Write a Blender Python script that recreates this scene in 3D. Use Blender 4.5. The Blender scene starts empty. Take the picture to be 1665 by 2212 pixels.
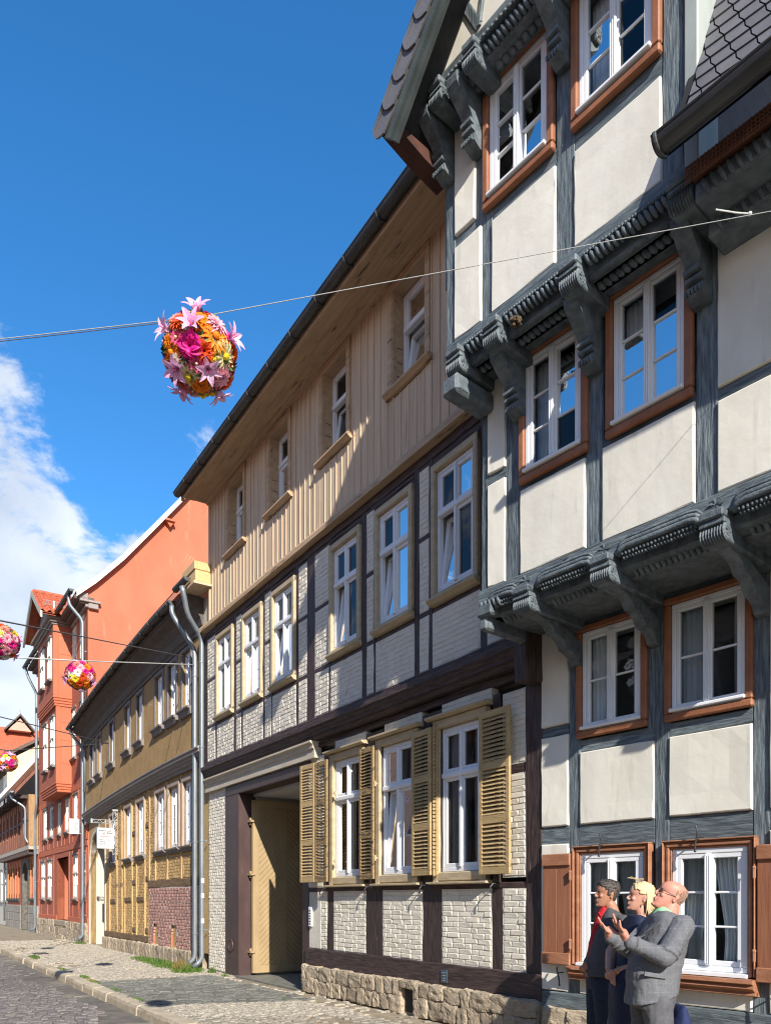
import bpy, bmesh, math, random
from mathutils import Vector, Matrix, noise, Euler

random.seed(11)
sc = bpy.context.scene
R = math.radians

# ------------------------------------------------------------------ camera
cam = bpy.data.cameras.new('camera')
cam_o = bpy.data.objects.new('camera', cam)
sc.collection.objects.link(cam_o)
cam_o.location = (0, 0, 1.6)
cam_o.rotation_euler = (R(90), 0, 0)
cam.sensor_fit = 'HORIZONTAL'
cam.sensor_width = 36.0
cam.lens = 36.0 * 1650 / 1665
cam.shift_y = (1942 - 1106) / 1665
cam.clip_end = 2000
sc.camera = cam_o

# ------------------------------------------------------------------ sky and sun
SUN_H = Vector((0.31, -0.951, 0)).normalized()
SUN_EL = R(30)
world = bpy.data.worlds.new('World')
sc.world = world
world.use_nodes = True
nt = world.node_tree
nt.nodes.clear()
N_ = nt.nodes.new
L_ = nt.links.new
out = N_('ShaderNodeOutputWorld')
bg = N_('ShaderNodeBackground')
bg.inputs['Strength'].default_value = 0.15
sky = N_('ShaderNodeTexSky')
sky.sky_type = 'NISHITA'
sky.sun_disc = False
sky.sun_elevation = SUN_EL
sky.sun_rotation = math.atan2(SUN_H.x, SUN_H.y)
sky.altitude = 120
sky.air_density = 1.0
sky.dust_density = 0.3
sky.ozone_density = 3.5
hsv = N_('ShaderNodeHueSaturation')
hsv.inputs['Saturation'].default_value = 1.28
hsv.inputs['Value'].default_value = 0.92
L_(sky.outputs[0], hsv.inputs['Color'])
tc = N_('ShaderNodeTexCoord')
sep = N_('ShaderNodeSeparateXYZ')
L_(tc.outputs['Generated'], sep.inputs[0])
def wmath(op, a, b=None, clamp=False):
    n = N_('ShaderNodeMath'); n.operation = op; n.use_clamp = clamp
    for i, q in enumerate((a, b)):
        if q is None: continue
        if isinstance(q, (int, float)): n.inputs[i].default_value = q
        else: L_(q, n.inputs[i])
    return n.outputs[0]
zz = wmath('MAXIMUM', sep.outputs[2], 0.0)
mp = N_('ShaderNodeMapping')
mp.inputs['Location'].default_value = (9.7, 3.8, 7.7)
mp.inputs['Scale'].default_value = (1, 1, 1.25)
L_(tc.outputs['Generated'], mp.inputs[0])
def wnoise(scale, detail, rough, dist=0.0):
    n = N_('ShaderNodeTexNoise')
    n.inputs['Scale'].default_value = scale; n.inputs['Detail'].default_value = detail
    n.inputs['Roughness'].default_value = rough; n.inputs['Distortion'].default_value = dist
    L_(mp.outputs[0], n.inputs['Vector'])
    return n.outputs['Fac']
big = wnoise(3.2, 2, 0.5)
fine = wnoise(9.0, 12, 0.62, 0.35)
# more cloud towards the horizon, all the way round
cov = wmath('ADD', wmath('MULTIPLY', wmath('SUBTRACT', 0.45, zz), 2.5), wmath('MULTIPLY', wmath('SUBTRACT', big, 0.5), 1.9))
cov = wmath('ADD', cov, wmath('MULTIPLY', wmath('SUBTRACT', fine, 0.5), 1.7))
ramp = N_('ShaderNodeValToRGB')
ramp.color_ramp.interpolation = 'EASE'
ramp.color_ramp.elements[0].position = 0.0
ramp.color_ramp.elements[1].position = 0.26
L_(cov, ramp.inputs[0])
shade = N_('ShaderNodeValToRGB')
shade.color_ramp.elements[0].position = 0.38
shade.color_ramp.elements[0].color = (2.1, 2.45, 3.05, 1)
shade.color_ramp.elements[1].position = 0.62
shade.color_ramp.elements[1].color = (3.6, 3.85, 4.2, 1)
L_(wnoise(4.6, 6, 0.5, 0.2), shade.inputs[0])
mixc = N_('ShaderNodeMixRGB')
L_(wmath('MULTIPLY', ramp.outputs[0], 0.94), mixc.inputs[0])
L_(hsv.outputs[0], mixc.inputs[1])
L_(shade.outputs[0], mixc.inputs[2])
L_(mixc.outputs[0], bg.inputs[0])
L_(bg.outputs[0], out.inputs[0])

sun = bpy.data.lights.new('sun', 'SUN')
sun.energy = 4.3
sun.angle = R(0.53)
sun.color = (1.0, 0.94, 0.84)
sun_o = bpy.data.objects.new('sun', sun)
sc.collection.objects.link(sun_o)
to_sun = (SUN_H * math.cos(SUN_EL) + Vector((0, 0, math.sin(SUN_EL)))).normalized()
sun_o.rotation_euler = to_sun.to_track_quat('Z', 'Y').to_euler()
sun_o.location = to_sun * 60

sc.view_settings.view_transform = 'Standard'
sc.view_settings.look = 'None'
sc.view_settings.gamma = 1.0
sc.view_settings.use_curve_mapping = False
sc.view_settings.exposure = 0.88
sc.cycles.use_denoising = True
sc.cycles.filter_width = 1.15
sc.cycles.max_bounces = 7
sc.cycles.diffuse_bounces = 3
sc.cycles.glossy_bounces = 3
sc.cycles.transparent_max_bounces = 12
sc.cycles.sample_clamp_indirect = 4.0
# ------------------------------------------------------------------ helpers
COL = sc.collection
# two street frames: x runs along the facade away from the party wall line, y out to the street
CORNER = Vector((1.75, 8.54, 0))
A1, A2 = R(130.5), R(123.4)
FR = {1: Matrix.Translation(CORNER) @ Matrix.Rotation(A1, 4, 'Z'),
      2: Matrix.Translation(CORNER) @ Matrix.Rotation(A2, 4, 'Z')}
ORG = {}
def wpt(fr, x, y, z=0.0): return FR[fr] @ Vector((x, y, z))
def tag(o, label=None, cat=None, group=None, kind=None):
    if label: o['label'] = label
    if cat: o['category'] = cat
    if group: o['group'] = group
    if kind: o['kind'] = kind
    return o
def empty(name, fr, x, y, z=0.0, **k):
    o = bpy.data.objects.new(name, None); COL.objects.link(o)
    o.empty_display_size = 0.3
    if fr: o.matrix_world = FR[fr] @ Matrix.Translation((x, y, z))
    else: o.location = (x, y, z)
    ORG[o.name] = (x, y, z)
    return tag(o, **k)
def org(o):
    while o is not None:
        if o.name in ORG: return ORG[o.name]
        o = o.parent
    return (0, 0, 0)
def ob(name, me, parent=None, **k):
    o = bpy.data.objects.new(name, me); COL.objects.link(o)
    if parent is not None: o.parent = parent
    return tag(o, **k)

class MB:
    def __init__(s): s.v = []; s.f = []; s.m = []
    def add(s, vs, fs, mi=0):
        n = len(s.v); s.v += [tuple(p) for p in vs]
        s.f += [tuple(i + n for i in f) for f in fs]; s.m += [mi] * len(fs)
        return s
    def box(s, x0, x1, y0, y1, z0, z1, mi=0):
        return s.add([(x0,y0,z0),(x1,y0,z0),(x1,y1,z0),(x0,y1,z0),(x0,y0,z1),(x1,y0,z1),(x1,y1,z1),(x0,y1,z1)],
                     [(0,3,2,1),(4,5,6,7),(0,1,5,4),(1,2,6,5),(2,3,7,6),(3,0,4,7)], mi)
    def cbox(s, x0, x1, y0, y1, z0, z1, c=0.01, mi=0):
        c = min(c, (x1-x0)*.45, (y1-y0)*.45, (z1-z0)*.45)
        vs = []; X = (x0, x1); Y = (y0, y1); Z = (z0, z1); sg = (1, -1)
        for k in range(2):
            for j in range(2):
                for i in range(2):
                    vs += [(X[i], Y[j]+sg[j]*c, Z[k]+sg[k]*c), (X[i]+sg[i]*c, Y[j], Z[k]+sg[k]*c), (X[i]+sg[i]*c, Y[j]+sg[j]*c, Z[k])]
        I = lambda i, j, k, a: (k*4+j*2+i)*3+a
        fs = [(I(0,0,0,0),I(0,0,1,0),I(0,1,1,0),I(0,1,0,0)), (I(1,0,0,0),I(1,1,0,0),I(1,1,1,0),I(1,0,1,0)),
              (I(0,0,0,1),I(1,0,0,1),I(1,0,1,1),I(0,0,1,1)), (I(0,1,0,1),I(0,1,1,1),I(1,1,1,1),I(1,1,0,1)),
              (I(0,0,0,2),I(0,1,0,2),I(1,1,0,2),I(1,0,0,2)), (I(0,0,1,2),I(1,0,1,2),I(1,1,1,2),I(0,1,1,2))]
        for a in range(2):
            for b in range(2):
                fs.append((I(a,b,0,0),I(a,b,1,0),I(a,b,1,1),I(a,b,0,1)))
                fs.append((I(a,0,b,0),I(a,1,b,0),I(a,1,b,2),I(a,0,b,2)))
                fs.append((I(0,a,b,1),I(1,a,b,1),I(1,a,b,2),I(0,a,b,2)))
        for k in range(2):
            for j in range(2):
                for i in range(2): fs.append((I(i,j,k,0),I(i,j,k,1),I(i,j,k,2)))
        return s.add(vs, fs, mi)
    def timber(s, a, b, w, y0, y1, jit=0.004, c=0.012, seg=0.22, mi=0):
        """hewn timber in the facade plane from (x,z) a to b"""
        a = Vector((a[0], 0, a[1])); b = Vector((b[0], 0, b[1])); d = b - a; L = d.length; d /= L
        sd = Vector((d.z, 0, -d.x)); n = max(2, int(L/seg)); h = w/2
        prof = [(-h, y0), (-h, y1-c), (-h+c, y1), (-h*.3, y1), (h*.3, y1), (h-c, y1), (h, y1-c), (h, y0)]
        vs = []; k = len(prof); ja = [random.uniform(-jit, jit) for _ in range(4)]
        for i in range(n+1):
            p = a + d*(L*i/n)
            ja = [q*.5 + random.uniform(-jit, jit) for q in ja]
            for j, (q, y) in enumerate(prof):
                e = ja[0] if q < 0 else ja[1]
                f = (ja[2] if y == y1 else 0) + random.uniform(-.3, .3)*jit
                vs.append(p + sd*(q + e) + Vector((0, y + (f if y > y0 else 0), 0)))
        fs = []
        for i in range(n):
            for j in range(k-1): fs.append((i*k+j, i*k+j+1, (i+1)*k+j+1, (i+1)*k+j))
        fs.append(tuple(range(k))); fs.append(tuple(n*k+j for j in reversed(range(k))))
        return s.add(vs, fs, mi)
    def prism_x(s, poly, x0, x1, mi=0):
        n = len(poly)
        return s.add([(x0, y, z) for y, z in poly] + [(x1, y, z) for y, z in poly],
              [tuple(range(n)), tuple(reversed(range(n, 2*n)))] + [(i, i+n, (i+1) % n + n, (i+1) % n) for i in range(n)], mi)
    def prism_y(s, poly, y0, y1, mi=0):
        n = len(poly)
        return s.add([(x, y0, z) for x, z in poly] + [(x, y1, z) for x, z in poly],
              [tuple(range(n)), tuple(reversed(range(n, 2*n)))] + [(i, i+n, (i+1) % n + n, (i+1) % n) for i in range(n)], mi)
    def tube(s, pts, r, n=8, mi=0, caps=True):
        pts = [Vector(p) for p in pts]; rs = r if isinstance(r, (list, tuple)) else [r]*len(pts)
        vs = []; up = None
        for i, p in enumerate(pts):
            t = (pts[min(i+1, len(pts)-1)] - pts[max(i-1, 0)]).normalized()
            if up is None: up = Vector((0,0,1)) if abs(t.z) < .9 else Vector((1,0,0))
            a = t.cross(up).normalized(); up = a.cross(t).normalized()
            for j in range(n):
                th = 2*math.pi*j/n; vs.append(p + (a*math.cos(th) + up*math.sin(th))*rs[i])
        fs = [(i*n+j, i*n+(j+1) % n, (i+1)*n+(j+1) % n, (i+1)*n+j) for i in range(len(pts)-1) for j in range(n)]
        if caps: fs += [tuple(reversed(range(n))), tuple((len(pts)-1)*n+j for j in range(n))]
        return s.add(vs, fs, mi)
    def ball(s, c, r, nu=10, nv=6, rot=None, mi=0, fn=None):
        rx, ry, rz = (r, r, r) if isinstance(r, (int, float)) else r
        vs = []; c = Vector(c)
        for i in range(nv+1):
            ph = math.pi*i/nv
            for j in range(nu):
                th = 2*math.pi*j/nu
                p = Vector((rx*math.sin(ph)*math.cos(th), ry*math.sin(ph)*math.sin(th), rz*math.cos(ph)))
                if fn: p = fn(p)
                if rot: p = rot @ p
                vs.append(c + p)
        return s.add(vs, [(i*nu+j, (i+1)*nu+j, (i+1)*nu+(j+1) % nu, i*nu+(j+1) % nu) for i in range(nv) for j in range(nu)], mi)
    def mesh(s, name, mats, off=(0,0,0), smooth=False, warp=None):
        me = bpy.data.meshes.new(name)
        vs = [warp(p) for p in s.v] if warp else s.v
        me.from_pydata([(p[0]-off[0], p[1]-off[1], p[2]-off[2]) for p in vs], [], s.f)
        for m in (mats if isinstance(mats, (list, tuple)) else [mats]): me.materials.append(m)
        if any(s.m): me.polygons.foreach_set('material_index', s.m)
        bm = bmesh.new(); bm.from_mesh(me)
        bmesh.ops.remove_doubles(bm, verts=bm.verts, dist=1e-5)
        bmesh.ops.recalc_face_normals(bm, faces=bm.faces); bm.to_mesh(me); bm.free()
        if smooth: me.polygons.foreach_set('use_smooth', [True]*len(me.polygons))
        me.update(); return me
    def build(s, name, mats, parent=None, smooth=False, warp=None, **k):
        return ob(name, s.mesh(name, mats, org(parent), smooth, warp), parent, **k)

def holes_wall(mb, x0, x1, z0, z1, y0, y1, holes, mi=0):
    xs = sorted({x0, x1, *[min(max(h[i], x0), x1) for h in holes for i in (0, 1)]})
    zs = sorted({z0, z1, *[min(max(h[i], z0), z1) for h in holes for i in (2, 3)]})
    def solid(i, j):
        if i < 0 or j < 0 or i >= len(xs)-1 or j >= len(zs)-1: return False
        cx, cz = (xs[i]+xs[i+1])/2, (zs[j]+zs[j+1])/2
        return not any(h[0] < cx < h[1] and h[2] < cz < h[3] for h in holes)
    for i in range(len(xs)-1):
        for j in range(len(zs)-1):
            if not solid(i, j): continue
            a, b, c, d = xs[i], xs[i+1], zs[j], zs[j+1]
            mb.add([(a,y1,c),(b,y1,c),(b,y1,d),(a,y1,d)], [(0,1,2,3)], mi)
            mb.add([(a,y0,c),(b,y0,c),(b,y0,d),(a,y0,d)], [(3,2,1,0)], mi)
            if not solid(i-1, j): mb.add([(a,y0,c),(a,y1,c),(a,y1,d),(a,y0,d)], [(0,1,2,3)], mi)
            if not solid(i+1, j): mb.add([(b,y0,c),(b,y1,c),(b,y1,d),(b,y0,d)], [(3,2,1,0)], mi)
            if not solid(i, j-1): mb.add([(a,y0,c),(b,y0,c),(b,y1,c),(a,y1,c)], [(0,1,2,3)], mi)
            if not solid(i, j+1): mb.add([(a,y0,d),(b,y0,d),(b,y1,d),(a,y1,d)], [(3,2,1,0)], mi)

# ------------------------------------------------------------------ materials
MATS = {}
def mat(name, c1, c2=None, ns=5.0, st=(1,1,1), rough=0.75, bump=0.35, bs=22.0, bst=None, rnd=0.0,
        patch=None, metal=0.0, spec=0.35, dist=0.01, coat=0.0):
    m = bpy.data.materials.new(name); m.use_nodes = True
    t = m.node_tree; nd = t.nodes.new; ln = t.links.new
    b = t.nodes['Principled BSDF']
    b.inputs['Roughness'].default_value = rough; b.inputs['Metallic'].default_value = metal
    b.inputs['Specular IOR Level'].default_value = spec
    if coat: b.inputs['Coat Weight'].default_value = coat
    c2 = c2 or tuple(q*0.72 for q in c1)
    tcn = nd('ShaderNodeTexCoord')
    oi = nd('ShaderNodeObjectInfo')
    def mapped(s):
        mpn = nd('ShaderNodeMapping'); mpn.inputs['Scale'].default_value = s
        if rnd:
            vm = nd('ShaderNodeVectorMath'); vm.operation = 'SCALE'; vm.inputs[0].default_value = (17, 9, 23)
            ln(oi.outputs['Random'], vm.inputs['Scale']); ln(vm.outputs[0], mpn.inputs['Location'])
        ln(tcn.outputs['Object'], mpn.inputs[0]); return mpn.outputs[0]
    def nz(v, s, det=6, ro=.55):
        n = nd('ShaderNodeTexNoise'); n.inputs['Scale'].default_value = s; n.inputs['Detail'].default_value = det
        n.inputs['Roughness'].default_value = ro; ln(v, n.inputs['Vector']); return n.outputs['Fac']
    rp = nd('ShaderNodeValToRGB'); rp.color_ramp.elements[0].position = .34; rp.color_ramp.elements[1].position = .66
    rp.color_ramp.elements[0].color = (*c2, 1); rp.color_ramp.elements[1].color = (*c1, 1)
    v1 = mapped(st); ln(nz(v1, ns), rp.inputs[0])
    col = rp.outputs[0]
    if patch:
        pc, ps, lo, hi = patch[:4]
        pr = nd('ShaderNodeValToRGB'); pr.color_ramp.elements[0].position = lo; pr.color_ramp.elements[1].position = hi
        ln(nz(mapped(patch[4] if len(patch) > 4 else st), ps, 8, .6), pr.inputs[0])
        mx = nd('ShaderNodeMixRGB'); ln(pr.outputs[0], mx.inputs[0]); ln(col, mx.inputs[1]); mx.inputs[2].default_value = (*pc, 1)
        col = mx.outputs[0]
    if rnd:
        hs = nd('ShaderNodeHueSaturation'); mr = nd('ShaderNodeMapRange')
        mr.inputs[3].default_value = 1-rnd; mr.inputs[4].default_value = 1+rnd
        ln(oi.outputs['Random'], mr.inputs[0]); ln(mr.outputs[0], hs.inputs['Value']); ln(col, hs.inputs['Color'])
        col = hs.outputs[0]
    ln(col, b.inputs['Base Color'])
    if bump:
        bp = nd('ShaderNodeBump'); bp.inputs['Strength'].default_value = bump; bp.inputs['Distance'].default_value = dist
        ln(nz(mapped(bst or st), bs, 5, .6), bp.inputs['Height']); ln(bp.outputs[0], b.inputs['Normal'])
    MATS[name] = m
    return m
V_ = (14, 14, 1.6); H_ = (1.6, 14, 14)
SL = (.085,.112,.125)
M_slV = mat('slate_blue_timber_upright', (.175,.21,.225), (.068,.086,.098), 3.0, V_, .6, 1.0, 3.6, V_, dist=.014, rnd=.12, patch=((.028,.036,.042), 3.4, .60, .68, (22,22,1.1)))
M_slH = mat('slate_blue_timber_level', (.165,.198,.212), (.064,.081,.093), 3.0, H_, .6, 1.0, 3.6, H_, dist=.014, rnd=.12, patch=((.028,.036,.042), 3.4, .60, .68, (1.1,22,22)))
M_slC = mat('slate_blue_carving', (.148,.176,.19), (.072,.089,.101), 11, (1,1,1), .62, .9, 45, dist=.008, rnd=.12, patch=((.20,.225,.23), 16, .62, .72))
M_plas = mat('cream_plaster', (.74,.71,.625), (.665,.63,.545), 2.4, (1.6,1.6,.8), .9, .32, 11, (1,1,1), dist=.008, rnd=.04, patch=((.54,.50,.41), 2.4, .58, .78, (3.6,3.6,.5)))
M_casing = mat('brown_window_casing', (.33,.135,.065), (.25,.095,.045), 2, (3,3,3), .55, .3, 14)
M_brownmould = mat('terracotta_brown_paint', (.37,.17,.095), (.28,.12,.062), 2.2, (2,6,6), .6, .5, 9)
M_white = mat('white_window_paint', (.80,.81,.82), (.74,.75,.77), 3, (1,1,1), .42, .06, 30)
M_oldwhite = mat('cream_window_paint', (.78,.76,.66), (.68,.66,.56), 3, (1,1,1), .55, .1, 30)
M_dkV = mat('dark_brown_timber_upright', (.082,.054,.050), (.030,.021,.020), 3.0, V_, .62, 1.0, 2.0, V_, patch=((.20,.165,.145), 1.8, .665, .70))
M_dkH = mat('dark_brown_timber_level', (.088,.058,.054), (.034,.023,.022), 3.0, H_, .62, 1.0, 2.0, H_, patch=((.17,.14,.125), 1.8, .67, .71))
M_wbrick = mat('white_painted_brick', (.79,.73,.62), (.69,.63,.52), 7, (1,1,1), .85, .5, 34, rnd=.05, dist=.006, patch=((.42,.34,.25), 5, .66, .78))
M_wmortar = mat('white_painted_joint', (.74,.69,.60), (.63,.58,.49), 6, (1,1,1), .9, .5, 40)
M_beige = mat('beige_paint', (.52,.42,.275), (.42,.33,.205), 2, (2,6,6), .7, .35, 12, patch=((.30,.22,.13), 2.5, .63, .72))
M_clad = mat('tan_weatherboard', (.63,.47,.32), (.53,.385,.255), 1.4, (9,9,.9), .75, .4, 3, (16,16,1.2), rnd=.06, patch=((.27,.17,.10), .9, .64, .76))
M_batten = mat('tan_cover_strip', (.65,.49,.335), (.55,.40,.265), 1.4, (9,9,.9), .75, .35, 3, (16,16,1.2), rnd=.05)
M_tanH = mat('tan_level_board', (.54,.38,.24), (.42,.285,.17), 1.3, (1.2,9,9), .75, .4, 3, (1.2,16,16), patch=((.13,.095,.07), 1.6, .60, .70))
M_shut = mat('ochre_shutter_paint', (.49,.35,.17), (.40,.28,.13), 2, (1.6,8,8), .68, .5, 7, patch=((.17,.115,.06), 3.2, .63, .69))
M_shutold = mat('flaking_ochre_shutter_paint', (.42,.28,.12), (.28,.185,.085), 3, (1.6,8,8), .75, .9, 7, patch=((.10,.075,.05), 3.0, .52, .60))
M_door = mat('ochre_gate_paint', (.40,.29,.155), (.33,.235,.125), 1.5, (3,3,1), .6, .15, 10)
M_jamb = mat('plum_brown_paint', (.085,.052,.048), (.062,.038,.036), 1.5, (3,3,1), .45, .25, 8, patch=((.17,.12,.10), 3, .68, .72))
M_zinc = mat('zinc_sheet', (.30,.34,.37), (.22,.255,.285), 2.5, (3,3,.8), .42, .12, 12, metal=.55, spec=.5)
M_zincD = mat('weathered_dark_zinc', (.085,.088,.088), (.05,.052,.054), 2.5, (1,3,3), .5, .25, 14, metal=.35, spec=.5)
M_lead = mat('pale_lead_flashing', (.36,.39,.36), (.29,.32,.30), 2, (3,3,1), .55, .15, 10)
M_slate = mat('roof_slate', (.145,.14,.15), (.115,.112,.12), 3, (1,1,1), .55, .3, 30, rnd=.09)
M_mesh = mat('rusty_mesh', (.14,.055,.03), (.09,.035,.02), 10, (1,1,1), .8, .3, 60)
M_tile = mat('red_clay_tile', (.47,.13,.065), (.36,.09,.045), 6, (1,1,1), .8, .35, 30, rnd=.12)
M_tileold = mat('old_orange_tile', (.46,.19,.085), (.26,.105,.055), 16, (1,1,1), .85, .6, 40, rnd=.2, patch=((.13,.085,.06), 14, .60, .72))
M_must = mat('mustard_wash', (.56,.37,.165), (.46,.295,.125), 4, (1,1,1), .85, .5, 30, dist=.012, rnd=.04)
M_mustT = mat('mustard_painted_timber', (.58,.385,.175), (.49,.315,.135), 2, V_, .8, .55, 3, V_)
M_mustS = mat('ochre_plaster', (.42,.27,.115), (.35,.22,.09), 3, (1,1,1), .88, .55, 26, dist=.012, patch=((.44,.36,.28), 1.4, .66, .72, (1,1,3)))
M_gband = mat('grey_painted_moulding', (.31,.28,.255), (.25,.225,.205), 2, (1.5,8,8), .7, .25, 8)
M_gdark = mat('dark_grey_brown_paint', (.125,.105,.09), (.09,.075,.065), 2, (2,4,4), .7, .25, 8)
M_gcasing = mat('grey_window_casing', (.22,.195,.18), (.17,.15,.14), 2, (4,4,2), .7, .2, 8)
M_rbrick = mat('red_engineering_brick', (.50,.285,.235), (.38,.205,.165), 9, (1,1,1), .8, .4, 40, rnd=.16)
M_rmortar = mat('pale_mortar', (.66,.57,.51), (.55,.47,.42), 8, (1,1,1), .95, .5, 40)
M_oran = mat('orange_render', (.50,.162,.09), (.43,.133,.072), 1.0, (1,1,.6), .9, .3, 14, patch=((.58,.22,.135), 1.3, .60, .76, (2,2,.5)))
M_oranR = mat('rough_red_brickwork_paint', (.45,.135,.078), (.365,.105,.06), 6, (1,1,1), .88, .9, 26, dist=.02)
M_oranT = mat('red_painted_timber', (.53,.15,.075), (.44,.118,.06), 2, V_, .8, .5, 3, V_)
M_cream = mat('cream_render', (.66,.55,.40), (.60,.50,.36), 1.5, (1,1,1), .9, .12, 16)
M_creamdoor = mat('greyish_cream_render', (.56,.52,.44), (.50,.46,.39), 1.5, (1,1,1), .85, .15, 16)
M_stone = mat('sandstone_block', (.47,.385,.275), (.33,.265,.19), 5, (1,1,1), .9, .9, 14, rnd=.22, dist=.02, patch=((.20,.165,.12), 4, .60, .72))
M_joint = mat('lime_joint', (.38,.31,.225), (.27,.215,.155), 7, (1,1,1), .95, .7, 30)
M_cobR = mat('road_basalt_cobble', (.21,.185,.17), (.13,.116,.108), 9, (1,1,1), .62, .5, 34, rnd=.24)
M_cobS = mat('pavement_mosaic_stone', (.35,.31,.245), (.23,.205,.165), 9, (1,1,1), .78, .5, 34, rnd=.28)
M_cobD = mat('drive_slate_sett', (.20,.195,.165), (.12,.12,.105), 7, (1,1,1), .6, .5, 30, rnd=.25)
M_kerb = mat('granite_kerb', (.48,.41,.30), (.36,.30,.22), 10, (1,1,1), .85, .5, 40, rnd=.1)
M_sand = mat('sandy_joint_fill', (.33,.27,.19), (.21,.17,.12), 5, (1,1,1), .95, .6, 40, patch=((.11,.13,.045), 1.2, .58, .70))
M_roadbed = mat('road_joint_fill', (.17,.15,.125), (.10,.09,.078), 5, (1,1,1), .95, .5, 40, patch=((.30,.26,.195), .5, .55, .72))
M_grass = mat('grass_blade', (.10,.17,.025), (.055,.11,.018), 5, (1,1,1), .7, 0)
M_dry = mat('dry_weed', (.27,.20,.06), (.17,.12,.035), 5, (1,1,1), .8, 0)
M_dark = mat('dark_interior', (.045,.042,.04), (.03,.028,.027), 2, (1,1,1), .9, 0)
M_room = mat('room_wall', (.26,.25,.235), (.20,.19,.18), 1.2, (1,1,1), .9, 0)
M_ceil = mat('passage_ceiling', (.62,.60,.57), (.55,.53,.50), 2, (1,1,1), .9, .1)
M_curt = mat('white_curtain', (.84,.87,.88), (.78,.81,.83), 3, (8,8,1), .85, .1, 20)
M_iron = mat('wrought_iron', (.10,.10,.10), (.06,.06,.06), 6, (1,1,1), .5, .3, 30, metal=.6)
M_newwood = mat('raw_yellow_wood', (.66,.46,.22), (.55,.36,.16), 2, (2,9,9), .65, .3, 8)
M_black = mat('black_print', (.02,.02,.02), (.015,.015,.015), 4, (1,1,1), .6, 0)
M_red = mat('red_print', (.5,.03,.035), (.4,.025,.03), 4, (1,1,1), .6, 0)
M_sign = mat('white_sign_face', (.82,.82,.80), (.78,.78,.77), 2, (1,1,1), .45, 0)
M_galv = mat('galvanised_bar', (.50,.52,.52), (.40,.42,.43), 5, (1,1,1), .45, .1, metal=.5)
M_blueplate = mat('dark_blue_plate', (.06,.085,.12), (.05,.07,.10), 5, (1,1,1), .35, 0)
M_rope = mat('white_cord', (.62,.62,.60), (.50,.50,.48), 40, (1,1,1), .8, .2)
M_cable = mat('dark_cable', (.10,.10,.11), (.07,.07,.08), 40, (1,1,1), .7, .2)

def glass_mat():
    m = bpy.data.materials.new('window_glass'); m.use_nodes = True
    t = m.node_tree; t.nodes.clear(); nd = t.nodes.new; ln = t.links.new
    o = nd('ShaderNodeOutputMaterial'); tr = nd('ShaderNodeBsdfTransparent'); tr.inputs[0].default_value = (.88,.92,.93,1)
    gl = nd('ShaderNodeBsdfGlossy'); gl.inputs['Roughness'].default_value = .015
    fr = nd('ShaderNodeFresnel'); fr.inputs['IOR'].default_value = 1.5
    tcn = nd('ShaderNodeTexCoord'); n = nd('ShaderNodeTexNoise'); n.inputs['Scale'].default_value = 1.6
    bp = nd('ShaderNodeBump'); bp.inputs['Strength'].default_value = .12; bp.inputs['Distance'].default_value = .05
    ln(tcn.outputs['Object'], n.inputs['Vector']); ln(n.outputs['Fac'], bp.inputs['Height']); ln(bp.outputs[0], gl.inputs['Normal'])
    mx = nd('ShaderNodeMixShader'); ln(fr.outputs[0], mx.inputs[0]); ln(tr.outputs[0], mx.inputs[1]); ln(gl.outputs[0], mx.inputs[2])
    ln(mx.outputs[0], o.inputs[0]); return m
M_glass = glass_mat()
_t = M_curt.node_tree; _b = _t.nodes['Principled BSDF']; _tr = _t.nodes.new('ShaderNodeBsdfTranslucent'); _tr.inputs[0].default_value = (.85,.88,.9,1); _mx = _t.nodes.new('ShaderNodeMixShader'); _mx.inputs[0].default_value = .3
_t.links.new(_b.outputs[0], _mx.inputs[1]); _t.links.new(_tr.outputs[0], _mx.inputs[2]); _t.links.new(_mx.outputs[0], _t.nodes['Material Output'].inputs[0])

# ------------------------------------------------------------------ building parts
PANE = {}
def pane(par, x0, x1, y, z0, z1, lean=0.0, warp=None, leanz=None):
    mb = MB(); zb = z0 if leanz is None else leanz
    yf = lambda z: y - (z-zb)*lean
    j = [random.uniform(-.0022,.0022) for _ in range(3)]; j.append(j[0]+j[2]-j[1])
    mb.add([(x0,yf(z0)+j[0],z0),(x1,yf(z0)+j[1],z0),(x1,yf(z1)+j[2],z1),(x0,yf(z1)+j[3],z1)], [(0,1,2,3)])
    return mb.build('pane', M_glass, par, warp=warp)

def haze_sheet(par, x0, x1, z0, z1, y): return curtain_or_haze(par, x0, x1, z0, z1, y, 5, .008, mtl=M_haze)  # pale sheet added behind the panes to imitate hazy sky reflections
M_haze = mat('grey_reflection_haze', (.72,.75,.77), (.64,.68,.70), 2, (1,1,1), .9, 0)
def curtain_or_haze(par, x0, x1, z0, z1, y, folds=7, amp=.025, gather=0.0, side=1, mtl=None, warp=None):  # hangs real curtains and the added reflection sheets alike
    mb = MB(); n = folds*6; m = 8; vs = []
    for j in range(m+1):
        v = j/m; z = z1 + (z0-z1)*v
        pull = gather*math.sin(min(1, v*1.25)*math.pi/2)**2 if gather else 0
        if v > .8 and gather: pull *= 1-(v-.8)*1.2
        for i in range(n+1):
            u = i/n
            x = x0+(x1-x0)*u
            ctr = x0 if side < 0 else x1
            x += (ctr-x)*pull
            vs.append((x, y + amp*math.sin(u*folds*2*math.pi + .6*math.sin(v*3)) + amp*.4*math.sin(u*folds*4.7*math.pi+1), z))
    fs = [(j*(n+1)+i, j*(n+1)+i+1, (j+1)*(n+1)+i+1, (j+1)*(n+1)+i) for j in range(m) for i in range(n)]
    mb.add(vs, fs)
    return mb.build('curtain_or_haze', mtl or M_curt, par, smooth=True, warp=warp)

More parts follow.
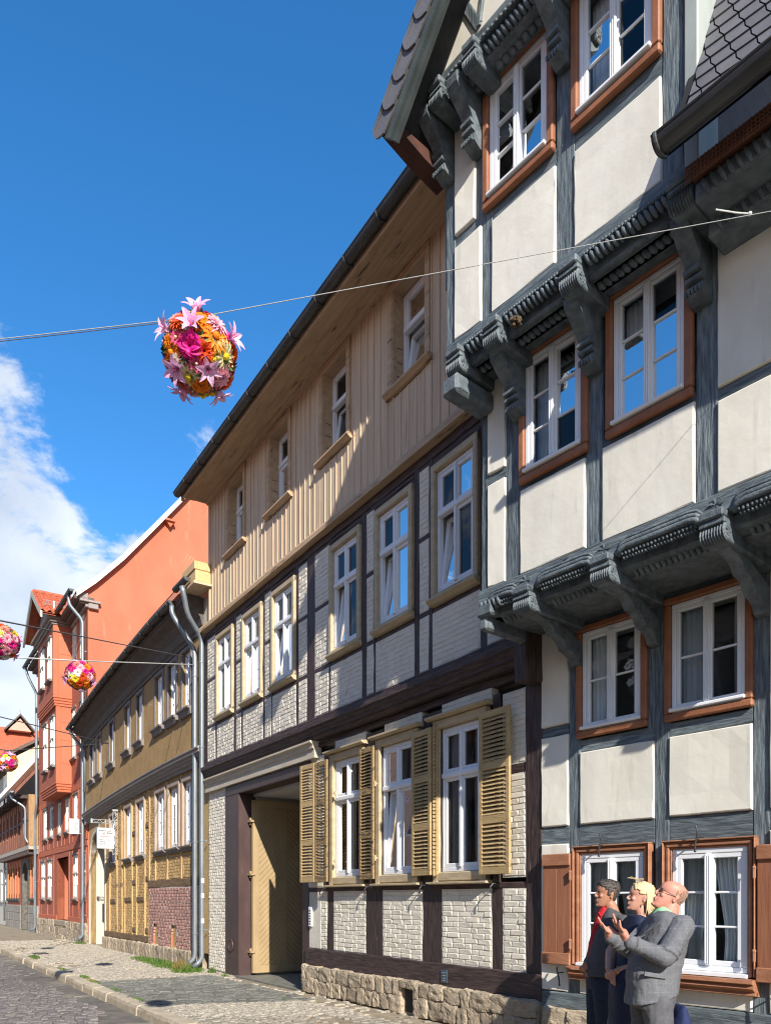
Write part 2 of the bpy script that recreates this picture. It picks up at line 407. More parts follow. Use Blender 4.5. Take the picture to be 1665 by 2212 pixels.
def window(par, x0, x1, z0, z1, y, leaves, mtl=None, fw=.045, sw=.04, bar=.02, casing=None, sill=None, mull=.055,
           cmat=None, label=None, warp=None, ribs=False, lining=True):
    """leaves: (fx0,fx1,fz0,fz1,rows,cols,tilt) in fractions of the clear opening"""
    mtl = mtl or M_white
    mb = MB(); d = .07
    mb.cbox(x0, x1, y-d, y, z1-fw, z1, .006); mb.cbox(x0, x1, y-d, y, z0, z0+fw, .006)
    mb.cbox(x0, x0+fw, y-d, y-.001, z0+fw, z1-fw, .006); mb.cbox(x1-fw, x1, y-d, y-.001, z0+fw, z1-fw, .006)
    ix0, ix1, iz0, iz1 = x0+fw, x1-fw, z0+fw, z1-fw
    zcuts = sorted({round(l[2], 4) for l in leaves} - {0.0})
    for q in zcuts:
        z = iz0+(iz1-iz0)*q
        mb.cbox(ix0-.02, ix1+.02, y-d+.01, y+.03, z-.035, z+.035, .012)
    rows = {}
    for l in leaves: rows.setdefault((l[2], l[3]), set()).add(round(l[0], 4))
    for (a, b), xs in rows.items():
        for q in xs - {0.0}:
            x = ix0+(ix1-ix0)*q; za, zb = iz0+(iz1-iz0)*a, iz0+(iz1-iz0)*b
            mb.cbox(x-mull/2, x+mull/2, y-.05, y+.022, za+.002, zb-.002, .008)
            if ribs:
                for e in (-.36, 0, .36): mb.cbox(x+mull*e-.006, x+mull*e+.006, y+.018, y+.030, za+.02, zb-.02, .004)
    todo = []
    for (fa, fb, fc, fd, nr, nc, tilt) in leaves:
        a, b = ix0+(ix1-ix0)*fa, ix0+(ix1-ix0)*fb
        c, e = iz0+(iz1-iz0)*fc, iz0+(iz1-iz0)*fd
        if fc > 0: c += .03
        if fd < 1: e -= .03
        t = MB() if tilt else mb
        ys = y - .012
        t.cbox(a, b, ys-.05, ys+.006, e-sw, e, .006); t.cbox(a, b, ys-.05, ys+.006, c, c+sw*1.1, .006)
        t.cbox(a, a+sw, ys-.05, ys+.005, c+sw, e-sw, .006); t.cbox(b-sw, b, ys-.05, ys+.005, c+sw, e-sw, .006)
        pa, pb, pc, pe = a+sw, b-sw, c+sw, e-sw
        for r in range(1, nr):
            z = pc+(pe-pc)*r/nr; t.cbox(pa, pb, ys-.035, ys-.004, z-bar/2, z+bar/2, .005)
        for r in range(1, nc):
            x = pa+(pb-pa)*r/nc; t.cbox(x-bar/2, x+bar/2, ys-.036, ys-.005, pc, pe, .005)
        if tilt: t.v = [(p[0], p[1]-(p[2]-c)*tilt, p[2]) for p in t.v]
        todo.append((a, b, c, e, pa, pb, pc, pe, nr, nc, tilt, t, ys))
    w = mb.build('window', mtl, par, warp=warp)
    if label: w['label'] = label
    for (a, b, c, e, pa, pb, pc, pe, nr, nc, tilt, t, ys) in todo:
        if tilt: t.build('sash', mtl, w, warp=warp)
        for r in range(nr):
            for q in range(nc):
                pane(w, pa+(pb-pa)*q/nc, pa+(pb-pa)*(q+1)/nc, ys-.022, pc+(pe-pc)*r/nr, pc+(pe-pc)*(r+1)/nr, tilt, warp, c)
    if lining:
        k = MB(); e = .36
        for q in ((x0,y-.07,z0),(x1,y-.07,z0)): k.add([(q[0],y-.075,z0),(q[0],y-e,z0),(q[0],y-e,z1),(q[0],y-.075,z1)], [(0,1,2,3)])
        for zq in (z0, z1): k.add([(x0,y-.075,zq),(x1,y-.075,zq),(x1,y-e,zq),(x0,y-e,zq)], [(0,1,2,3)])
        k.build('lining', M_ceil, w, warp=warp)
    if casing:
        cw, pr = casing; k = MB()
        k.cbox(x0-cw, x1+cw, y-.03, y+pr, z1+.002, z1+cw, .012); k.cbox(x0-cw, x1+cw, y-.03, y+pr, z0-cw, z0-.002, .012)
        k.cbox(x0-cw, x0-.002, y-.03, y+pr-.002, z0, z1, .012); k.cbox(x1+.002, x1+cw, y-.03, y+pr-.002, z0, z1, .012)
        k.build('casing', cmat or M_casing, w, warp=warp)
    if sill:
        ov, pj, h, zt, sm = sill
        k = MB(); k.prism_x([(y-.02,zt), (y+pj,zt-.012), (y+pj,zt-h*.45), (y+pj*.75,zt-h*.55), (y+pj*.5,zt-h), (y-.02,zt-h)], x0-ov, x1+ov)
        k.build('sill', sm, w, warp=warp)
    return w

# bricks: the largest in view become parts, the rest one mesh
BRICK = []
for q in range(5):
    mb = MB(); mb.cbox(-.5, .5, -.5, .5, -.5, .5, .10)
    mb.v = [(p[0]+random.uniform(-.02,.02), p[1]+random.uniform(-.06,.06), p[2]+random.uniform(-.045,.045)) for p in mb.v]
    BRICK.append(mb)
def lay_bricks(lst, x0, x1, z0, z1, yf, bl=.25, bh=.071, j=.0075, rot=0):
    n = max(1, round((z1-z0)/bh)); bh = (z1-z0)/n
    for r in range(n):
        x = x0 - (bl/2 if (r+rot) % 2 else 0) - random.uniform(0, .02)
        while x < x1-.01:
            l = bl*random.uniform(.94, 1.06) if random.random() > .12 else bl*.5
            a, b = max(x, x0), min(x+l, x1)
            if x1 - b < .04: b = x1
            if b-a > .03: lst.append(((a+b)/2, yf-.03+random.uniform(-.003,.003), z0+(r+.5)*bh+random.uniform(-.002,.002), b-a-j, .06, bh-j))
            x = max(x+l, b)
def place_bricks(lst, par, mtl, fr, name='brick', limit=300, stuffname='brickwork'):
    o = org(par)
    meshes = [b.mesh(name, mtl) for b in BRICK]
    lst = sorted(lst, key=lambda b: (wpt(fr, b[0], b[1], b[2]) - Vector((0,0,1.6))).length)
    for i, b in enumerate(lst[:limit]):
        q = ob(name, meshes[i % 5], par); q.location = (b[0]-o[0], b[1]-o[1], b[2]-o[2]); q.scale = (b[3], b[4], b[5])
        q.rotation_euler = (0, random.uniform(-.012,.012), random.uniform(-.012,.012))
    if len(lst) > limit:
        mb = MB()
        for i, b in enumerate(lst[limit:]):
            s = BRICK[i % 5]
            mb.add([(b[0]+p[0]*b[3], b[1]+p[1]*b[4], b[2]+p[2]*b[5]) for p in s.v], s.f)
        mb.build(stuffname, mtl, par, kind='stuff')

# rocks
def rock_mesh(name, mtl, seed, sub=5):
    bm = bmesh.new(); bmesh.ops.create_cube(bm, size=1.0)
    bmesh.ops.subdivide_edges(bm, edges=bm.edges, cuts=sub, use_grid_fill=True)
    for v in bm.verts:
        p = v.co.copy(); q = Vector([math.copysign(abs(c*2)**1.0, c) for c in p])
        l = (abs(q.x)**11+abs(q.y)**11+abs(q.z)**11)**(1/11)
        v.co = q/l*.5
        v.co += noise.noise_vector(v.co*2.6+Vector((seed*7.1, seed*3.3, 0)))*.085 + noise.noise_vector(v.co*6+Vector((seed*2.1, seed*9.3, 4)))*.035
    me = bpy.data.meshes.new(name); bm.to_mesh(me); bm.free(); me.materials.append(mtl); return me
ROCKS = [rock_mesh('stone', M_stone, i) for i in range(8)]
def stone_row(par, xs0, xs1, z0, z1, yf, wmin, wmax, depth=.22, name='stone', jz=.02):
    o = org(par); x = xs0
    while x < xs1-.03:
        w = min(random.uniform(wmin, wmax), xs1-x)
        if xs1-(x+w) < wmin*.5: w = xs1-x
        h = (z1-z0)+random.uniform(-jz, jz)
        q = ob(name, random.choice(ROCKS), par)
        q.location = (x+w/2-o[0], yf-depth/2+random.uniform(-.012,.012)-o[1], z0+(z1-z0)/2+random.uniform(-jz,jz)*.4-o[2])
        q.scale = ((w-.012)*1.06, depth, (h-.012)*1.08); q.rotation_euler = (0, random.uniform(-.03,.03), random.choice((0, math.pi))+random.uniform(-.03,.03))
        x += w
def gutter(par, x0, x1, y, z, r=.08, mtl=None, name='gutter', brackets=.85, warp=None):
    mb = MB(); n = 10; pr = []
    for i in range(n+1):
        a = math.pi*i/n; pr.append((y+r*math.cos(a), z-r*math.sin(a)))
    pr += [(y-r*.93, z)] + [(y+r*.93*math.cos(math.pi*i/n), z+.002-r*.93*math.sin(math.pi*i/n)) for i in range(n, -1, -1)]
    pr = pr[:n+1] + [(p[0], p[1]) for p in pr[n+2:]]
    nseg = max(1, int((x1-x0)/1.0))
    for i in range(nseg):
        a, b = x0+(x1-x0)*i/nseg, x0+(x1-x0)*(i+1)/nseg
        mb.prism_x(pr, a, b)
    mb.tube([(x0, y+r, z), (x1, y+r, z)], .011, 6)
    for x in (x0, x1): mb.prism_x([(y+r*.95*math.cos(math.pi*i/n), z-r*.95*math.sin(math.pi*i/n)) for i in range(n+1)], x-.003, x+.003)
    g = mb.build(name, mtl or M_zincD, par, warp=warp)
    x = x0+.3
    while x < x1 and brackets:
        k = MB(); k.tube([(x, y+(r+.008)*math.cos(math.pi*i/8), z-(r+.008)*math.sin(math.pi*i/8)) for i in range(9)], .012, 6)
        k.build('gutter_bracket', mtl or M_zincD, g, warp=warp); x += brackets
    return g
def downpipe(par, pts, r=.05, mtl=None, rings=(), warp=None):
    # smooth bends
    P = [Vector(p) for p in pts]; out_ = [P[0]]
    for i in range(1, len(P)-1):
        a, b, c = P[i-1], P[i], P[i+1]; e = min(.16, (b-a).length*.45, (c-b).length*.45)
        p, q = b+(a-b).normalized()*e, b+(c-b).normalized()*e
        for t in (0, .33, .67, 1): out_.append((p*(1-t)+b*t)*(1-t)+(b*(1-t)+q*t)*t)
    out_.append(P[-1])
    mb = MB(); mb.tube(out_, r, 14)
    o = mb.build('downpipe', mtl or M_zinc, par, smooth=True, warp=warp)
    for (x, y, z) in rings:
        k = MB(); k.tube([(x, y, z-.018), (x, y, z+.018)], r+.008, 14); k.box(x-.012, x+.012, y-.13, y-r, z-.012, z+.012)
        k.build('pipe_clip', mtl or M_zinc, o, warp=warp)
    return o
# ------------------------------------------------------------------ ground, road, pavement
def sheet(name, fr, x0, x1, y0, y1, z, mtl, n=1):
    mb = MB(); mb.add([(x0,y0,z),(x1,y0,z),(x1,y1,z),(x0,y1,z)], [(0,1,2,3)])
    o = mb.build(name, mtl, None, kind='structure'); o.matrix_world = FR[fr]; return o
gnd = sheet('ground', 2, -300, 500, -400, 400, -.30, M_sand)
road = sheet('road', 2, -40, 120, 2.9, 9.2, -.155, M_roadbed)
pav = MB(); pav.box(-40, 120, -14, 2.96, -.28, -.022)
pavement = pav.build('pavement', M_sand, None, kind='structure'); pavement.matrix_world = FR[2]
pv2 = MB(); pv2.box(-40, 120, 9.0, 24, -.28, -.02)
fp = pv2.build('far_pavement', M_sand, None, kind='structure'); fp.matrix_world = FR[2]

def sett(rs):
    h = .5; i = .5-.09; vs = [(-h,-h,-1),(h,-h,-1),(h,h,-1),(-h,h,-1),(-h,-h,-.28),(h,-h,-.28),(h,h,-.28),(-h,h,-.28),(-i,-i,0),(i,-i,0),(i,i,0),(-i,i,0)]
    vs = [(x+rs.uniform(-.05,.05), y+rs.uniform(-.05,.05), z+(rs.uniform(-.16,.06) if z == 0 else 0)) for x, y, z in vs]
    return vs, [(0,1,5,4),(1,2,6,5),(2,3,7,6),(3,0,4,7),(4,5,9,8),(5,6,10,9),(6,7,11,10),(7,4,8,11),(8,9,10,11)]
RS = random.Random(5)
SETT = [sett(RS) for _ in range(10)]
def pave(items, parent, mtl, name, stuff):
    """items: x,y,ztop,lx,ly,lz,rot in street frame"""
    meshes = []
    for v, f in SETT:
        mb = MB(); mb.add(v, f); meshes.append(mb.mesh(name, mtl))
    cl = FR[2].inverted() @ Vector((0,0,1.6))
    # the ones that show largest: nearest of those in view
    def vis(it):
        p = FR[2] @ Vector((it[0], it[1], it[2]))
        u = 832+1650*p.x/p.y if p.y > .5 else 9999
        v = 1942+1650*(1.6-p.z)/p.y if p.y > .5 else 9999
        return (0 if (-20 < u < 1690 and v < 2225) else 1, p.y)
    items = sorted(items, key=vis)
    for i, it in enumerate(items[:300]):
        o = ob(name, meshes[i % 10], parent); o.location = it[:3]; o.scale = it[3:6]; o.rotation_euler = (0, 0, it[6])
    mb = MB()
    for i, it in enumerate(items[300:]):
        v, f = SETT[i % 10]; c, s = math.cos(it[6]), math.sin(it[6])
        mb.add([(it[0]+c*p[0]*it[3]-s*p[1]*it[4], it[1]+s*p[0]*it[3]+c*p[1]*it[4], it[2]+p[2]*it[5]) for p in v], f)
    me = bpy.data.meshes.new(stuff); me.from_pydata(mb.v, [], mb.f); me.materials.append(mtl); me.update()
    return ob(stuff, me, parent, kind='stuff')
# road cobbles in rows across the street
its = []; x = -1.0
while x < 32:
    px = RS.uniform(.125, .165); y = 3.13 + RS.uniform(0, .1)
    while y < 6.6:
        ly = RS.uniform(.11, .19)
        near = y < 3.42 + .12*math.sin(x*1.7) + .1*math.sin(x*.6)
        if not (near and RS.random() < .86):
            its.append((x+px/2+RS.uniform(-.008,.008), y+ly/2, -.128+RS.uniform(-.007,.005)+.012*math.sin(y*.9)-(.008 if near else 0), px*.93, ly*.93, .05, RS.uniform(-.06,.06)))
        y += ly
    x += px
pave(its, road, M_cobR, 'cobble', 'cobble_field')
# pavement mosaic and darker drive in front of the gateway
its = []; dr = []; x = -.4
while x < 26:
    px = RS.uniform(.075, .10); y = -.05
    while y < 2.72:
        ly = RS.uniform(.07, .12)
        edge = (x-4.35-.35*y, 9.1+.0*y-x)
        indrive = edge[0] > 0 and edge[1] > 0 and y > .28
        if not indrive and not (x > 5.7 and x < 8.6 and y < .25):
            worn = noise.noise(Vector((x*.5, y*.8, 3.3))) > .22 or (y < .55 and x < 5.6)
            if not (worn and RS.random() < .75):
                its.append((x+px/2+RS.uniform(-.01,.01), y+ly/2, RS.uniform(-.008,.004), px*.92, ly*.92, .03, RS.uniform(-.2,.2)))
        y += ly
    x += px
pave(its, pavement, M_cobS, 'paving_stone', 'paving_stone_field')
x = 4.3
while x < 9.2:
    px = RS.uniform(.10, .15); y = .2
    while y < 2.74:
        ly = RS.uniform(.14, .24)
        if x-4.35-.35*y > 0 and y > .2:
            dr.append((x+px/2, y+ly/2, RS.uniform(-.006,.006), px*.94, ly*.95, .03, RS.uniform(-.05,.05)))
        y += ly
    x += px
pave(dr, pavement, M_cobD, 'drive_sett', 'drive_sett_field')
# kerb: each stone its own piece, laid with slightly uneven ends
kerb = empty('kerb', 2, 0, 2.9, 0, kind='structure')
x = -3.0
while x < 34:
    l = RS.uniform(.75, 1.15); mb = MB(); dz = RS.uniform(-.012,.012); dy = RS.uniform(-.02,.02)
    n = 5; vs = []; pr = [(2.78,-.25),(2.78,-.005),(2.80,.006),(2.93,.004),(2.975,-.018),(2.99,-.06),(3.0,-.25)]
    for i in range(n+1):
        for (yy, z) in pr: vs.append((x+.008+(l-.016)*i/n, yy+dy+RS.uniform(-.008,.008), z+dz+RS.uniform(-.006,.006)))
    k = len(pr); fs = [(i*k+j, i*k+j+1, (i+1)*k+j+1, (i+1)*k+j) for i in range(n) for j in range(k-1)]
    fs += [tuple(range(k)), tuple(n*k+j for j in reversed(range(k)))]
    mb.add(vs, fs); mb.build('kerb_stone', M_kerb, kerb); x += l
# utility cover in the pavement, drain by the kerb
mb = MB(); mb.cbox(17.6, 18.3, 2.1, 2.5, -.02, .006, .006)
for i in range(6): mb.box(17.66+i*.1, 17.71+i*.1, 2.14, 2.46, .0065, .010)
uc = mb.build('utility_cover', M_iron, None, label='dark iron utility cover set in the pavement near the kerb', cat='cover'); uc.matrix_world = FR[2]
# grass and weeds
def tuft_field(name, spots, label, mtl):
    mb = MB()
    for (cx, cy, rx, ry, n, h, z) in spots:
        for _ in range(n):
            a = RS.uniform(0, 6.28); r = RS.random()**.6
            x, y = cx+rx*r*math.cos(a), cy+ry*r*math.sin(a); hh = h*RS.uniform(.4, 1.1)*(1.1-r*.6)
            b = RS.uniform(0, 6.28); w = .006; ln = hh*RS.uniform(.2, .8)
            dx, dy = math.cos(b), math.sin(b)
            mb.add([(x-dy*w, y+dx*w, z), (x+dy*w, y-dx*w, z), (x+dx*ln*.35+dy*w*.7, y+dy*ln*.35-dx*w*.7, z+hh*.6), (x+dx*ln*.35-dy*w*.7, y+dy*ln*.35+dx*w*.7, z+hh*.6), (x+dx*ln, y+dy*ln, z+hh)],
                   [(0,1,2,3),(3,2,4)])
    me = bpy.data.meshes.new(name); me.from_pydata(mb.v, [], mb.f); me.materials.append(mtl); me.update()
    o = ob(name, me, None)
    o.matrix_world = FR[2]; tag(o, label=label, cat='grass', kind='stuff'); return o
tuft_field('grass', [(10.6,.45,.7,.32,900,.16,-.01),(11.7,.5,.8,.35,800,.15,-.01),(12.9,.42,.9,.3,800,.14,-.01),(14.3,.4,.7,.25,500,.11,-.01),(10.2,.6,.4,.3,400,.18,-.01),
     (16.4,2.7,.6,.12,350,.09,0),(10.2,2.72,.35,.07,200,.05,0),(9.1,2.75,.4,.06,120,.045,0),(12.3,2.75,.4,.08,120,.045,0),(7.6,2.74,.4,.05,90,.035,0),(6.1,2.76,.4,.05,90,.035,0),(9.75,.18,.14,.08,160,.17,-.01),(22.6,.25,.5,.2,260,.12,-.01),(5.0,.75,.3,.1,90,.03,-.01),(8.8,.25,.12,.08,60,.1,-.01)],
     'green grass growing in the pavement along the mustard house wall', M_grass)
tuft_field('weeds', [(11.0,.4,.55,.22,420,.26,-.01),(10.5,.62,.3,.2,160,.2,-.01),(9.4,2.76,.5,.05,70,.05,0)], 'dry yellowish weeds beside the feet of the two downpipes', M_dry)
# ------------------------------------------------------------------ slate-blue half-timbered house (right)
B1 = empty('half_timbered_house', 1, -2.4, 0, 0, label='tall half-timbered house with slate-blue carved beams and cream panels, right of the picture', cat='house')
RS = random.Random(21)
def sx(a, b): return (-b, -a)          # this house measures to the right of the party wall
def post(s0, s1, z0, z1, y, dep=.12): MB().timber((-(s0+s1)/2, z0), (-(s0+s1)/2, z1), s1-s0, y-dep, y, .0045).build('post', M_slV, B1)
def rail(s0, s1, z0, z1, y, dep=.115, dz=0): MB().timber((-s0, (z0+z1)/2), (-s1, (z0+z1)/2+dz), z1-z0, y-dep, y-.004, .0045).build('rail', M_slH, B1)
def panel(s0, s1, z0, z1, y):
    a, b = sx(s0, s1); mb = MB(); e = .007
    nx, nz = max(2, int((b-a)/.16)), max(2, int((z1-z0)/.16)); vs = []; c = .014
    xs = [a-.006, a+c*.35, a+c] + [a+c+(b-a-2*c)*i/nx for i in range(1, nx)] + [b-c, b-c*.35, b+.006]
    zs = [z0-.006, z0+c*.35, z0+c] + [z0+c+(z1-z0-2*c)*i/nz for i in range(1, nz)] + [z1-c, z1-c*.35, z1+.006]
    for z in zs:
        for x in xs:
            dx = min(x-a, b-x); dz = min(z-z0, z1-z); q = min(dx, dz)
            yy = y+.020+.009*noise.noise(Vector((x*2.1, z*2.1, y*5)))
            if q < c: yy = y+.022-.010*(1-max(0, q)/c)**1.5 if q >= 0 else y-.05
            vs.append((x+e*noise.noise(Vector((x*7, z*7, 1))), yy, z+e*noise.noise(Vector((x*7, z*7, 5)))))
    k = len(xs); mb.add(vs, [(j*k+i, j*k+i+1, (j+1)*k+i+1, (j+1)*k+i) for j in range(len(zs)-1) for i in range(k-1)])
    mb.box(a, b, y-.10, y-.04, z0, z1)
    return mb.build('infill_panel', M_plas, B1, smooth=False)
# ground floor and mezzanine
Y0, Y1, Y2, Y3 = 0.0, .85, 1.30, 1.60
for a, b, c, d in ((.36,.51,.58,4.55), (1.37,1.53,.58,4.55), (2.32,2.47,.58,4.55), (3.32,3.47,.58,4.55)): post(a, b, c, d, Y0)
rail(-.02, 6, .41, .585, Y0+.03, .16)
for a, b in ((-.02,.36), (.51,1.37), (1.53,2.32), (2.47,3.32), (3.47,6)): rail(a, b, 2.14, 2.39, Y0)
for a, b in ((.51,1.37), (1.53,2.32)): rail(a, b, 3.16, 3.30, Y0)
rail(-.02, .36, 3.385, 3.50, Y0)
for a, b in ((.51,1.37), (1.53,2.32)): rail(a, b, 4.48, 4.62, Y0)
panel(0, .36, .59, 2.2, Y0); panel(0, .36, 2.395, 3.385, Y0); panel(0, .36, 3.50, 4.62, Y0)
panel(.51, 1.37, 2.39, 3.16, Y0); panel(1.53, 2.32, 2.39, 3.16, Y0)
panel(.51, 1.37, .59, .80, Y0); panel(1.53, 2.32, .59, .80, Y0)
panel(2.47, 3.32, .59, 2.2, Y0); panel(2.47, 3.32, 2.39, 4.62, Y0); panel(3.47, 6, .59, 4.62, Y0)
for a, b in ((.44,.51), (1.29,1.37), (1.47,1.53), (2.28,2.32)): MB().cbox(-b, -a, -.1, -.006, 3.25, 4.5, .008).build('jamb_timber', M_slV, B1)
two = lambda r: [(0,.5,0,1,r,1,0), (.5,1,0,1,r,1,0)]
for i, (a, b) in enumerate(((.545,1.235), (1.56,2.265))):
    w = window(B1, -b, -a, 3.375, 4.42, Y0+.02, two(2), casing=(.07,.03), fw=.04, ribs=True)
    MB().cbox(-b-.01, -a+.01, Y0+.02, Y0+.07, 3.385, 3.42, .008).build('sill', M_white, w)
    haze_sheet(w, -(a+b)/2+.03, -a-.05, 3.43, 4.38, Y0-.11)
    curtain_or_haze(w, -b+.05, -b+.16, 3.42, 4.40, Y0-.13, 3, .02)
    if i == 1: curtain_or_haze(w, -a-.2, -a-.04, 3.42, 4.40, Y0-.16, 3, .02)
    MB().box(-b-.3, -a+.3, Y0-.62, Y0-.60, 3.2, 4.5).build('blind', mat('dim_blind_%d' % i, (.20,.23,.25), (.17,.20,.22), 1, (1,1,30), .9, 0), w)
# orchid on the sill inside the left mezzanine window
po = MB(); po.tube([(-1.13,-.13,3.43),(-1.13,-.13,3.47),(-1.13,-.13,3.55)], [.045,.05,.058], 12)
orch = empty('orchid', 1, -1.13, -.13, 3.43, label='white orchid in a pale pot inside the left mezzanine window', cat='orchid')
po.build('pot', M_oldwhite, orch, smooth=True)
st = MB(); st.tube([(-1.13,-.13,3.55),(-1.12,-.12,3.75),(-1.10,-.12,3.93),(-1.06,-.11,4.02),(-1.00,-.11,4.0)], .005, 5); st.build('stem', M_grass, orch)
fl = MB()
for (x, z) in ((-1.0,3.99),(-1.04,4.02),(-1.09,3.97),(-1.08,3.84),(-1.13,3.80),(-1.03,3.82)):
    for k in range(5): fl.ball((x+.024*math.cos(k*1.257), -.115, z+.024*math.sin(k*1.257)), (.02,.006,.02), 7, 5)
fl.build('blossoms', M_white, orch, smooth=True)
# ground-floor windows with moulded surrounds, sills, shutters, iron hooks
def surround(par, x0, x1, z0, z1, y, w=.085):
    mb = MB()
    steps = [(0,.02,.035), (.02,.05,.055), (.05,.07,.045), (.07,w,.075)]
    for a, b, pr in steps:
        mb.cbox(x0-b, x1+b, y-.02, y+pr, z1+a, z1+b-.001, .006)
        mb.cbox(x0-b, x0-a-.001, y-.02, y+pr-.001, z0, z1+a, .006); mb.cbox(x1+a+.001, x1+b, y-.02, y+pr-.001, z0, z1+a, .006)
    return mb.build('surround', M_brownmould, par)
def hook(par, x, y, z, flip=1, par_name='shutter_hook'):
    mb = MB(); mb.tube([(x,y-.05,z),(x,y+.06,z)], .008, 6); mb.tube([(x+.012*flip,y+.055,z+.10),(x-.006*flip,y+.065,z+.05),(x,y+.06,z),(x+.018*flip,y+.06,z-.06),(x+.022*flip,y+.055,z-.13)], .009, 6)
    mb.ball((x+.022*flip,y+.055,z-.13), .014, 6, 4)
    return mb.build(par_name, M_iron, par)
for i, (a, b) in enumerate(((.535,1.265), (1.57,2.285))):
    w = window(B1, -b, -a, .93, 2.07, Y0+.025, two(3), fw=.05, sw=.045, ribs=True)
    surround(w, -b, -a, .90, 2.07, Y0)
    k = MB(); k.prism_x([(-.05,.93),(.10,.925),(.10,.895),(-.05,.895)], -b-.02, -a+.02); k.build('sill', M_white, w)
    k = MB(); k.prism_x([(-.05,.894),(.16,.885),(.17,.855),(.13,.84),(.15,.81),(.10,.775),(.115,.75),(.05,.735),(-.05,.735)], -b-.1, -a+.1); k.build('moulded_sill', M_brownmould, w)
    for z in (.9, 1.0): pass
    curtain_or_haze(w, -b+.03, (-a-b)/2-.005, .98, 2.04, Y0-.10, 7, .02, .30, -1)
    curtain_or_haze(w, (-a-b)/2+.01, -a-.03, .98, 2.04, Y0-.10, 7, .02, .30, 1)
    MB().cbox(-b+.03, -a-.03, Y0-.13, Y0-.11, 2.02, 2.05, .006).build('curtain_rail', M_white, w)
    hook(w, -(a+b)/2+.05, .08, 2.17)
def shutter_plain(s0, s1, z0, z1, hinge):
    a, b = sx(s0, s1); mb = MB(); n = 2
    for i in range(n): mb.cbox(a+(b-a)*i/n+.001, a+(b-a)*(i+1)/n-.001, .045, .075, z0, z1, .004)
    sh = mb.build('shutter', mat('shutter_brown_%d' % int(s0*10), (.30,.125,.068), (.24,.095,.05), 1.6, (9,9,1), .6, .45, 3, (12,12,1)), B1)
    for z in (z0+.0, z1-.13): MB().cbox(a-.002, b+.002, .075, .10, z, z+.13, .008).build('batten', M_brownmould, sh)
    for z in (z0+.22, z1-.25):
        k = MB(); k.tube([(hinge,.10,z-.04),(hinge,.10,z+.04)], .016, 8); k.ball((hinge,.10,z+.05), .02, 8, 5); k.build('hinge', M_brownmould, sh)
    return sh
shutter_plain(.07, .435, .885, 2.085, -.445); shutter_plain(2.39, 2.76, .87, 2.07, -2.375)
hook(B1, -.30, .06, .80, -1); hook(B1, -2.60, .09, .80, 1)
# plinth of the house
for r, (z0, z1) in enumerate(((.20,.41), (-.06,.20))): stone_row(B1, -3.6, -.06, z0, z1, .10, .2, .42)
MB().box(-6, 0, -.2, .02, -.2, .41).build('plinth_core', M_joint, B1)

# jetties -------------------------------------------------------------------
def soffit(y0, y1, z0, z1, s0, s1): MB().box(-s1, -s0, y0, y1, z0, z1).build('soffit', M_slC, B1)
def beam_end(s, yf, zc, w=.20, r=.075, rear=.5):
    mb = MB(); n = 9; x0 = -s-w/2
    for i in range(n):
        a, b = x0+w*i/n, x0+w*(i+1)/n; m = (a+b)/2
        mb.tube([(a,yf-r,zc),(a+.003,yf-r,zc),(m,yf-r,zc),(b-.003,yf-r,zc),(b,yf-r,zc)], [r*.78,r*.86,r,r*.86,r*.78], 14)
    mb.cbox(x0, x0+w, yf-.30, yf-.01, zc+r*.7, zc+r*.7+.05, .008)
    for i in range(10): mb.box(x0+w*(i+.2)/10, x0+w*(i+.8)/10, yf-.02, yf-.001, zc+r*.7+.004, zc+r*.7+.02)
    mb.cbox(x0+.004, x0+w-.004, yf-.30, yf+.012, zc+r*.7+.05, zc+r*.7+.12, .012)
    mb.cbox(x0+.006, x0+w-.006, yf-rear, yf-r*.9, zc-r*.95, zc+r*1.7, .01)
    be = mb.build('beam_end', M_slC, B1)
    k = MB()          # carved star on the near cheek
    for q in range(6):
        t = q*math.pi/3; k.add([(x0-.002,yf-r,zc),(x0-.010,yf-r+r*.62*math.cos(t),zc+r*.62*math.sin(t)),(x0-.002,yf-r+r*.5*math.cos(t+.5),zc+r*.5*math.sin(t+.5))], [(0,1,2)])
    k.build('star_carving', M_slC, be); return be
def console(s, yw, zt, w=.145, k=1.0, name='console'):
    P = [(-.02,0),(.36,0),(.405,-.05),(.39,-.12),(.30,-.20),(.20,-.28),(.165,-.34),(.205,-.345),(.205,-.378),(.155,-.385),(.155,-.405),(.185,-.41),(.185,-.44),(.135,-.447),(.135,-.468),(.16,-.473),(.15,-.53),(.06,-.57),(-.02,-.57)]
    mb = MB(); mb.prism_x([(yw+p*k, zt+q*k) for p, q in P], -s-w/2, -s+w/2)
    for i in range(5): mb.box(-s-w/2+.012+i*.03, -s-w/2+.03+i*.03, yw+.15*k, yw+.175*k, zt-.53*k, zt-.49*k)
    return mb.build(name, M_slC, B1)
def rope_row(s0, s1, y, z, r=.03, pitch=.05, name='rope_moulding', slant=1.0, mtl=None):
    mb = MB(); n = max(2, int((s1-s0)/pitch))
    for i in range(n):
        x = -(s0+(s1-s0)*(i+.5)/n)
        mb.ball((x,y,z), (pitch*.52, r*.9, r*1.25), 7, 6, Matrix.Rotation(.75*slant, 3, 'Y'))
    return mb.build(name, mtl or M_slC, B1, smooth=True)
def lobes(s0, s1, y, z, h, pitch=.055, dep=.05, slant=.5, name='fluted_carving'):
    mb = MB(); n = max(2, int((s1-s0)/pitch))
    for i in range(n):
        x = -(s0+(s1-s0)*(i+.5)/n)
        mb.ball((x,y,z), (pitch*.47, dep, h*.56), 7, 8, Matrix.Rotation(slant, 3, 'Y') @ Matrix.Rotation(-.5, 3, 'X'))
    return mb.build(name, M_slC, B1, smooth=True)
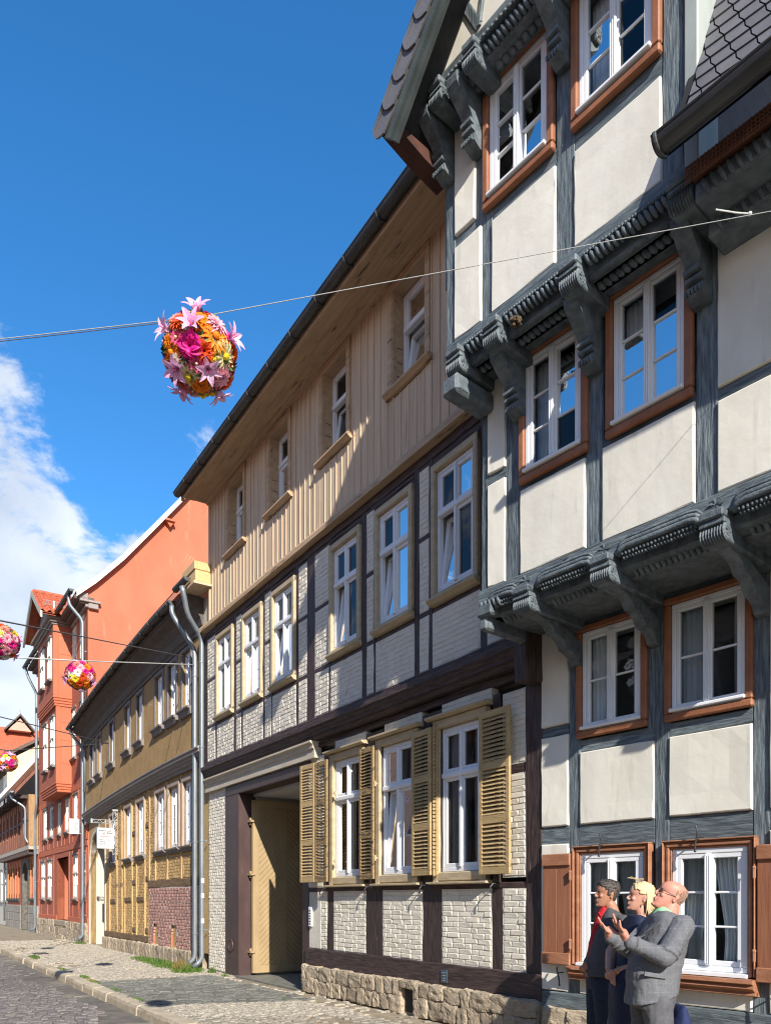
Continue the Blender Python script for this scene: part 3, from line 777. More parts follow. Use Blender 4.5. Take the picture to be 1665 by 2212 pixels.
def beads(s0, s1, y, z, pitch=.034, h=.032, name='bead_carving'):
    mb = MB(); n = max(2, int((s1-s0)/pitch))
    for i in range(n):
        x = -(s0+(s1-s0)*(i+.5)/n); e = pitch*.36
        mb.cbox(x-e, x+e, y-.02, y+.022, z-h/2+RS.uniform(-.004,.004), z+h/2, .008)
    return mb.build(name, M_slC, B1)
def carved_star(s, y, z, r=.07):
    mb = MB()
    for q in range(6):
        t = q*math.pi/3+.2; mb.add([(-s,y+.004,z),(-s+r*math.cos(t),y+.014,z+r*math.sin(t)),(-s+r*.7*math.cos(t+.45),y+.002,z+r*.7*math.sin(t+.45))], [(0,1,2)])
    mb.build('star_carving', M_slC, B1)
# first jetty
S1 = (.49, 1.39, 2.42, 3.4)
MB().timber((.135,4.765), (-6,4.765), .175, .52, .885, .004).build('sill_beam', M_slH, B1)
MB().cbox(-6, .135, .50, .80, 4.55, 4.68, .02).build('sill_underbeam', M_slC, B1)
soffit(-.02, .62, 4.54, 4.60, -.1, 6)
for s in S1:
    beam_end(s, .97, 4.515, .21, .075, .95)
    carved_star(s, .888, 4.76)
    P = [(-.02,4.06),(.08,4.08),(.13,4.15),(.20,4.19),(.28,4.20),(.33,4.27),(.40,4.31),(.48,4.32),(.53,4.38),(.60,4.42),(.70,4.43),(.80,4.45),(.86,4.46),(.86,4.5),(.58,4.5),(.05,4.32),(-.02,4.30)]
    mb = MB(); mb.prism_x(P, -s-.055, -s+.055); mb.build('bracket', M_slC, B1)
prev = -.02
for s in S1:
    a, b = prev, s-.12
    if b > a+.1:
        lo = a+.02
        tb = MB()
        for (yy, z, r) in ((.90,4.745,.022), (.905,4.705,.026), (.89,4.785,.014)):
            tb.tube([(-lo,yy-.01,z-.05), (-lo-.04,yy,z-.012), (-lo-.1,yy,z), (-b+.1,yy,z), (-b+.04,yy,z-.012), (-b,yy-.01,z-.05)], r, 8)
        tb.build('keel_moulding', M_slC, B1, smooth=True)
        beads(lo+.03, b-.03, .885, 4.655); beads(lo+.04, b-.04, .87, 4.622, .03, .024)
        lobes(a+.06, b-.04, .70, 4.56, .12, .052, .05, .15)
    prev = s+.12
MB().cbox(-.07, .135, .50, .93, 4.55, 4.68, .02).build('corner_beam', M_slC, B1)
MB().cbox(.02, .12, -.02, .90, 4.42, 4.60, .02).build('corner_joist', M_slC, B1)
lobes(-.10, .18, .90, 4.66, .10, .05, .03, .2)
# second storey
post(-.13, -.04, 4.85, 7.0, Y1); post(.20, .40, 4.85, 7.0, Y1); post(1.17, 1.35, 4.85, 7.0, Y1); post(2.23, 2.42, 4.85, 7.0, Y1); post(3.3, 3.5, 4.85, 7.0, Y1)
rail(-.04, .20, 5.93, 6.04, Y1); rail(2.42, 3.3, 5.60, 5.71, Y1); rail(.40, 1.17, 5.66, 5.79, Y1-.01); rail(1.35, 2.23, 5.67, 5.80, Y1-.01)
MB().timber((.13,7.03), (-6,7.03), .12, Y1-.12, Y1-.003).build('wall_plate', M_slH, B1)
panel(-.04, .20, 4.86, 5.93, Y1); panel(-.04, .20, 6.04, 6.99, Y1)
panel(.40, 1.17, 4.86, 5.70, Y1); panel(1.35, 2.23, 4.86, 5.70, Y1)
panel(2.42, 3.3, 4.86, 5.60, Y1); panel(2.42, 3.3, 5.71, 6.99, Y1); panel(3.5, 6, 4.86, 6.99, Y1)
for i, (a, b) in enumerate(((.475,1.135), (1.475,2.15))):
    w = window(B1, -b, -a, 5.82, 6.97, Y1+.025, two(3), casing=(.075,.03), fw=.04, ribs=True)
    MB().cbox(-b-.005, -a+.005, Y1+.02, Y1+.08, 5.83, 5.865, .008).build('sill', M_white, w)
    haze_sheet(w, -(a+b)/2+.06, -a-.05, 5.88, 6.93, Y1-.11); curtain_or_haze(w, -b+.05, -b+.15, 5.87, 6.94, Y1-.12, 3, .02)
# second jetty
S2 = (-.03, .47, 1.36, 2.38)
MB().timber((.19,7.19), (-2.44,7.19), .14, 1.0, 1.325, .005).build('sill_beam', M_slH, B1)
MB().cbox(-2.44, .19, .98, 1.24, 6.99, 7.12, .02).build('sill_underbeam', M_slC, B1)
soffit(.80, 1.15, 6.99, 7.08, -.15, 6)
prev = None
for s in S2:
    beam_end(s, 1.40, 6.955, .20, .075, .55)
    if s > 0: console(s-.06 if s < .6 else s-.08, Y1, 6.98 if s < 2 else 7.0)
    if prev is not None:
        a, b = prev+.11, s-.11
        lobes(a+.02, b-.02, 1.31, 7.07, .10, .05, .035, .45); beads(a, b, 1.325, 7.13, .03, .03)
        rope_row(a, b, 1.10, 6.97, .045, .06); MB().tube([(-a,1.22,6.985), (-b,1.22,6.985)], .03, 8).build('round_moulding', M_slC, B1, smooth=True)
    prev = s
mb = MB(); mb.cbox(-.06, .165, .85, 1.42, 6.66, 6.86, .035); mb.build('corner_joist', M_slC, B1)
# crumbled end of a carved beam
mb = MB()
for q in range(40):
    t = RS.uniform(0, 6.28); r = .045*math.sqrt(RS.random()); mb.ball((-.735+r*math.cos(t)*1.1, 1.33+RS.uniform(-.03,.05)-r*.2, 6.985+r*math.sin(t)), RS.uniform(.008,.022), 5, 4)
nest = mb.build('nest', mat('brown_nest', (.17,.115,.065), (.035,.022,.014), 30, (1,1,1), .95, .5), None, label='small brown crumbly nest stuck under the carved beam of the blue-grey house', cat='nest')
nest.matrix_world = FR[1]
# third storey
post(-.21, -.08, 7.25, 9.5, Y2); post(.28, .42, 7.25, 8.3, Y2); post(1.17, 1.37, 7.25, 9.5, Y2); post(2.19, 2.37, 7.1, 11.2, Y2); post(.20, .31, 8.2, 9.5, Y2-.004)
rail(-.08, .28, 8.20, 8.32, Y2); rail(.42, 1.17, 8.13, 8.31, Y2); rail(1.37, 2.19, 8.09, 8.30, Y2)
MB().timber((.2,9.52), (-2.37,9.52), .12, Y2-.12, Y2-.003).build('wall_plate', M_slH, B1)
panel(-.08, .20, 8.32, 9.46, Y2); panel(-.08, .28, 7.26, 8.20, Y2); panel(.42, 1.17, 7.26, 8.14, Y2); panel(1.37, 2.19, 7.26, 8.10, Y2)
MB().cbox(.08, .26, Y2-.10, Y2-.03, 7.9, 9.5, .01).build('side_board', M_slV, B1)
for i, (a, b) in enumerate(((.40,1.09), (1.425,2.12))):
    w = window(B1, -b, -a, 8.345, 9.41, Y2+.025, two(3), casing=(.075,.03), fw=.04, ribs=True)
    MB().cbox(-b-.005, -a+.005, Y2+.02, Y2+.08, 8.355, 8.39, .008).build('sill', M_white, w)
    haze_sheet(w, -(a+b)/2+.05, -a-.05, 8.40, 9.37, Y2-.11); curtain_or_haze(w, -b+.05, -b+.13, 8.39, 9.38, Y2-.12, 3, .02)
# third jetty and gable
MB().timber((.10,9.60), (-2.4,9.60), .12, 1.32, 1.625, .005).build('sill_beam', M_slH, B1)
MB().cbox(-2.4, .10, 1.28, 1.54, 9.42, 9.54, .02).build('sill_underbeam', M_slC, B1)
for i, s in enumerate((.02, .47, 1.29, 2.3)):
    beam_end(s, 1.70, 9.40, .17, .06, .5)
    console((-.15, .25, 1.27, 2.28)[i], Y2, 9.46, .13)
    if i:
        a = (.02, .47, 1.29, 2.3)[i-1]+.1; b = s-.1
        lobes(a, b, 1.57, 9.47, .10, .05, .035, .5); beads(a, b, 1.625, 9.545, .05, .035)
        rope_row(a, b, 1.42, 9.42, .05, .075)
MB().prism_y([(.06,9.66), (-2.4,9.66), (-2.4,9.9), (-1.17,11.25)], 1.48, 1.61).build('gable_panel', M_plas, B1)
for (a, b, w_) in (((-.20,10.35), (-.53,9.70), .09), ((-.53,9.70), (-.72,10.6), .05), ((.03,9.68), (-.30,10.15), .06), ((-1.17,9.68), (-1.17,11.1), .13), ((-1.3,10.4), (-1.8,9.7), .1)):
    MB().timber(a, b, w_, 1.5, 1.632, .003).build('brace', M_slV, B1)
# roof of the cross gable: barge board and slates on the verge
def rp(t, off=0.0, y=2.0):  # along the left verge from the eaves upward
    return (.37-.70*t+off*.74, y, 9.22+.77*t+off*.67)
mb = MB()
for y0, y1, o0, o1 in ((1.62,1.98,-.03,.02),):
    vs = []
    for t in (-.05, 3.2):
        for (o, y) in ((o0,y0),(o1,y0),(o1,y1),(o0,y1)): vs.append(rp(t, o, y))
    mb.add(vs, [(0,1,5,4),(1,2,6,5),(2,3,7,6),(3,0,4,7),(0,3,2,1),(4,5,6,7)])
mb.build('verge_soffit', mat('verge_dark_boards', (.035,.038,.042), (.02,.022,.025), 4, (1,1,1), .8, .4), B1)
mb = MB()
for (o0, o1, y) in ((-.17,-.03,1.985), (-.205,-.165,2.0), (-.27,-.20,1.965)):
    vs = [rp(-.08, o0, y-.03), rp(-.08, o1, y-.03), rp(3.2, o1, y-.03), rp(3.2, o0, y-.03), rp(-.08, o0, y+.012), rp(-.08, o1, y+.012), rp(3.2, o1, y+.012), rp(3.2, o0, y+.012)]
    mb.add(vs, [(0,1,2,3),(7,6,5,4),(0,4,5,1),(1,5,6,2),(2,6,7,3),(3,7,4,0)])
mb.build('barge_board', mat('barge_grey_green', (.075,.09,.085), (.05,.06,.058), 1.5, (3,3,3), .55, .15), B1)
for i in range(15):
    t0 = -.06+i*.215; vs = []; n = 7
    lo = [rp(t0+.03*abs(math.sin(math.pi*(j/(n-1))))*0-.055*math.sin(math.pi*min(1,j/(n-1)*1.0)), -.085+.23*j/(n-1), 2.03+.004*(i % 2)) for j in range(n)]
    hi = [rp(t0+.26, -.085+.23*j/(n-1), 2.008) for j in range(n)]
    fr_ = lo+hi; bk = [(p[0], p[1]-.018, p[2]) for p in fr_]
    mb = MB(); mb.add(fr_+bk, [(j, j+1, n+j+1, n+j) for j in range(n-1)] + [(2*n+j+1, 2*n+j, 3*n+j, 3*n+j+1) for j in range(n-1)] + [(j+1, j, 2*n+j, 2*n+j+1) for j in range(n-1)] + [(0, n, 3*n, 2*n), (n-1, 2*n-1+0, 4*n-1, 3*n-1)])
    mb.build('verge_slate', M_slate, B1)
mb = MB()   # the roof planes themselves
vs = [rp(-.05, .14, 2.03), rp(3.25, .14, 2.03), rp(3.25, .14, -6), rp(-.05, .14, -6)]
mb.add(vs, [(0,1,2,3)]); mb.add([(p[0]-.03, p[1], p[2]-.03) for p in vs], [(0,1,2,3)])
apx = rp(3.25, .10, 2.03)
mb.add([apx, (-2.62,2.03,9.4), (-2.62,-6,9.4), (apx[0],-6,apx[2])], [(0,1,2,3)])
mb.build('gable_roof', M_slate, B1)
mb = MB(); mb.prism_x([(1.25,9.16),(1.99,9.17),(1.99,9.13),(1.6,9.04),(1.25,9.0)], .22, .40); mb.build('eaves_return', mat('eaves_rust', (.085,.032,.022), (.05,.022,.018), 5, (1,1,1), .85, .5), B1)
# main roof to the right: flashing, slates, gutter, mesh, fluted eaves beams
MB().cbox(-2.50, -2.385, Y2-.3, Y2+.03, 7.16, 11.2, .012).build('lead_flashing', M_lead, B1)
sl = R(68); ey, ez = 1.64, 7.10
def slp(s, t, n=0.0): return (-s, ey-t*math.cos(sl)+n*math.sin(sl), ez+t*math.sin(sl)+n*math.cos(sl))
mb = MB(); mb.add([slp(2.42,-.05), slp(6,-.05), slp(6,5), slp(2.42,5)], [(0,1,2,3)]); mb.build('main_roof', mat('slate_bed', (.02,.02,.022), None, 5, (1,1,1), .9, 0), B1)
P_ = .155; Ph = .19
for i in range(-2, 24):
    for j in range(-1, 16):
        cs = 2.45+i*P_-j*.075+.3; ct = -.05+j*Ph-.25*(i*P_)+.30
        if cs < 2.30 or cs > 4.6 or ct < -.26 or ct > 2.6: continue
        n = 6; g = .005; cv = lambda v: .075*(1-v)**1.6
        lo = [(cs+.075+g+(P_-2*g)*k/n, ct-.25*P_*k/n) for k in range(n+1)]
        hi = [(cs+g+(P_-2*g)*k/n, ct+Ph*1.05-.25*P_*k/n) for k in range(n+1)]
        md = [(cs+cv(.5)+g+(P_-2*g)*k/n, ct+Ph*.52-.25*P_*k/n) for k in range(n+1)]
        lo, md, hi = [[(max(2.505, a), max(-.14, b)) for a, b in q] for q in (lo, md, hi)]
        if lo[-1][0] <= 2.51: continue
        if max(b for a, b in hi) <= -.13: continue
        mb = MB(); F_ = [slp(a, b, .024) for a, b in lo]+[slp(a, b, .019) for a, b in md]+[slp(a, b, .013) for a, b in hi]; B_ = [slp(a, b, .004) for a, b in lo]+[slp(a, b, .004) for a, b in md]
        m = n+1
        mb.add(F_+B_, [(r*m+k, r*m+k+1, (r+1)*m+k+1, (r+1)*m+k) for r in range(2) for k in range(n)]+[(k+1, k, 3*m+k, 3*m+k+1) for k in range(n)]+[(n, m+n, 4*m+n, 3*m+n)])
        mb.build('roof_slate', M_slate, B1)
gutter(B1, -6, -2.40, 1.74, 7.12, .085, M_zincD, brackets=0)
k = MB(); k.tube([(-2.43,1.74+.095*math.cos(math.pi*i/10),7.12-.095*math.sin(math.pi*i/10)) for i in range(11)], .016, 8); k.build('gutter_end_ring', M_zincD, B1)
mb = MB()
for i in range(int(3.4/.028)): mb.box(-2.5-i*.028-.004, -2.5-i*.028+.004, 1.50, 1.508, 6.90, 7.03)
for i in range(5): mb.box(-6, -2.49, 1.499, 1.509, 6.905+i*.028, 6.911+i*.028)
mb.build('bird_mesh', M_mesh, B1, kind='stuff')
MB().box(-6, -2.5, 1.30, 1.46, 6.98, 7.06).build('eaves_board', M_mesh, B1)
def fluted(s0, s1, y, z, h, dep, name):
    MB().cbox(-s1, -s0, y-dep-.1, y-.01, z-h/2, z+h/2, .02).build(name, M_slC, B1)
    mb = MB(); n = int((s1-s0-.06)/.062)
    for i in range(n):
        x = -(s0+.06+(s1-s0-.08)*(i+.5)/n)
        mb.ball((x, y-.01, z), (.021,.026,h*.52), 7, 8, Matrix.Rotation(.38, 3, 'Y'))
    mb.build(name.replace('beam', 'flutes'), M_slC, B1, smooth=True)
fluted(2.50, 6, 1.40, 6.90, .15, .3, 'upper_eaves_beam'); fluted(2.47, 6, 1.14, 6.80, .15, .3, 'lower_eaves_beam')
# body of the house behind the front
mb = MB()
mb.box(-6, .0, -9, -8.8, -.2, 9.4); mb.box(-6.2, -6, -9, 1.2, -.2, 7.1)
mb.box(-.02, .02, -9, -.12, .4, 7.0); mb.box(.02, .14, -9, Y1-.12, 4.62, 7.0); mb.box(.10, .24, -9, Y2-.12, 7.0, 9.3)
mb.box(-6, .0, -9, -.02, 4.58, 4.8); mb.box(-6, .1, -9, Y1-.12, 7.08, 7.2); mb.box(-6, 0, -9, -.05, 2.2, 2.36); mb.box(-2.45, .1, -9, Y2-.12, 9.55, 9.7)
mb.build('house_body', M_gdark, B1)
mb = MB(); mb.box(-6, -.1, -1.42, -1.4, .4, 4.5); mb.box(-6, -.1, -1.0, -.98, 4.8, 7.05); mb.box(-2.4, 0, -.8, -.78, 7.2, 9.5); mb.build('room_back_wall', M_room, B1)
MB().box(-2.40, -2.36, -6, Y2-.12, 7.2, 10.5).build('cheek_wall', M_gdark, B1)
# ------------------------------------------------------------------ brick-infilled house with gateway and tan boarded top storey
B2 = empty('gateway_house', 2, 5.2, 0, 0, label='white brick and dark timber house with carriage gateway and tan boarded upper floor', cat='house')
RS = random.Random(33)
bl = []
def dpost(x0, x1, z0, z1, y, name='post'): MB().timber(((x0+x1)/2, z0), ((x0+x1)/2, z1), x1-x0, y-.13, y, .006).build(name, M_dkV, B2)
def drail(x0, x1, z0, z1, y, name='rail'): MB().timber((x0, (z0+z1)/2), (x1, (z0+z1)/2), z1-z0, y-.125, y-.004, .006).build(name, M_dkH, B2)
joint = MB()
def infill(x0, x1, z0, z1, y, bl_=.25, bh=.07):
    joint.box(x0-.01, x1+.01, y-.12, y-.0075, z0-.01, z1+.01)
    lay_bricks(bl, x0+.004, x1-.004, z0+.004, z1-.004, y-.0, bl_, bh, rot=RS.randint(0, 1))
# ground floor
G = 0.0
for a, b, c, d in ((0,.26,.74,4.2), (.64,.85,.74,1.72), (1.82,2.27,.74,4.1), (3.25,3.72,.74,4.1), (4.71,4.94,.74,1.72)): dpost(a, b, c, d, G)
MB().timber((-.02,.60), (5.62,.60), .30, -.16, .03, .010).build('sole_beam', M_dkH, B2)
drail(.26, 5.62, 1.715, 1.80, G-.002)
for a, b in ((.26,.64), (.85,1.82), (2.27,3.25), (3.72,4.71), (4.94,5.14)): infill(a, b, .755, 1.712, G+.005)
MB().cbox(5.14, 5.56, -.1, .005, .755, 1.712, .006).build('plaster_panel', M_wmortar, B2)
infill(.26, .64, 1.86, 3.05, G+.005); infill(.26, .64, 3.18, 4.02, G+.005); drail(.26, .66, 3.05, 3.18, G)
for a, b in ((.70,.84),(2.0,2.28),(3.4,3.72),(4.87,5.06)): dpost(a, b, 1.80, 4.06, G-.006)
infill(5.06, 5.60, 1.80, 4.0, G+.004)
for a, b in ((.86,1.82), (2.30,3.20), (3.74,4.66)): infill(a, b, 4.03, 4.16, G+.005, .25, .065)
drail(0, 5.4, 4.155, 4.25, G+.012)
tw = lambda tilt=0, zs=.68: [(0,.5,0,zs,1,1,0), (.5,1,0,zs,1,1,tilt), (0,.5,zs,1,1,1,0), (.5,1,zs,1,1,1,0)]
for i, (a, b) in enumerate(((1.03,1.85), (2.45,3.27), (3.85,4.67))):
    w = window(B2, a, b, 1.95, 3.83, G-.01, tw(.075 if i == 1 else 0), fw=.055, sw=.05, mull=.045)
    k = MB(); k.cbox(a-.12, a-.003, -.06, .05, 1.80, 3.86, .012); k.cbox(b+.003, b+.12, -.06, .05, 1.80, 3.86, .012)
    k.cbox(a-.12, b+.12, -.06, .052, 3.835, 3.95, .012); k.cbox(a-.12, b+.12, -.06, .048, 1.83, 1.945, .012); k.build('casing', M_beige, w)
    k = MB(); k.prism_x([(-.04,4.02),(.13,4.0),(.13,3.975),(.08,3.955),(-.04,3.952)], a-.2, b+.2); k.build('head_board', M_beige, w)
    k = MB(); k.prism_x([(-.04,1.83),(.11,1.815),(.11,1.795),(.04,1.785),(-.04,1.785)], a-.19, b+.19); k.build('sill', M_beige, w)
    curtain_or_haze(w, a+.06, a+.25, 2.0, 3.78, -.12, 3, .02); curtain_or_haze(w, b-.30, b-.06, 2.0, 3.78, -.12, 4, .02)
    curtain_or_haze(w, (a+b)/2-.04, (a+b)/2+.10, 2.0, 3.78, -.14, 3, .02)
# louvred shutters
def louvre(x0, x1, z0, z1, y0, y1, mtl, label=None):
    """leaf from (x0,y0) to (x1,y1) in plan"""
    d = Vector((x1-x0, y1-y0, 0)); L = d.length; ang = math.atan2(d.y, d.x); o = org(B2); T = .034
    M = Matrix.Translation((x0-o[0], y0-o[1], 0)) @ Matrix.Rotation(ang, 4, 'Z')
    fw = .058; mb = MB()
    mb.cbox(0, fw, 0, T, z0, z1, .005); mb.cbox(L-fw, L, 0, T, z0, z1, .005)
    zr = [z0, z0+(z1-z0)*.335, z0+(z1-z0)*.665, z1]
    hts = [(zr[0], zr[0]+.09), (zr[1]-.05, zr[1]+.05), (zr[2]-.05, zr[2]+.05), (zr[3]-.08, zr[3])]
    for a, b in hts: mb.cbox(fw, L-fw, .002, T-.002, a, b, .004)
    me = mb.mesh('shutter', mtl); sh = ob('shutter', me, B2); sh.matrix_local = M
    if label: sh['label'] = label
    s = MB(); s.cbox(-.5*(L-2*fw), .5*(L-2*fw), -.004, .004, -.026, .026, .002); sm = s.mesh('slat', mtl)
    for k in range(3):
        a, b = hts[k][1], hts[k+1][0]; n = int((b-a)/.048)
        for i in range(n):
            q = ob('slat', sm, sh); q.location = (L/2, T/2, a+(b-a)*(i+.5)/n); q.rotation_euler = (R(38)+RS.uniform(-.05,.05), 0, RS.uniform(-.004,.004))
    return sh
louvre(4.98, 5.44, 1.87, 3.84, .19, .215, M_shut)
louvre(4.54, 4.965, 1.87, 3.83, .20, .185, M_shutold, 'flaking brown-ochre louvred leaf')
louvre(3.35, 3.77, 1.89, 3.87, .075, .06, M_shutold, 'flaking brown-ochre louvred leaf')
louvre(1.93, 2.40, 1.91, 3.87, .085, .055, M_shut); louvre(1.86, 1.925, 1.91, 3.87, .03, .075, M_shut)
louvre(.42, .96, 1.89, 3.85, .075, .075, M_shut)
for (x, z) in ((4.52,3.3),(4.52,2.2),(3.33,3.3),(3.33,2.2)):
    k = MB(); k.tube([(x,.08,z-.04),(x,.08,z+.04)], .014, 8); k.box(x-.012, x+.06, .05, .075, z-.012, z+.012); k.build('hinge', M_beige, B2)
for x in (4.95, 3.55, 2.15, .72):
    mb = MB(); mb.tube([(x,0,1.78),(x,.09,1.78),(x+.01,.12,1.74),(x+.012,.12,1.66)], .009, 6); mb.build('shutter_stay', M_iron, B2)
# plinth
xs = [(5.62,-.08)]
for z0, z1, a, b in ((.24,.46,.16,.40), (0.0,.245,.14,.34)):
    stone_row(B2, .02, 2.32, z0, z1, .13, a, b); stone_row(B2, 2.62, 5.64, z0, z1, .13, a, b)
stone_row(B2, 2.30, 2.66, .36, .48, .13, .16, .2)
MB().box(.0, 5.64, -.2, .055, -.1, .44).build('plinth_core', M_joint, B2)
MB().box(2.34, 2.60, -.25, .057, 0.02, .34).build('cellar_vent', M_dark, B2)
mb = MB(); mb.cbox(1.66, 1.80, .03, .045, .50, .67, .006); pl = mb.build('number_plate', M_blueplate, B2)
k = MB()
for i, (a, b, z) in enumerate(((1.68,1.70,.63),(1.72,1.77,.625),(1.69,1.76,.59),(1.70,1.75,.555),(1.70,1.76,.525))): k.box(a, b, .0455, .047, z, z+.012)
k.build('lettering', M_galv, pl)
MB().cbox(5.42, 5.53, .008, .04, 1.12, 1.46, .008).build('bell_panel', M_white, B2)
mb = MB()
for i in range(6): mb.box(5.435, 5.515, .041, .043, 1.16+i*.045, 1.175+i*.045)
mb.build('bell_name_strips', M_gdark, B2)
# gateway
for (x0, x1, y0) in ((8.62,9.36,-.02),): MB().cbox(x0, x1, -.35, .03, -.02, 3.78, .02).build('gate_jamb', M_jamb, B2)
MB().cbox(5.58, 5.84, -.30, .0, .42, 3.78, .012).build('gate_jamb', M_jamb, B2)
MB().cbox(5.5, 9.36, -.30, .035, 3.765, 3.975, .015).build('gate_lintel', M_jamb, B2)
mb = MB(); n = 24
mb.tube([(9.02+.12*math.cos(6.283*i/n), .045, .62+.12*math.sin(6.283*i/n)) for i in range(n+1)], .016, 8, caps=False); mb.tube([(9.02,.028,.62),(9.02,.05,.62)], .10, 20); mb.build('round_boss', M_jamb, B2)
mb = MB(); mb.prism_x([(-.05,3.98),(.09,3.98),(.09,4.12),(.12,4.14),(.12,4.20),(.17,4.23),(.17,4.262),(-.05,4.262)], 5.22, 10.42); mb.build('beige_fascia', mat('pale_beige_fascia', (.60,.53,.42), (.50,.43,.33), 1.5, (1.5,8,8), .7, .3, 8, patch=((.30,.24,.17), 2.4, .64, .74)), B2)
prof = [(-.05,4.262),(.10,4.262),(.13,4.30),(.13,4.325),(.165,4.335),(.165,4.375),(.20,4.40),(.20,4.43),(.23,4.445),(.23,4.52),(.16,4.555),(-.05,4.555)]
mb = MB(); mb.prism_x([(y, z) for y, z in prof], .16, 5.20); mb.build('moulded_beam', M_dkH, B2)
mb = MB(); mb.prism_x([(y*.92, z+.003) for y, z in prof], 5.225, 10.42); mb.build('moulded_beam', M_dkH, B2)
MB().timber((.08,4.02), (.08,4.62), .20, -.1, .26, .006).build('corner_block', M_dkV, B2)
for (a, b) in ((9.38,10.40),): infill(a, b, .02, 3.97, G+.01, .125, .072)
# passage and open gate leaf
mb = MB(); mb.box(8.62, 8.9, -7, -.35, -.1, 3.78); mb.box(5.3, 5.58, -7, -.3, -.1, 3.78); mb.box(5.3, 8.9, -7.1, -7, -.1, 3.8); mb.build('passage_wall', M_creamdoor, B2)
MB().box(5.5, 8.7, -7, -.3, 3.72, 3.80).build('passage_ceiling', M_ceil, B2)
MB().box(5.5, 8.7, -7, .1, -.1, .012).build('passage_floor', M_cobD, B2)
x = 8.50
gate = MB(); gate.box(x+.004, x+.05, -1.60, -.22, .06, 3.64)
g = gate.build('gate_leaf', M_door, B2)
fb = [(-.36,-.22,.06,3.64), (-1.60,-1.47,.06,3.64), (-.98,-.90,.22,3.50)]
mb = MB()
for a, b, c, d in fb: mb.cbox(x-.03, x+.003, a, b, c, d, .005)
for a, b in ((.06,.22), (3.50,3.64)): mb.cbox(x-.029, x+.003, -1.47, -.36, a, b, .005)
mb.build('gate_frame', M_door, g)
for (ya, yb, sg) in ((-.90,-.36,1), (-1.47,-.98,-1)):       # diagonal boards, each one a piece
    w = abs(yb-ya); t = -w
    while t < 3.28:
        z0, z1 = .22+t, .22+t+.112
        if sg > 0: P = [(yb, z0), (yb, z1), (ya, z1+w), (ya, z0+w)]
        else: P = [(ya, z0), (ya, z1), (yb, z1+w), (yb, z0+w)]
        # clip to the frame
        def clip(P, zc, keep):
            o_ = []
            for i in range(len(P)):
                a, b = P[i], P[(i+1) % len(P)]; ia, ib = keep(a[1]), keep(b[1])
                if ia: o_.append(a)
                if ia != ib: q = (zc-a[1])/(b[1]-a[1]); o_.append((a[0]+(b[0]-a[0])*q, zc))
            return o_
        P = clip(P, .22, lambda z: z >= .22); P = clip(P, 3.50, lambda z: z <= 3.50) if P else P
        if len(P) >= 3:
            cy = sum(p[0] for p in P)/len(P); cz = sum(p[1] for p in P)/len(P)
            Q = [(cy+(p[0]-cy)*.985, cz+(p[1]-cz)*.985-.0) for p in P]
            mb = MB(); mb.prism_x(Q, x-.014, x+.002); 
            mb.build('diagonal_board', M_door, g)
        t += .12
for z in (.5, 2.1, 3.2):
    k = MB(); k.tube([(8.54,-.2,z-.07),(8.54,-.2,z+.07)], .025, 8); k.box(8.44, 8.66, -.26, -.16, z-.02, z+.02); k.build('gate_hinge', M_door, g)
# first floor
F1_ = .12
ws = [(.93,1.87), (2.30,3.25), (3.66,4.60), (5.84,6.80), (7.24,8.18), (8.67,9.60)]
MB().timber((.26,4.585), (10.40,4.585), .075, 0, F1_+.02, .006).build('sole_beam', M_dkH, B2)
MB().timber((.0,7.46), (10.38,7.46), .13, 0, F1_+.01, .007).build('wall_plate', M_dkH, B2)
MB().timber((.3,7.36), (10.38,7.36), .07, 0, F1_-.006, .006).build('wall_plate', M_dkH, B2)
posts1 = [(.78,.92), (1.88,1.965), (2.165,2.29), (3.26,3.32), (3.50,3.65), (4.61,4.67), (5.13,5.43), (5.73,5.83), (6.81,6.86), (7.13,7.23), (8.19,8.28), (8.53,8.66), (9.61,9.71), (10.17,10.40)]
for a, b in posts1: dpost(a, b, 4.62, 7.40, F1_)
for a, b in ((.26,.78), (1.965,2.165), (3.32,3.50), (4.67,5.13), (5.43,5.73), (6.86,7.13), (8.28,8.53), (9.71,10.17)):
    infill(a, b, 4.63, 5.35, F1_+.005); infill(a, b, 5.44, 6.37, F1_+.005); infill(a, b, 6.46, 7.33, F1_+.005)
    drail(a, b, 5.35, 5.44, F1_); drail(a, b, 6.37, 6.46, F1_)
for a, b in ws:
    infill(a, b, 4.63, 5.34, F1_+.005); drail(a, b, 5.34, 5.41, F1_); drail(a, b, 7.27, 7.33, F1_)
tilts = {0:.12, 1:.12, 2:.12, 3:.12, 4:.03, 5:0}
for i, (a, b) in enumerate(ws):
    w = window(B2, a+.085, b-.085, 5.57, 7.16, F1_-.01, tw(tilts[i], .65), fw=.05, sw=.048, mull=.045)
    k = MB(); k.cbox(a, a+.083, F1_-.08, F1_+.045, 5.44, 7.26, .012); k.cbox(b-.083, b, F1_-.08, F1_+.045, 5.44, 7.26, .012)
    k.cbox(a, b, F1_-.08, F1_+.047, 7.163, 7.262, .012); k.cbox(a, b, F1_-.08, F1_+.043, 5.44, 5.567, .012); k.build('casing', M_beige, w)
    k = MB(); k.prism_x([(.05,5.52),(F1_+.10,5.50),(F1_+.10,5.475),(F1_+.05,5.43),(.05,5.42)], a-.02, b+.02); k.build('sill', M_beige, w)
    if i in (3, 4, 5): curtain_or_haze(w, a+.12, a+.36, 5.6, 7.1, -.03, 3, .02); curtain_or_haze(w, b-.34, b-.12, 5.6, 7.1, -.03, 3, .02)
    else: curtain_or_haze(w, a+.12, a+.22, 5.6, 7.1, -.15, 2, .02)
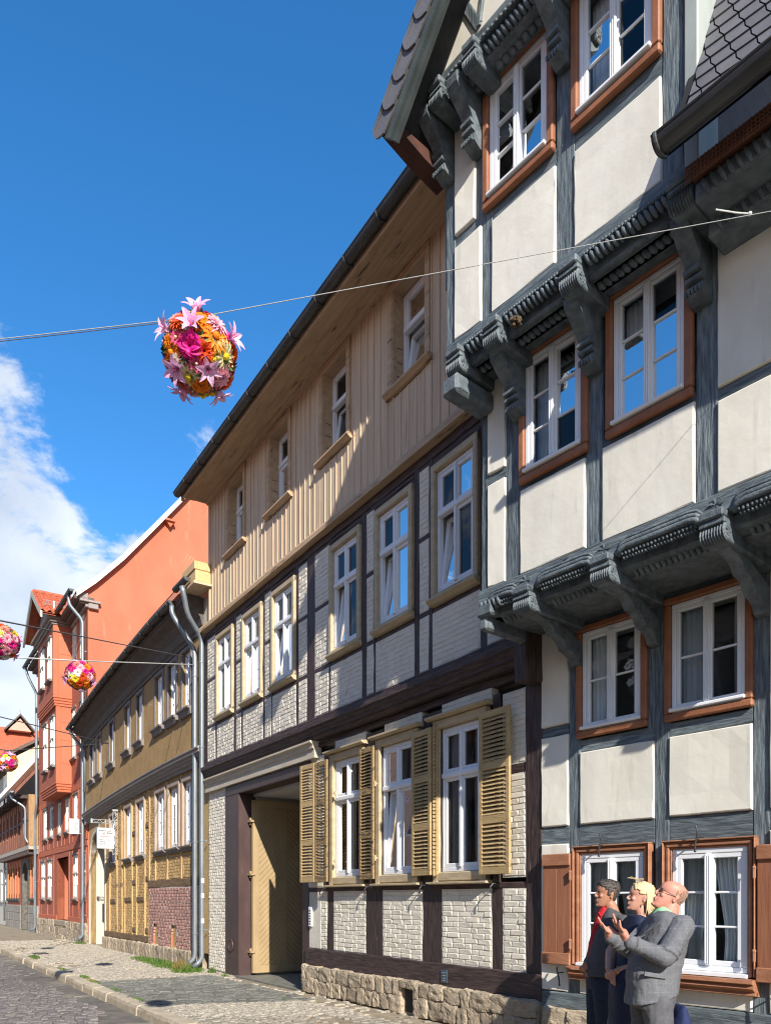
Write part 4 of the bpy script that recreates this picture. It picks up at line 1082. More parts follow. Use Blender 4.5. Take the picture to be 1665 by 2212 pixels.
# boarded top storey
CY = .20
cw = [(c-.39, c+.39) for c in (2.29, 4.32, 6.33, 8.34)]
mb = MB(); mb.prism_x([(.0,7.53),(CY+.05,7.53),(CY+.05,7.60),(CY+.02,7.66),(0,7.68)], .0, 10.40); mb.build('cladding_base_board', M_tanH, B2)
x = .02; i = 0
while x < 9.76:
    wd = RS.uniform(.155,.19); x1 = min(x+wd, 9.79)
    segs = [(7.66, 10.30)]
    for a, b in cw:
        if x1 > a-.02 and x < b+.02:
            segs = [(7.66, 8.58)] if (x > a-.10 and x1 < b+.10) else [(7.66, 8.6), (8.6, 10.30)]
            if x < a: segs.append((8.58, 10.30)) if False else None
    for z0, z1 in segs:
        mb = MB(); xe = x1
        mb.cbox(x+.001, xe-.001, CY-.04, CY+RS.uniform(-.003,.003), z0, z1, .003); mb.build('board', M_clad, B2)
        if not any(a-.1 < x < b+.1 for a, b in cw) or z1 < 8.7:
            mb = MB(); mb.cbox(x-.014, x+.014, CY-.005, CY+.014, z0+.002, z1-.002, .006); mb.build('cover_strip', M_batten, B2)
    x = x1
MB().cbox(9.77, 9.84, CY-.1, CY+.03, 7.6, 10.2, .008).build('corner_board', M_batten, B2)
for i, (a, b) in enumerate(cw):
    w = window(B2, a+.02, b-.02, 8.74, 10.06, .04, [(0,1,0,.62,1,1,.13 if i < 2 else 0), (0,1,.62,1,1,1,0)], fw=.05, sw=.05)
    k = MB()
    k.cbox(a-.10, a-.004, -.02, CY+.035, 8.64, 10.17, .008); k.cbox(b+.004, b+.10, -.02, CY+.035, 8.64, 10.17, .008); k.cbox(a-.10, b+.10, -.02, CY+.037, 10.065, 10.18, .008)
    k.box(a-.004, a+.02, -.02, CY+.02, 8.64, 10.15); k.box(b-.02, b+.004, -.02, CY+.02, 8.64, 10.15)
    k.build('casing', M_tanH, w)
    for z in (8.9, 9.1, 9.3): MB().box(b-.024, b-.0205, .06, .16, z, z+.012).build('louvre_slot', M_gdark, w)
    k = MB(); k.prism_x([(-.02,8.70),(CY+.10,8.672),(CY+.10,8.645),(CY+.07,8.625),(CY+.04,8.60),(-.02,8.60)], a-.14, b+.14); k.build('sill', M_tanH, w)
    if i < 3: curtain_or_haze(w, a+.08, a+.3, 8.8, 10.1, -.1, 3, .02)
mb = MB(); mb.prism_x([(CY-.05,10.19),(CY+.04,10.19),(CY+.05,10.22),(CY+.09,10.25),(CY+.09,10.262),(CY-.05,10.262)], -.3, 9.9); mb.build('cornice_moulding', M_tanH, B2)
for a, b, z in ((CY+.0,CY+.28,10.262), (CY+.29,CY+.545,10.25)):
    mb = MB(); mb.box(-.6, 9.98, a, b, z, z+.03); mb.build('soffit_board', M_tanH, B2)
MB().box(-.6, 9.98, CY+.545, CY+.585, 10.17, 10.33).build('fascia_board', M_tanH, B2)
gutter(B2, -.8, 10.0, CY+.665, 10.31, .085, M_zincD, brackets=.82)
mb = MB(); mb.add([(-1,CY+.62,10.35),(9.98,CY+.62,10.35),(9.98,-5,15),(-1,-5,15)], [(0,1,2,3)]); mb.add([(-1,CY+.62,10.32),(9.98,CY+.62,10.32),(9.98,-5,14.97),(-1,-5,14.97)], [(0,1,2,3)]); mb.build('roof', M_tile, B2)
joint.build('brick_joints', M_wmortar, B2)
place_bricks(bl, B2, M_wbrick, 2, 'brick', 300, 'brickwork')
mb = MB(); mb.box(-.2, 10.38, -9, -8.8, -.1, 10.4); mb.box(10.2, 10.38, -9, -.1, -.1, 7.6); mb.box(-.1, .02, -9, -.12, -.1, 10.3)
mb.box(0, 10.3, -9, -.02, 4.16, 4.6); mb.box(0, 10.3, -9, .0, 7.36, 7.6); mb.box(0, 9.8, -9, .15, 10.30, 10.34); mb.box(9.7, 9.8, -9, .15, 7.5, 10.3); mb.box(9.7, 10.36, -.3, .14, 7.5, 8.3)
mb.prism_x([(-9,10.3),(.15,10.3),(-5,14.9)], 9.7, 9.8)
mb.build('house_body', M_creamdoor, B2)
mb = MB(); mb.box(0, 5.3, -1.32, -1.3, 0, 4.2); mb.box(0, 10.2, -1.22, -1.2, 4.6, 7.4); mb.box(0, 10.2, -1.22, -1.2, 7.6, 10.3); mb.build('room_back_wall', M_room, B2)
# ------------------------------------------------------------------ mustard house with moulded band
B3 = empty('mustard_house', 2, 16.4, 0, 0, label='long mustard-yellow timber house with grey moulded band and white lattice windows', cat='house')
RS = random.Random(44)
def sag(p):
    x, y, z = p; t = max(0.0, (x-11)/11)
    return (x, y, z*(1-.083*t**1.8) if z > .6 else z)
X0, X1 = 10.46, 22.42
lowW = [(18.58,19.30), (16.78,17.50), (15.46,16.20), (13.58,14.36), (12.46,13.24), (11.46,12.13)]
upW = [(21.12,21.66), (20.08,20.60), (18.44,18.95), (16.57,17.13), (15.30,15.84), (13.46,14.08), (12.37,13.0), (11.33,11.90)]
U = .10
mb = MB(); holes_wall(mb, X0, 19.98, .35, 4.70, -.25, -.012, [(a, b, 2.9, 4.46) for a, b in lowW]); mb.build('ground_floor_wall', M_must, B3, warp=sag)
mb = MB(); holes_wall(mb, X0, X1, 5.05, 7.75, -.15, U, [(a, b, 6.15, 7.52) for a, b in upW]); mb.build('upper_wall', M_mustS, B3, warp=sag)
bl3 = []
for (a, b, c, d) in ((15.05,15.36,.55,4.62), (16.30,16.68,.55,4.62), (17.60,17.82,.55,4.62), (18.0,18.42,.55,4.62), (19.42,19.92,.55,4.62), (14.40,14.96,2.12,4.62), (12.16,12.42,2.1,2.7), (13.3,13.55,2.1,2.7)): lay_bricks(bl3, a, b, c, d, -.003, .25, .077)
for (a, b) in ((15.46,16.2), (16.78,17.5), (18.58,19.3), (12.4,13.3), (13.5,14.4), (11.4,12.2)): lay_bricks(bl3, a, b, .55 if a > 15 else 2.12, 2.74, -.003, .25, .077)
bl3 = [b for b in bl3 if not (10.9 < b[0] < 15.0 and b[2] < 2.12)]
mb = MB()
for i, b in enumerate(bl3):
    s = BRICK[i % 5]; mb.add([(b[0]+p[0]*b[3], b[1]+p[1]*b[4], b[2]+p[2]*b[5]) for p in s.v], s.f)
mb.build('painted_brickwork', M_must, B3, warp=sag, kind='stuff')
def mpost(x0, x1, z0, z1, y=.02, m=None): MB().timber(((x0+x1)/2, z0), ((x0+x1)/2, z1), x1-x0, y-.1, y, .006).build('post', m or M_mustT, B3, warp=sag)
for a, b, z0 in ((19.32,19.42,.55),(18.44,18.56,.55),(17.84,17.98,.55),(17.52,17.60,.55),(16.68,16.77,.55),(16.21,16.30,.55),(15.37,15.45,.55),(14.94,15.05,.55),(14.37,14.44,2.1),(13.37,13.47,2.1),(12.25,12.35,2.1),(19.88,19.97,.55)): mpost(a, b, z0, 4.66)
MB().timber((15.0,.46), (19.98,.46), .17, -.1, .03, .008).build('sole_beam', mat('worn_brown_beam', (.24,.155,.085), (.15,.095,.055), 2, H_, .85, .7, 3, H_), B3)
MB().timber((10.7,2.0), (15.0,2.0), .20, -.1, .028, .008).build('rail', MATS['worn_brown_beam'], B3)
for a, b, z in ((18.44,18.56,2.1),(17.84,17.98,2.1),(16.78,17.5,1.62),(15.46,16.2,1.62),(16.3,16.66,2.13),(15.05,15.3,2.2),(18.6,19.25,1.6),(17.84,17.98,.75),(18.44,18.56,.75),(16.3,16.66,.72),(15.05,15.36,.72),(16.3,16.66,3.6),(15.05,15.3,3.7)):
    MB().cbox(a, b, -.02, .026, z-.065, z+.065, .01).build('brace_end', MATS['worn_brown_beam'], B3, warp=sag)
# windows: upper lattice, lower lattice
six = lambda r: [(0,.5,0,1,r,1,0), (.5,1,0,1,r,1,0)]
for a, b in upW:
    w = window(B3, a, b, 6.15, 7.50, U-.06, six(4), fw=.05, sw=.04, warp=sag, mull=.05)
    k = MB(); k.cbox(a-.09, a, U-.1, U+.03, 6.12, 7.6, .01); k.cbox(b, b+.09, U-.1, U+.03, 6.12, 7.6, .01); k.cbox(a-.09, b+.09, U-.1, U+.032, 7.505, 7.6, .01); k.build('casing', M_gcasing, w, warp=sag)
    k = MB(); k.prism_x([(U-.05,6.13),(U+.14,6.11),(U+.14,6.07),(U+.08,6.04),(U+.06,5.93),(U-.05,5.93)], a-.13, b+.13); k.build('sill', M_gcasing, w, warp=sag)
    MB().box(a+.06, b-.06, U-.14, U-.13, 6.2, 7.45).build('blind', M_curt, w, warp=sag)
for a, b in lowW:
    w = window(B3, a, b, 2.92, 4.44, -.05, six(4), fw=.06, sw=.045, warp=sag, mull=.06)
    k = MB(); k.cbox(a-.08, a, -.1, .045, 2.88, 4.56, .01); k.cbox(b, b+.08, -.1, .045, 2.88, 4.56, .01); k.cbox(a-.08, b+.08, -.1, .047, 4.445, 4.56, .01); k.build('casing', mat('pinkish_casing', (.42,.33,.27), (.34,.26,.21), 2, (4,4,2), .75, .3) if 'pinkish_casing' not in MATS else MATS['pinkish_casing'], w, warp=sag)
    k = MB(); k.prism_x([(-.05,2.90),(.11,2.88),(.11,2.85),(.06,2.82),(.05,2.76),(-.05,2.76)], a-.11, b+.11); k.build('sill', M_gcasing, w, warp=sag)
    MB().box(a+.06, b-.06, -.16, -.15, 2.98, 4.4).build('blind', M_curt, w, warp=sag)
# moulded band, in lengths so that it follows the sagging line
def run(par, name, prof, xa, xb, mtl, n=14):
    mb = MB(); k = len(prof); vs = []
    for i in range(n+1): vs += [(xa+(xb-xa)*i/n, y, z) for y, z in prof]
    fs = [(i*k+j, i*k+(j+1) % k, (i+1)*k+(j+1) % k, (i+1)*k+j) for i in range(n) for j in range(k)]
    mb.add(vs, fs+[tuple(range(k)), tuple(n*k+j for j in reversed(range(k)))])
    return mb.build(name, mtl, par, warp=sag)
run(B3, 'moulded_band', [(-.02,4.68),(.07,4.68),(.07,4.75),(.13,4.77),(.13,4.83),(.18,4.85),(.18,4.90),(.23,4.92),(.23,4.98),(.26,5.0),(.26,5.03),(.14,5.09),(-.02,5.09)], X0, X1, M_gband)
run(B3, 'eaves_cove', [(U-.05,7.62),(U+.04,7.62),(U+.04,7.70),(U+.08,7.74),(U+.12,7.90),(U+.25,8.08),(U+.42,8.18),(U+.42,8.24),(U+.47,8.25),(U+.47,8.34),(U-.05,8.34)], X0-.1, X1, M_gdark)
mb = MB()
gt = []
n = 12
for i in range(n):
    a, b = X0-.05+(X1-X0+.1)*i/n, X0-.05+(X1-X0+.1)*(i+1)/n
g3 = None
mb = MB(); k = 12; r = .085; yy, z0 = U+.56, 8.38; vs = []
for i in range(n+1):
    xx = X0+.55+(X1-X0-.4)*i/n
    for j in range(k): t = math.pi*j/(k-1); vs.append((xx, yy+r*math.cos(t), z0-r*math.sin(t)))
mb.add(vs, [(i*k+j, i*k+j+1, (i+1)*k+j+1, (i+1)*k+j) for i in range(n) for j in range(k-1)])
mb.prism_x([(yy+r*math.cos(math.pi*j/11), z0-r*math.sin(math.pi*j/11)) for j in range(12)], X0+.545, X0+.555)
g3 = mb.build('gutter', M_zincD, B3, warp=sag)
xx = X0+.7
while xx < X1:
    kk = MB(); kk.tube([(xx, yy+(r+.01)*math.cos(math.pi*j/8), z0-(r+.01)*math.sin(math.pi*j/8)) for j in range(9)], .014, 6); kk.build('gutter_bracket', M_zincD, g3, warp=sag); xx += .72
run(B3, 'roof', [(yy-.02,8.40),(-5,13.6),(-5,13.5),(yy-.02,8.36)], X0+.2, X1, M_tile)
mb = MB(); xx = X0+.4
while xx < X1: mb.box(xx-.005, xx+.005, yy-.16, yy-.15, 8.5, 8.72); xx += .075
for z in (8.52, 8.71):
    for i in range(12): mb.box(X0+.4+(X1-X0-.4)*i/12, X0+.4+(X1-X0-.4)*(i+1)/12, yy-.162, yy-.148, z, z+.014)
mb.build('snow_guard', M_iron, B3, warp=sag)
# red brick dado with cellar windows
rb = []
lay_bricks(rb, 11.02, 14.96, .36, 1.88, .028, .25, .078, .015)
cell = [(14.16,14.54,.36,.92), (12.64,13.02,.34,.92)]
rb = [b for b in rb if not any(c[0]-.03 < b[0] < c[1]+.03 and b[2] < c[3] for c in cell)]
mb = MB(); holes_wall(mb, 10.98, 14.98, .34, 1.895, -.2, .018, cell); mb.build('dado_joints', M_rmortar, B3)
place_bricks(rb, B3, M_rbrick, 2, 'brick', 300, 'dado_brickwork')
for c in cell:
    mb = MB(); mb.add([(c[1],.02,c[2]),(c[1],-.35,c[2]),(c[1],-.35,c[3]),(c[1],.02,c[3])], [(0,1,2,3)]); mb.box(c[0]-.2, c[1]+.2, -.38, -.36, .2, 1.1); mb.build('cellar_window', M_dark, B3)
    mb = MB(); mb.box(c[1]-.004, c[1]+.04, -.35, .03, c[2], c[3]-.1); mb.build('brick_reveal', mat('bright_brick', (.46,.18,.10), (.36,.13,.07), 8, (1,1,1), .8, .4) if 'bright_brick' not in MATS else MATS['bright_brick'], B3)
for z0, z1, a, b in ((.0,.35,.18,.42),): stone_row(B3, 11.0, 19.98, z0-.04, z1, .12, a, b)
MB().box(10.9, 19.98, -.2, .04, -.1, .345).build('plinth_core', M_joint, B3)
# arched entrance at the far end
mb = MB(); arc = [(21.08+1.08*math.cos(math.pi*i/14), 3.15+1.05*math.sin(math.pi*i/14)) for i in range(15)]
mb.prism_y([(22.42,.0),(22.42,4.70),(19.98,4.70),(19.98,0),(20.0,0)]+[(p[0], p[1]) for p in reversed(arc)]+[(22.16,0)], -.25, -.012); mb.build('entrance_wall', M_must, B3, warp=sag)
mb = MB(); arcO = [(21.08+1.2*math.cos(math.pi*i/14), 3.15+1.17*math.sin(math.pi*i/14)) for i in range(15)]
mb.prism_y([(p[0], p[1]) for p in arcO]+[(19.88,.0),(20.0,.0)]+[(p[0], p[1]) for p in reversed(arc)]+[(22.16,0),(22.28,0)], -.2, .03); mb.build('entrance_arch', M_creamdoor, B3, warp=sag)
mb = MB(); mb.box(22.14, 22.3, -1.6, -.2, -.05, 4.2); mb.box(19.8, 20.02, -1.6, -.2, -.05, 4.2); mb.box(19.8, 22.3, -1.6, -.2, 4.15, 4.3); mb.build('entrance_reveal', M_creamdoor, B3, warp=sag)
mb = MB(); mb.box(20.0, 22.16, -1.66, -1.6, -.05, 4.2); mb.build('entrance_door', M_gdark, B3, warp=sag)
MB().cbox(20.15, 20.5, -1.59, -1.55, .9, 3.4, .01).build('glass_strip', mat('pale_yellow_light', (.75,.68,.40), (.66,.60,.35), 2, (1,1,1), .5, 0), B3)
mb = MB(); mb.box(X0, X1, -9, -8.8, -.1, 8); mb.box(X1-.2, X1, -9, -.3, 0, 8); mb.box(X0, X0+.1, -9, -.3, 0, 8); mb.box(X0, X1, -9, -.05, 4.72, 5.0); mb.box(X0, X1, -9, .1, 7.8, 8.0); mb.build('house_body', M_creamdoor, B3, warp=sag)
mb = MB(); mb.box(X0, 19.9, -1.22, -1.2, 0, 4.7); mb.box(X0, X1, -1.22, -1.2, 5.0, 7.8); mb.build('room_back_wall', M_room, B3, warp=sag)
# downpipes at the joint of the two houses, new timber eaves box
downpipe(B2, [(10.12,.72,8.40),(10.14,.66,8.20),(10.25,.55,7.85),(10.40,.17,7.45),(10.40,.17,.22),(10.45,.36,.06)], .055, rings=[(10.40,.17,z) for z in (6.9,5.0,2.9,.9)])
downpipe(B3, [(11.0,.66,8.27),(11.0,.66,8.12),(11.0,.60,8.0),(10.85,.17,7.3),(10.85,.17,.22),(10.92,.36,.06)], .055, rings=[(10.85,.17,z) for z in (6.7,4.9,2.9,.8)])
for z in (1.05, 1.62, 1.95): MB().box(10.345, 10.36, .135, .205, z, z+.10).build('sticker', M_white, B2)
mb = MB(); mb.prism_x([(.66+.08*math.cos(math.pi*j/10), 8.55-.08*math.sin(math.pi*j/10)) for j in range(11)], 9.95, 10.75); mb.build('short_gutter', M_zincD, B2)
mb = MB(); mb.cbox(9.72, 10.50, .22, .56, 8.42, 8.66, .01); mb.cbox(9.72, 10.52, .22, .58, 8.67, 8.85, .01); mb.build('eaves_box', M_newwood, B2)
mb = MB(); mb.box(9.7, 10.56, .2, .60, 8.36, 8.415); mb.build('eaves_box_soffit', M_clad, B2)
# hanging sign on a lattice bracket
sg = empty('hanging_sign', 2, 18.2, .1, 3.0, label='white hanging shop sign on a galvanised lattice bracket beside the arched door', cat='sign')
mb = MB(); mb.cbox(18.13, 18.21, .17, .68, 3.13, 3.78, .008); bd = mb.build('sign_box', M_galv, sg)
mb = MB(); mb.box(18.122, 18.129, .185, .665, 3.145, 3.765); mb.build('sign_face', M_sign, bd)
mb = MB(); mb.box(18.118, 18.121, .185, .665, 3.50, 3.515); mb.build('red_line', M_red, bd)
def text(par, s, y, z, size, mtl, shear=0.0, bold=0.0022):
    cu = bpy.data.curves.new('sign_text', 'FONT'); cu.body = s; cu.size = size; cu.shear = shear; cu.offset = bold
    t = bpy.data.objects.new('tmp', cu); COL.objects.link(t); dg = bpy.context.evaluated_depsgraph_get()
    me = bpy.data.meshes.new_from_object(t.evaluated_get(dg)); bpy.data.objects.remove(t)
    me.materials.clear(); me.materials.append(mtl)
    o = ob('sign_text', me, par); og = org(par)
    # readable from the near side: text runs along -y
    o.matrix_local = Matrix.Translation((18.116-og[0], y-og[1], z-og[2])) @ Matrix(((0,0,-1,0),(-1,0,0,0),(0,1,0,0),(0,0,0,1)))
    return o
text(bd, 'Elektrotechnik', .635, 3.665, .062, M_black, .3); text(bd, 'Quedlinburg', .52, 3.60, .062, M_black, .3); text(bd, 'Tel. 03946  28 75', .56, 3.545, .038, M_red)
for i, s in enumerate(('• Elektroinstallationen', '• Hausgeräte', '• Fachhandel', '• Fachwerkstatt')): text(bd, s, .64, 3.39-i*.052, .044, M_black)
mb = MB()
def lat(p, q, w, axis):
    p, q = Vector(p), Vector(q)
    mb.tube([p, q], .008, 5)
for dx in (18.14, 18.20):
    for a, b in (((dx,.06,2.95),(dx,.06,4.30)), ((dx,.20,2.95),(dx,.20,4.30)), ((dx,.06,3.92),(dx,.82,3.92)), ((dx,.06,4.02),(dx,.82,4.02))): lat(a, b, 0, 0)
for i in range(10):
    z = 2.95+i*.135; e = (.06, .20) if i % 2 else (.20, .06); lat((18.14,e[0],z), (18.14,e[1],z+.135), 0, 0)
for i in range(6):
    y = .2+i*.10; e = (3.92, 4.02) if i % 2 else (4.02, 3.92); lat((18.14,y,e[0]), (18.14,y+.10,e[1]), 0, 0)
mb.cbox(18.12, 18.22, .05, .22, 4.30, 4.36, .01); mb.cbox(18.12, 18.22, .80, .86, 3.90, 4.04, .01)
mb.build('lattice_bracket', M_galv, sg)
mb = MB(); mb.box(18.16, 18.18, .22, .24, 3.78, 3.92); mb.box(18.16, 18.18, .60, .62, 3.78, 3.92); mb.build('hanger', M_galv, sg)
# ------------------------------------------------------------------ orange-red house with bay
B4 = empty('orange_house', 2, 27.5, 0, 0, label='tall orange-red house with projecting two-storey bay and broad plain gable wall', cat='house')
RS = random.Random(55)
GX = 22.55
def oldwin(par, a, b, z0, z1, y, r=3, c=1, transom=None, warp=None):
    lv = [(0,.5,0,1,r,c,0), (.5,1,0,1,r,c,0)] if not transom else [(0,.5,0,transom,r,c,0), (.5,1,0,transom,r,c,0), (0,.5,transom,1,1,c,0), (.5,1,transom,1,1,c,0)]
    w = window(par, a, b, z0, z1, y, lv, mtl=M_oldwhite, fw=.07, sw=.045, mull=.07, bar=.03, lining=False)
    k = MB(); k.prism_x([(y-.05,z0-.002),(y+.10,z0-.015),(y+.10,z0-.05),(y+.05,z0-.10),(y-.05,z0-.10)], a-.05, b+.05); k.build('sill', M_gcasing, w)
    k = MB(); k.cbox(a-.03, b+.03, y-.04, y+.045, z1+.002, z1+.09, .01); k.build('head_board', M_gcasing, w)
    return w
up1 = [(30.5,31.45), (29.12,29.95), (27.42,28.10), (25.88,26.58), (24.10,24.94), (22.88,23.42)]
low = [(31.05,32.05), (29.42,30.40), (24.14,25.05), (22.88,23.46)]
midR = [(24.50,25.24), (23.06,23.82)]
wins = [(a, b, 4.27, 5.57) for a, b in up1]+[(a, b, 1.60, 3.26) for a, b in low]+[(a, b, 7.0, 8.88) for a, b in midR]+[(24.45,25.2,10.4,12.0), (23.10,23.85,10.4,12.0)]+[(30.3,31.1,7.0,8.8), (30.3,31.1,10.2,11.9)]
door = (26.0, 28.3, .72, 3.28)
mb = MB(); holes_wall(mb, GX, 32.75, .68, 12.35, -.3, 0, wins+[door]); mb.build('front_wall', M_oranR, B4)
for a, b, c, d in wins: oldwin(B4, a, b, c, d, .0, 3 if d-c < 1.5 else 2, 1, None if d-c < 1.5 else .6)
for x in [22.7, 23.55, 24.02, 25.12, 25.75, 26.70, 27.3, 28.2, 29.02, 30.05, 30.45, 31.5, 32.15, 32.6]:
    for z0, z1 in ((.8,3.45), (3.75,5.75)):
        if door[0]-.05 < x < door[1]+.05 and z0 < 3: continue
        if any(a-.02 < x < b+.02 and c < z1-.2 and d > z0+.2 for a, b, c, d in wins): continue
        MB().timber((x,z0), (x,z1), .15, -.05, .018, .006).build('post', M_oranT, B4)
for z in (.80, 3.60, 5.80):
    MB().timber((GX,z), (25.98 if z < 1 else 32.7, z), .2, -.05, .022, .006).build('rail', M_oranT, B4)
MB().timber((28.35,.80), (32.7,.80), .2, -.05, .022, .006).build('rail', M_oranT, B4)
mb = MB(); mb.add([(door[1],.0,.72),(door[1],-.9,.72),(door[1],-.9,3.28),(door[1],.0,3.28)], [(0,1,2,3)]); mb.add([(door[0],.0,.72),(door[0],-.9,.72),(door[0],-.9,3.28),(door[0],.0,3.28)], [(0,1,2,3)]); mb.add([(door[0],0,3.28),(door[1],0,3.28),(door[1],-.9,3.28),(door[0],-.9,3.28)], [(0,1,2,3)]); mb.build('door_reveal', M_oran, B4)
mb = MB(); mb.box(26.0, 28.3, -.96, -.9, .4, 3.3)
for i in range(3):
    for j in range(3): mb.cbox(26.3+i*.62, 26.8+i*.62, -.905, -.86, .85+j*.8, 1.5+j*.8, .02)
mb.build('door', mat('old_oak_door', (.20,.12,.075), (.13,.08,.05), 2, V_, .7, .5, 4, V_), B4)
mb = MB(); mb.cbox(26.0, 28.3, -.9, .12, .5, .72, .02); mb.build('doorstep', M_stone, B4)
for z0, z1, a, b in ((.42,.70,.25,.6), (.12,.43,.25,.7), (-.12,.14,.3,.7)): stone_row(B4, GX, 32.7, z0, z1, .10, a, b)
MB().box(GX, 32.7, -.3, .04, -.2, .69).build('plinth_core', M_joint, B4)
# bay
BX0, BX1, BY, BY2 = 25.36, 28.75, .55, .66
mb = MB(); holes_wall(mb, BX0, BX1, 6.12, 9.02, -.1, BY, []); mb.build('bay_lower_wall', M_oranR, B4)
mb = MB(); holes_wall(mb, BX0-.06, BX1+.06, 9.42, 12.2, -.1, BY2, []); mb.build('bay_upper_wall', M_oranR, B4)
# sun-facing cheek with its timbers
for (x, y1, z0, z1) in ((BX0, BY, 6.12, 9.02), (BX0-.06, BY2, 9.42, 12.2)):
    mb = MB(); mb.box(x-.02, x-.001, .0, y1-.001, z0, z1); mb.build('bay_cheek', M_oran, B4)
    mb = MB(); mb.cbox(x-.035, x+.1, y1-.17, y1+.02, z0, z1, .01); mb.build('corner_post', M_oranT, B4)
    for z in (z0+.7, z0+1.6, z0+2.3): MB().cbox(x-.03, x-.019, .0, y1-.18, z, z+.03, .003).build('cheek_rail', M_oranT, B4)
for zb, y1, xo, n in ((5.72, BY, 0, 4), (9.02, BY2, .06, 4)):
    for i in range(n):
        mb = MB(); e = -.02*(n-i)+.05; mb.cbox(BX0-xo-e-.03, BX1+xo+e, -.1, y1+e, zb+.1*i, zb+.1*i+.098, .02); mb.build('bay_moulding', M_oranT, B4)
for (a, b, c, d, y) in ((25.62,26.40,6.80,8.66,BY), (27.12,27.98,6.80,8.66,BY), (25.62,26.40,10.12,11.7,BY2), (27.15,28.05,10.12,11.7,BY2)):
    w = oldwin(B4, a, b, c, d, y+.05, 2, 1, .58); MB().box(a+.03, b-.03, y+.002, y+.004, c+.03, d-.03).build('dark_room', M_room, w)
# bay cornice and gabled roof with pantiles
RX = (BX0+BX1)/2; RZ = 13.85; EZ = 12.42
for i, (e, z0, z1) in enumerate(((.08,12.12,12.2), (.16,12.2,12.3), (.26,12.3,12.42))):
    mb = MB(); mb.cbox(BX0-.06-e, BX1+.06+e, -.3, BY2+e, z0, z1, .02); mb.build('bay_cornice', M_gband, B4)
mb = MB(); mb.prism_y([(BX0-.05,12.42), (BX1+.05,12.42), (RX,13.72)], .62, .70); mb.build('bay_gable', M_gband, B4)
mb = MB()
for sgn, xe in ((-1, BX0-.42), (1, BX1+.42)):
    mb.add([(RX,1.15,RZ+.02),(xe,1.15,EZ),(xe,-3,EZ),(RX,-3,RZ+.02)], [(0,1,2,3)]); mb.add([(RX,1.15,RZ-.06),(xe,1.15,EZ-.07),(xe,-3,EZ-.07),(RX,-3,RZ-.06)], [(0,1,2,3)])
mb.build('bay_roof', M_tile, B4)
mb = MB()
for sgn, xe in ((-1, BX0-.45), (1, BX1+.45)):
    mb.prism_y([(RX,RZ+.06),(RX,RZ-.18),(xe,EZ-.22),(xe,EZ+.02)], 1.12, 1.19)
mb.build('bay_barge_board', mat('pale_grey_green', (.42,.44,.40), (.36,.38,.34), 1.5, (1,1,1), .7, .1), B4)
# S-shaped tiles on the near slope of the bay roof
def pantile(mtl, wdt, lng):
    mb = MB(); n = 10; vs = []
    for j in range(2):
        for i in range(n+1):
            u = i/n; vs.append((wdt*(u-.5), lng*(j-.5), .045*math.sin(u*2*math.pi)+.028*(1-j)))
    for i in range(n+1): u = i/n; vs.append((wdt*(u-.5), -lng*.5, .045*math.sin(u*2*math.pi)))
    k = n+1; mb.add(vs, [(i, i+1, k+i+1, k+i) for i in range(n)]+[(i+1, i, 2*k+i, 2*k+i+1) for i in range(n)])
    return mb.mesh('roof_tile', mtl, smooth=False)
PT = pantile(M_tile, .27, .33)
o4 = org(B4)
dx_, dz_ = (BX0-.42-RX), (EZ-RZ); SLn = math.hypot(dx_, dz_); rows = 8
for r in range(rows):
    for c in range(14):
        t = (r+.5)/rows; y = 1.05-c*.26
        p = Vector((RX+dx_*t, y, RZ+dz_*t+.05))
        q = ob('roof_tile', PT, B4)
        ax = Vector((0,-1,0)); dn = Vector((-dx_, 0, -dz_)).normalized(); nm = ax.cross(dn)
        m = Matrix((ax, dn, nm)).transposed().to_4x4(); m.translation = p-Vector(o4)
        q.matrix_local = m
mb = MB()
for i in range(12): mb.tube([(RX,1.1-i*.3,RZ+.045+.012*(i % 2)),(RX,.8-i*.3,RZ+.055)], .085, 10)
mb.build('ridge_tiles', M_tile, B4)
mb = MB()
for z in (.10,.24): 
    t = .80; mb.tube([(RX+dx_*t-.05,1.0,RZ+dz_*t+.06+z),(RX+dx_*t-.05,-1.6,RZ+dz_*t+.06+z)], .012, 5)
for i in range(28): mb.tube([(RX+dx_*t-.05,1.0-i*.09,RZ+dz_*t+.15),(RX+dx_*t-.05,1.0-i*.09,RZ+dz_*t+.31)], .006, 4)
mb.box(RX+dx_*t-.07, RX+dx_*t-.05, .62, .68, RZ+dz_*t+.02, RZ+dz_*t+.32); mb.build('snow_guard', M_galv, B4)
# main eaves, gable wall, roof
for i, (e, z0, z1) in enumerate(((.10,12.02,12.12), (.28,12.12,12.24), (.48,12.24,12.38))):
    for (a, b) in ((GX-.12, BX0-.32), (BX1+.32, 32.8)):
        mb = MB(); mb.cbox(a, b, -.2, e, z0, z1, .02); mb.build('eaves_cornice', M_gdark if i else M_gband, B4)
gutter(B4, GX-.25, BX0-.40, .60, 12.50, .09, M_zincD, brackets=.6); gutter(B4, BX1+.45, 32.9, .60, 12.40, .09, M_zincD, brackets=.6)
prof = [(.42,12.50),(-.25,13.12),(-1.2,14.16),(-2.3,15.55),(-3.2,16.70),(-4.6,18.5),(-5.6,19.7)]
gp = [(.0,.3),(.0,12.36),(.42,12.42)]+[(y-.02, z-.18) for y, z in prof[1:]]+[(-6.6,18.4),(-12,12.0),(-12,.3)]
mb = MB(); mb.prism_x(gp, GX-.02, GX+.28); mb.build('gable_wall', M_oran, B4)
mb = MB(); k = len(prof)
for dzz in (0, -.10): mb.add([(x, y, z+dzz) for x in (GX-.22, 32.9) for y, z in prof], [(i, i+1, k+i+1, k+i) for i in range(k-1)])
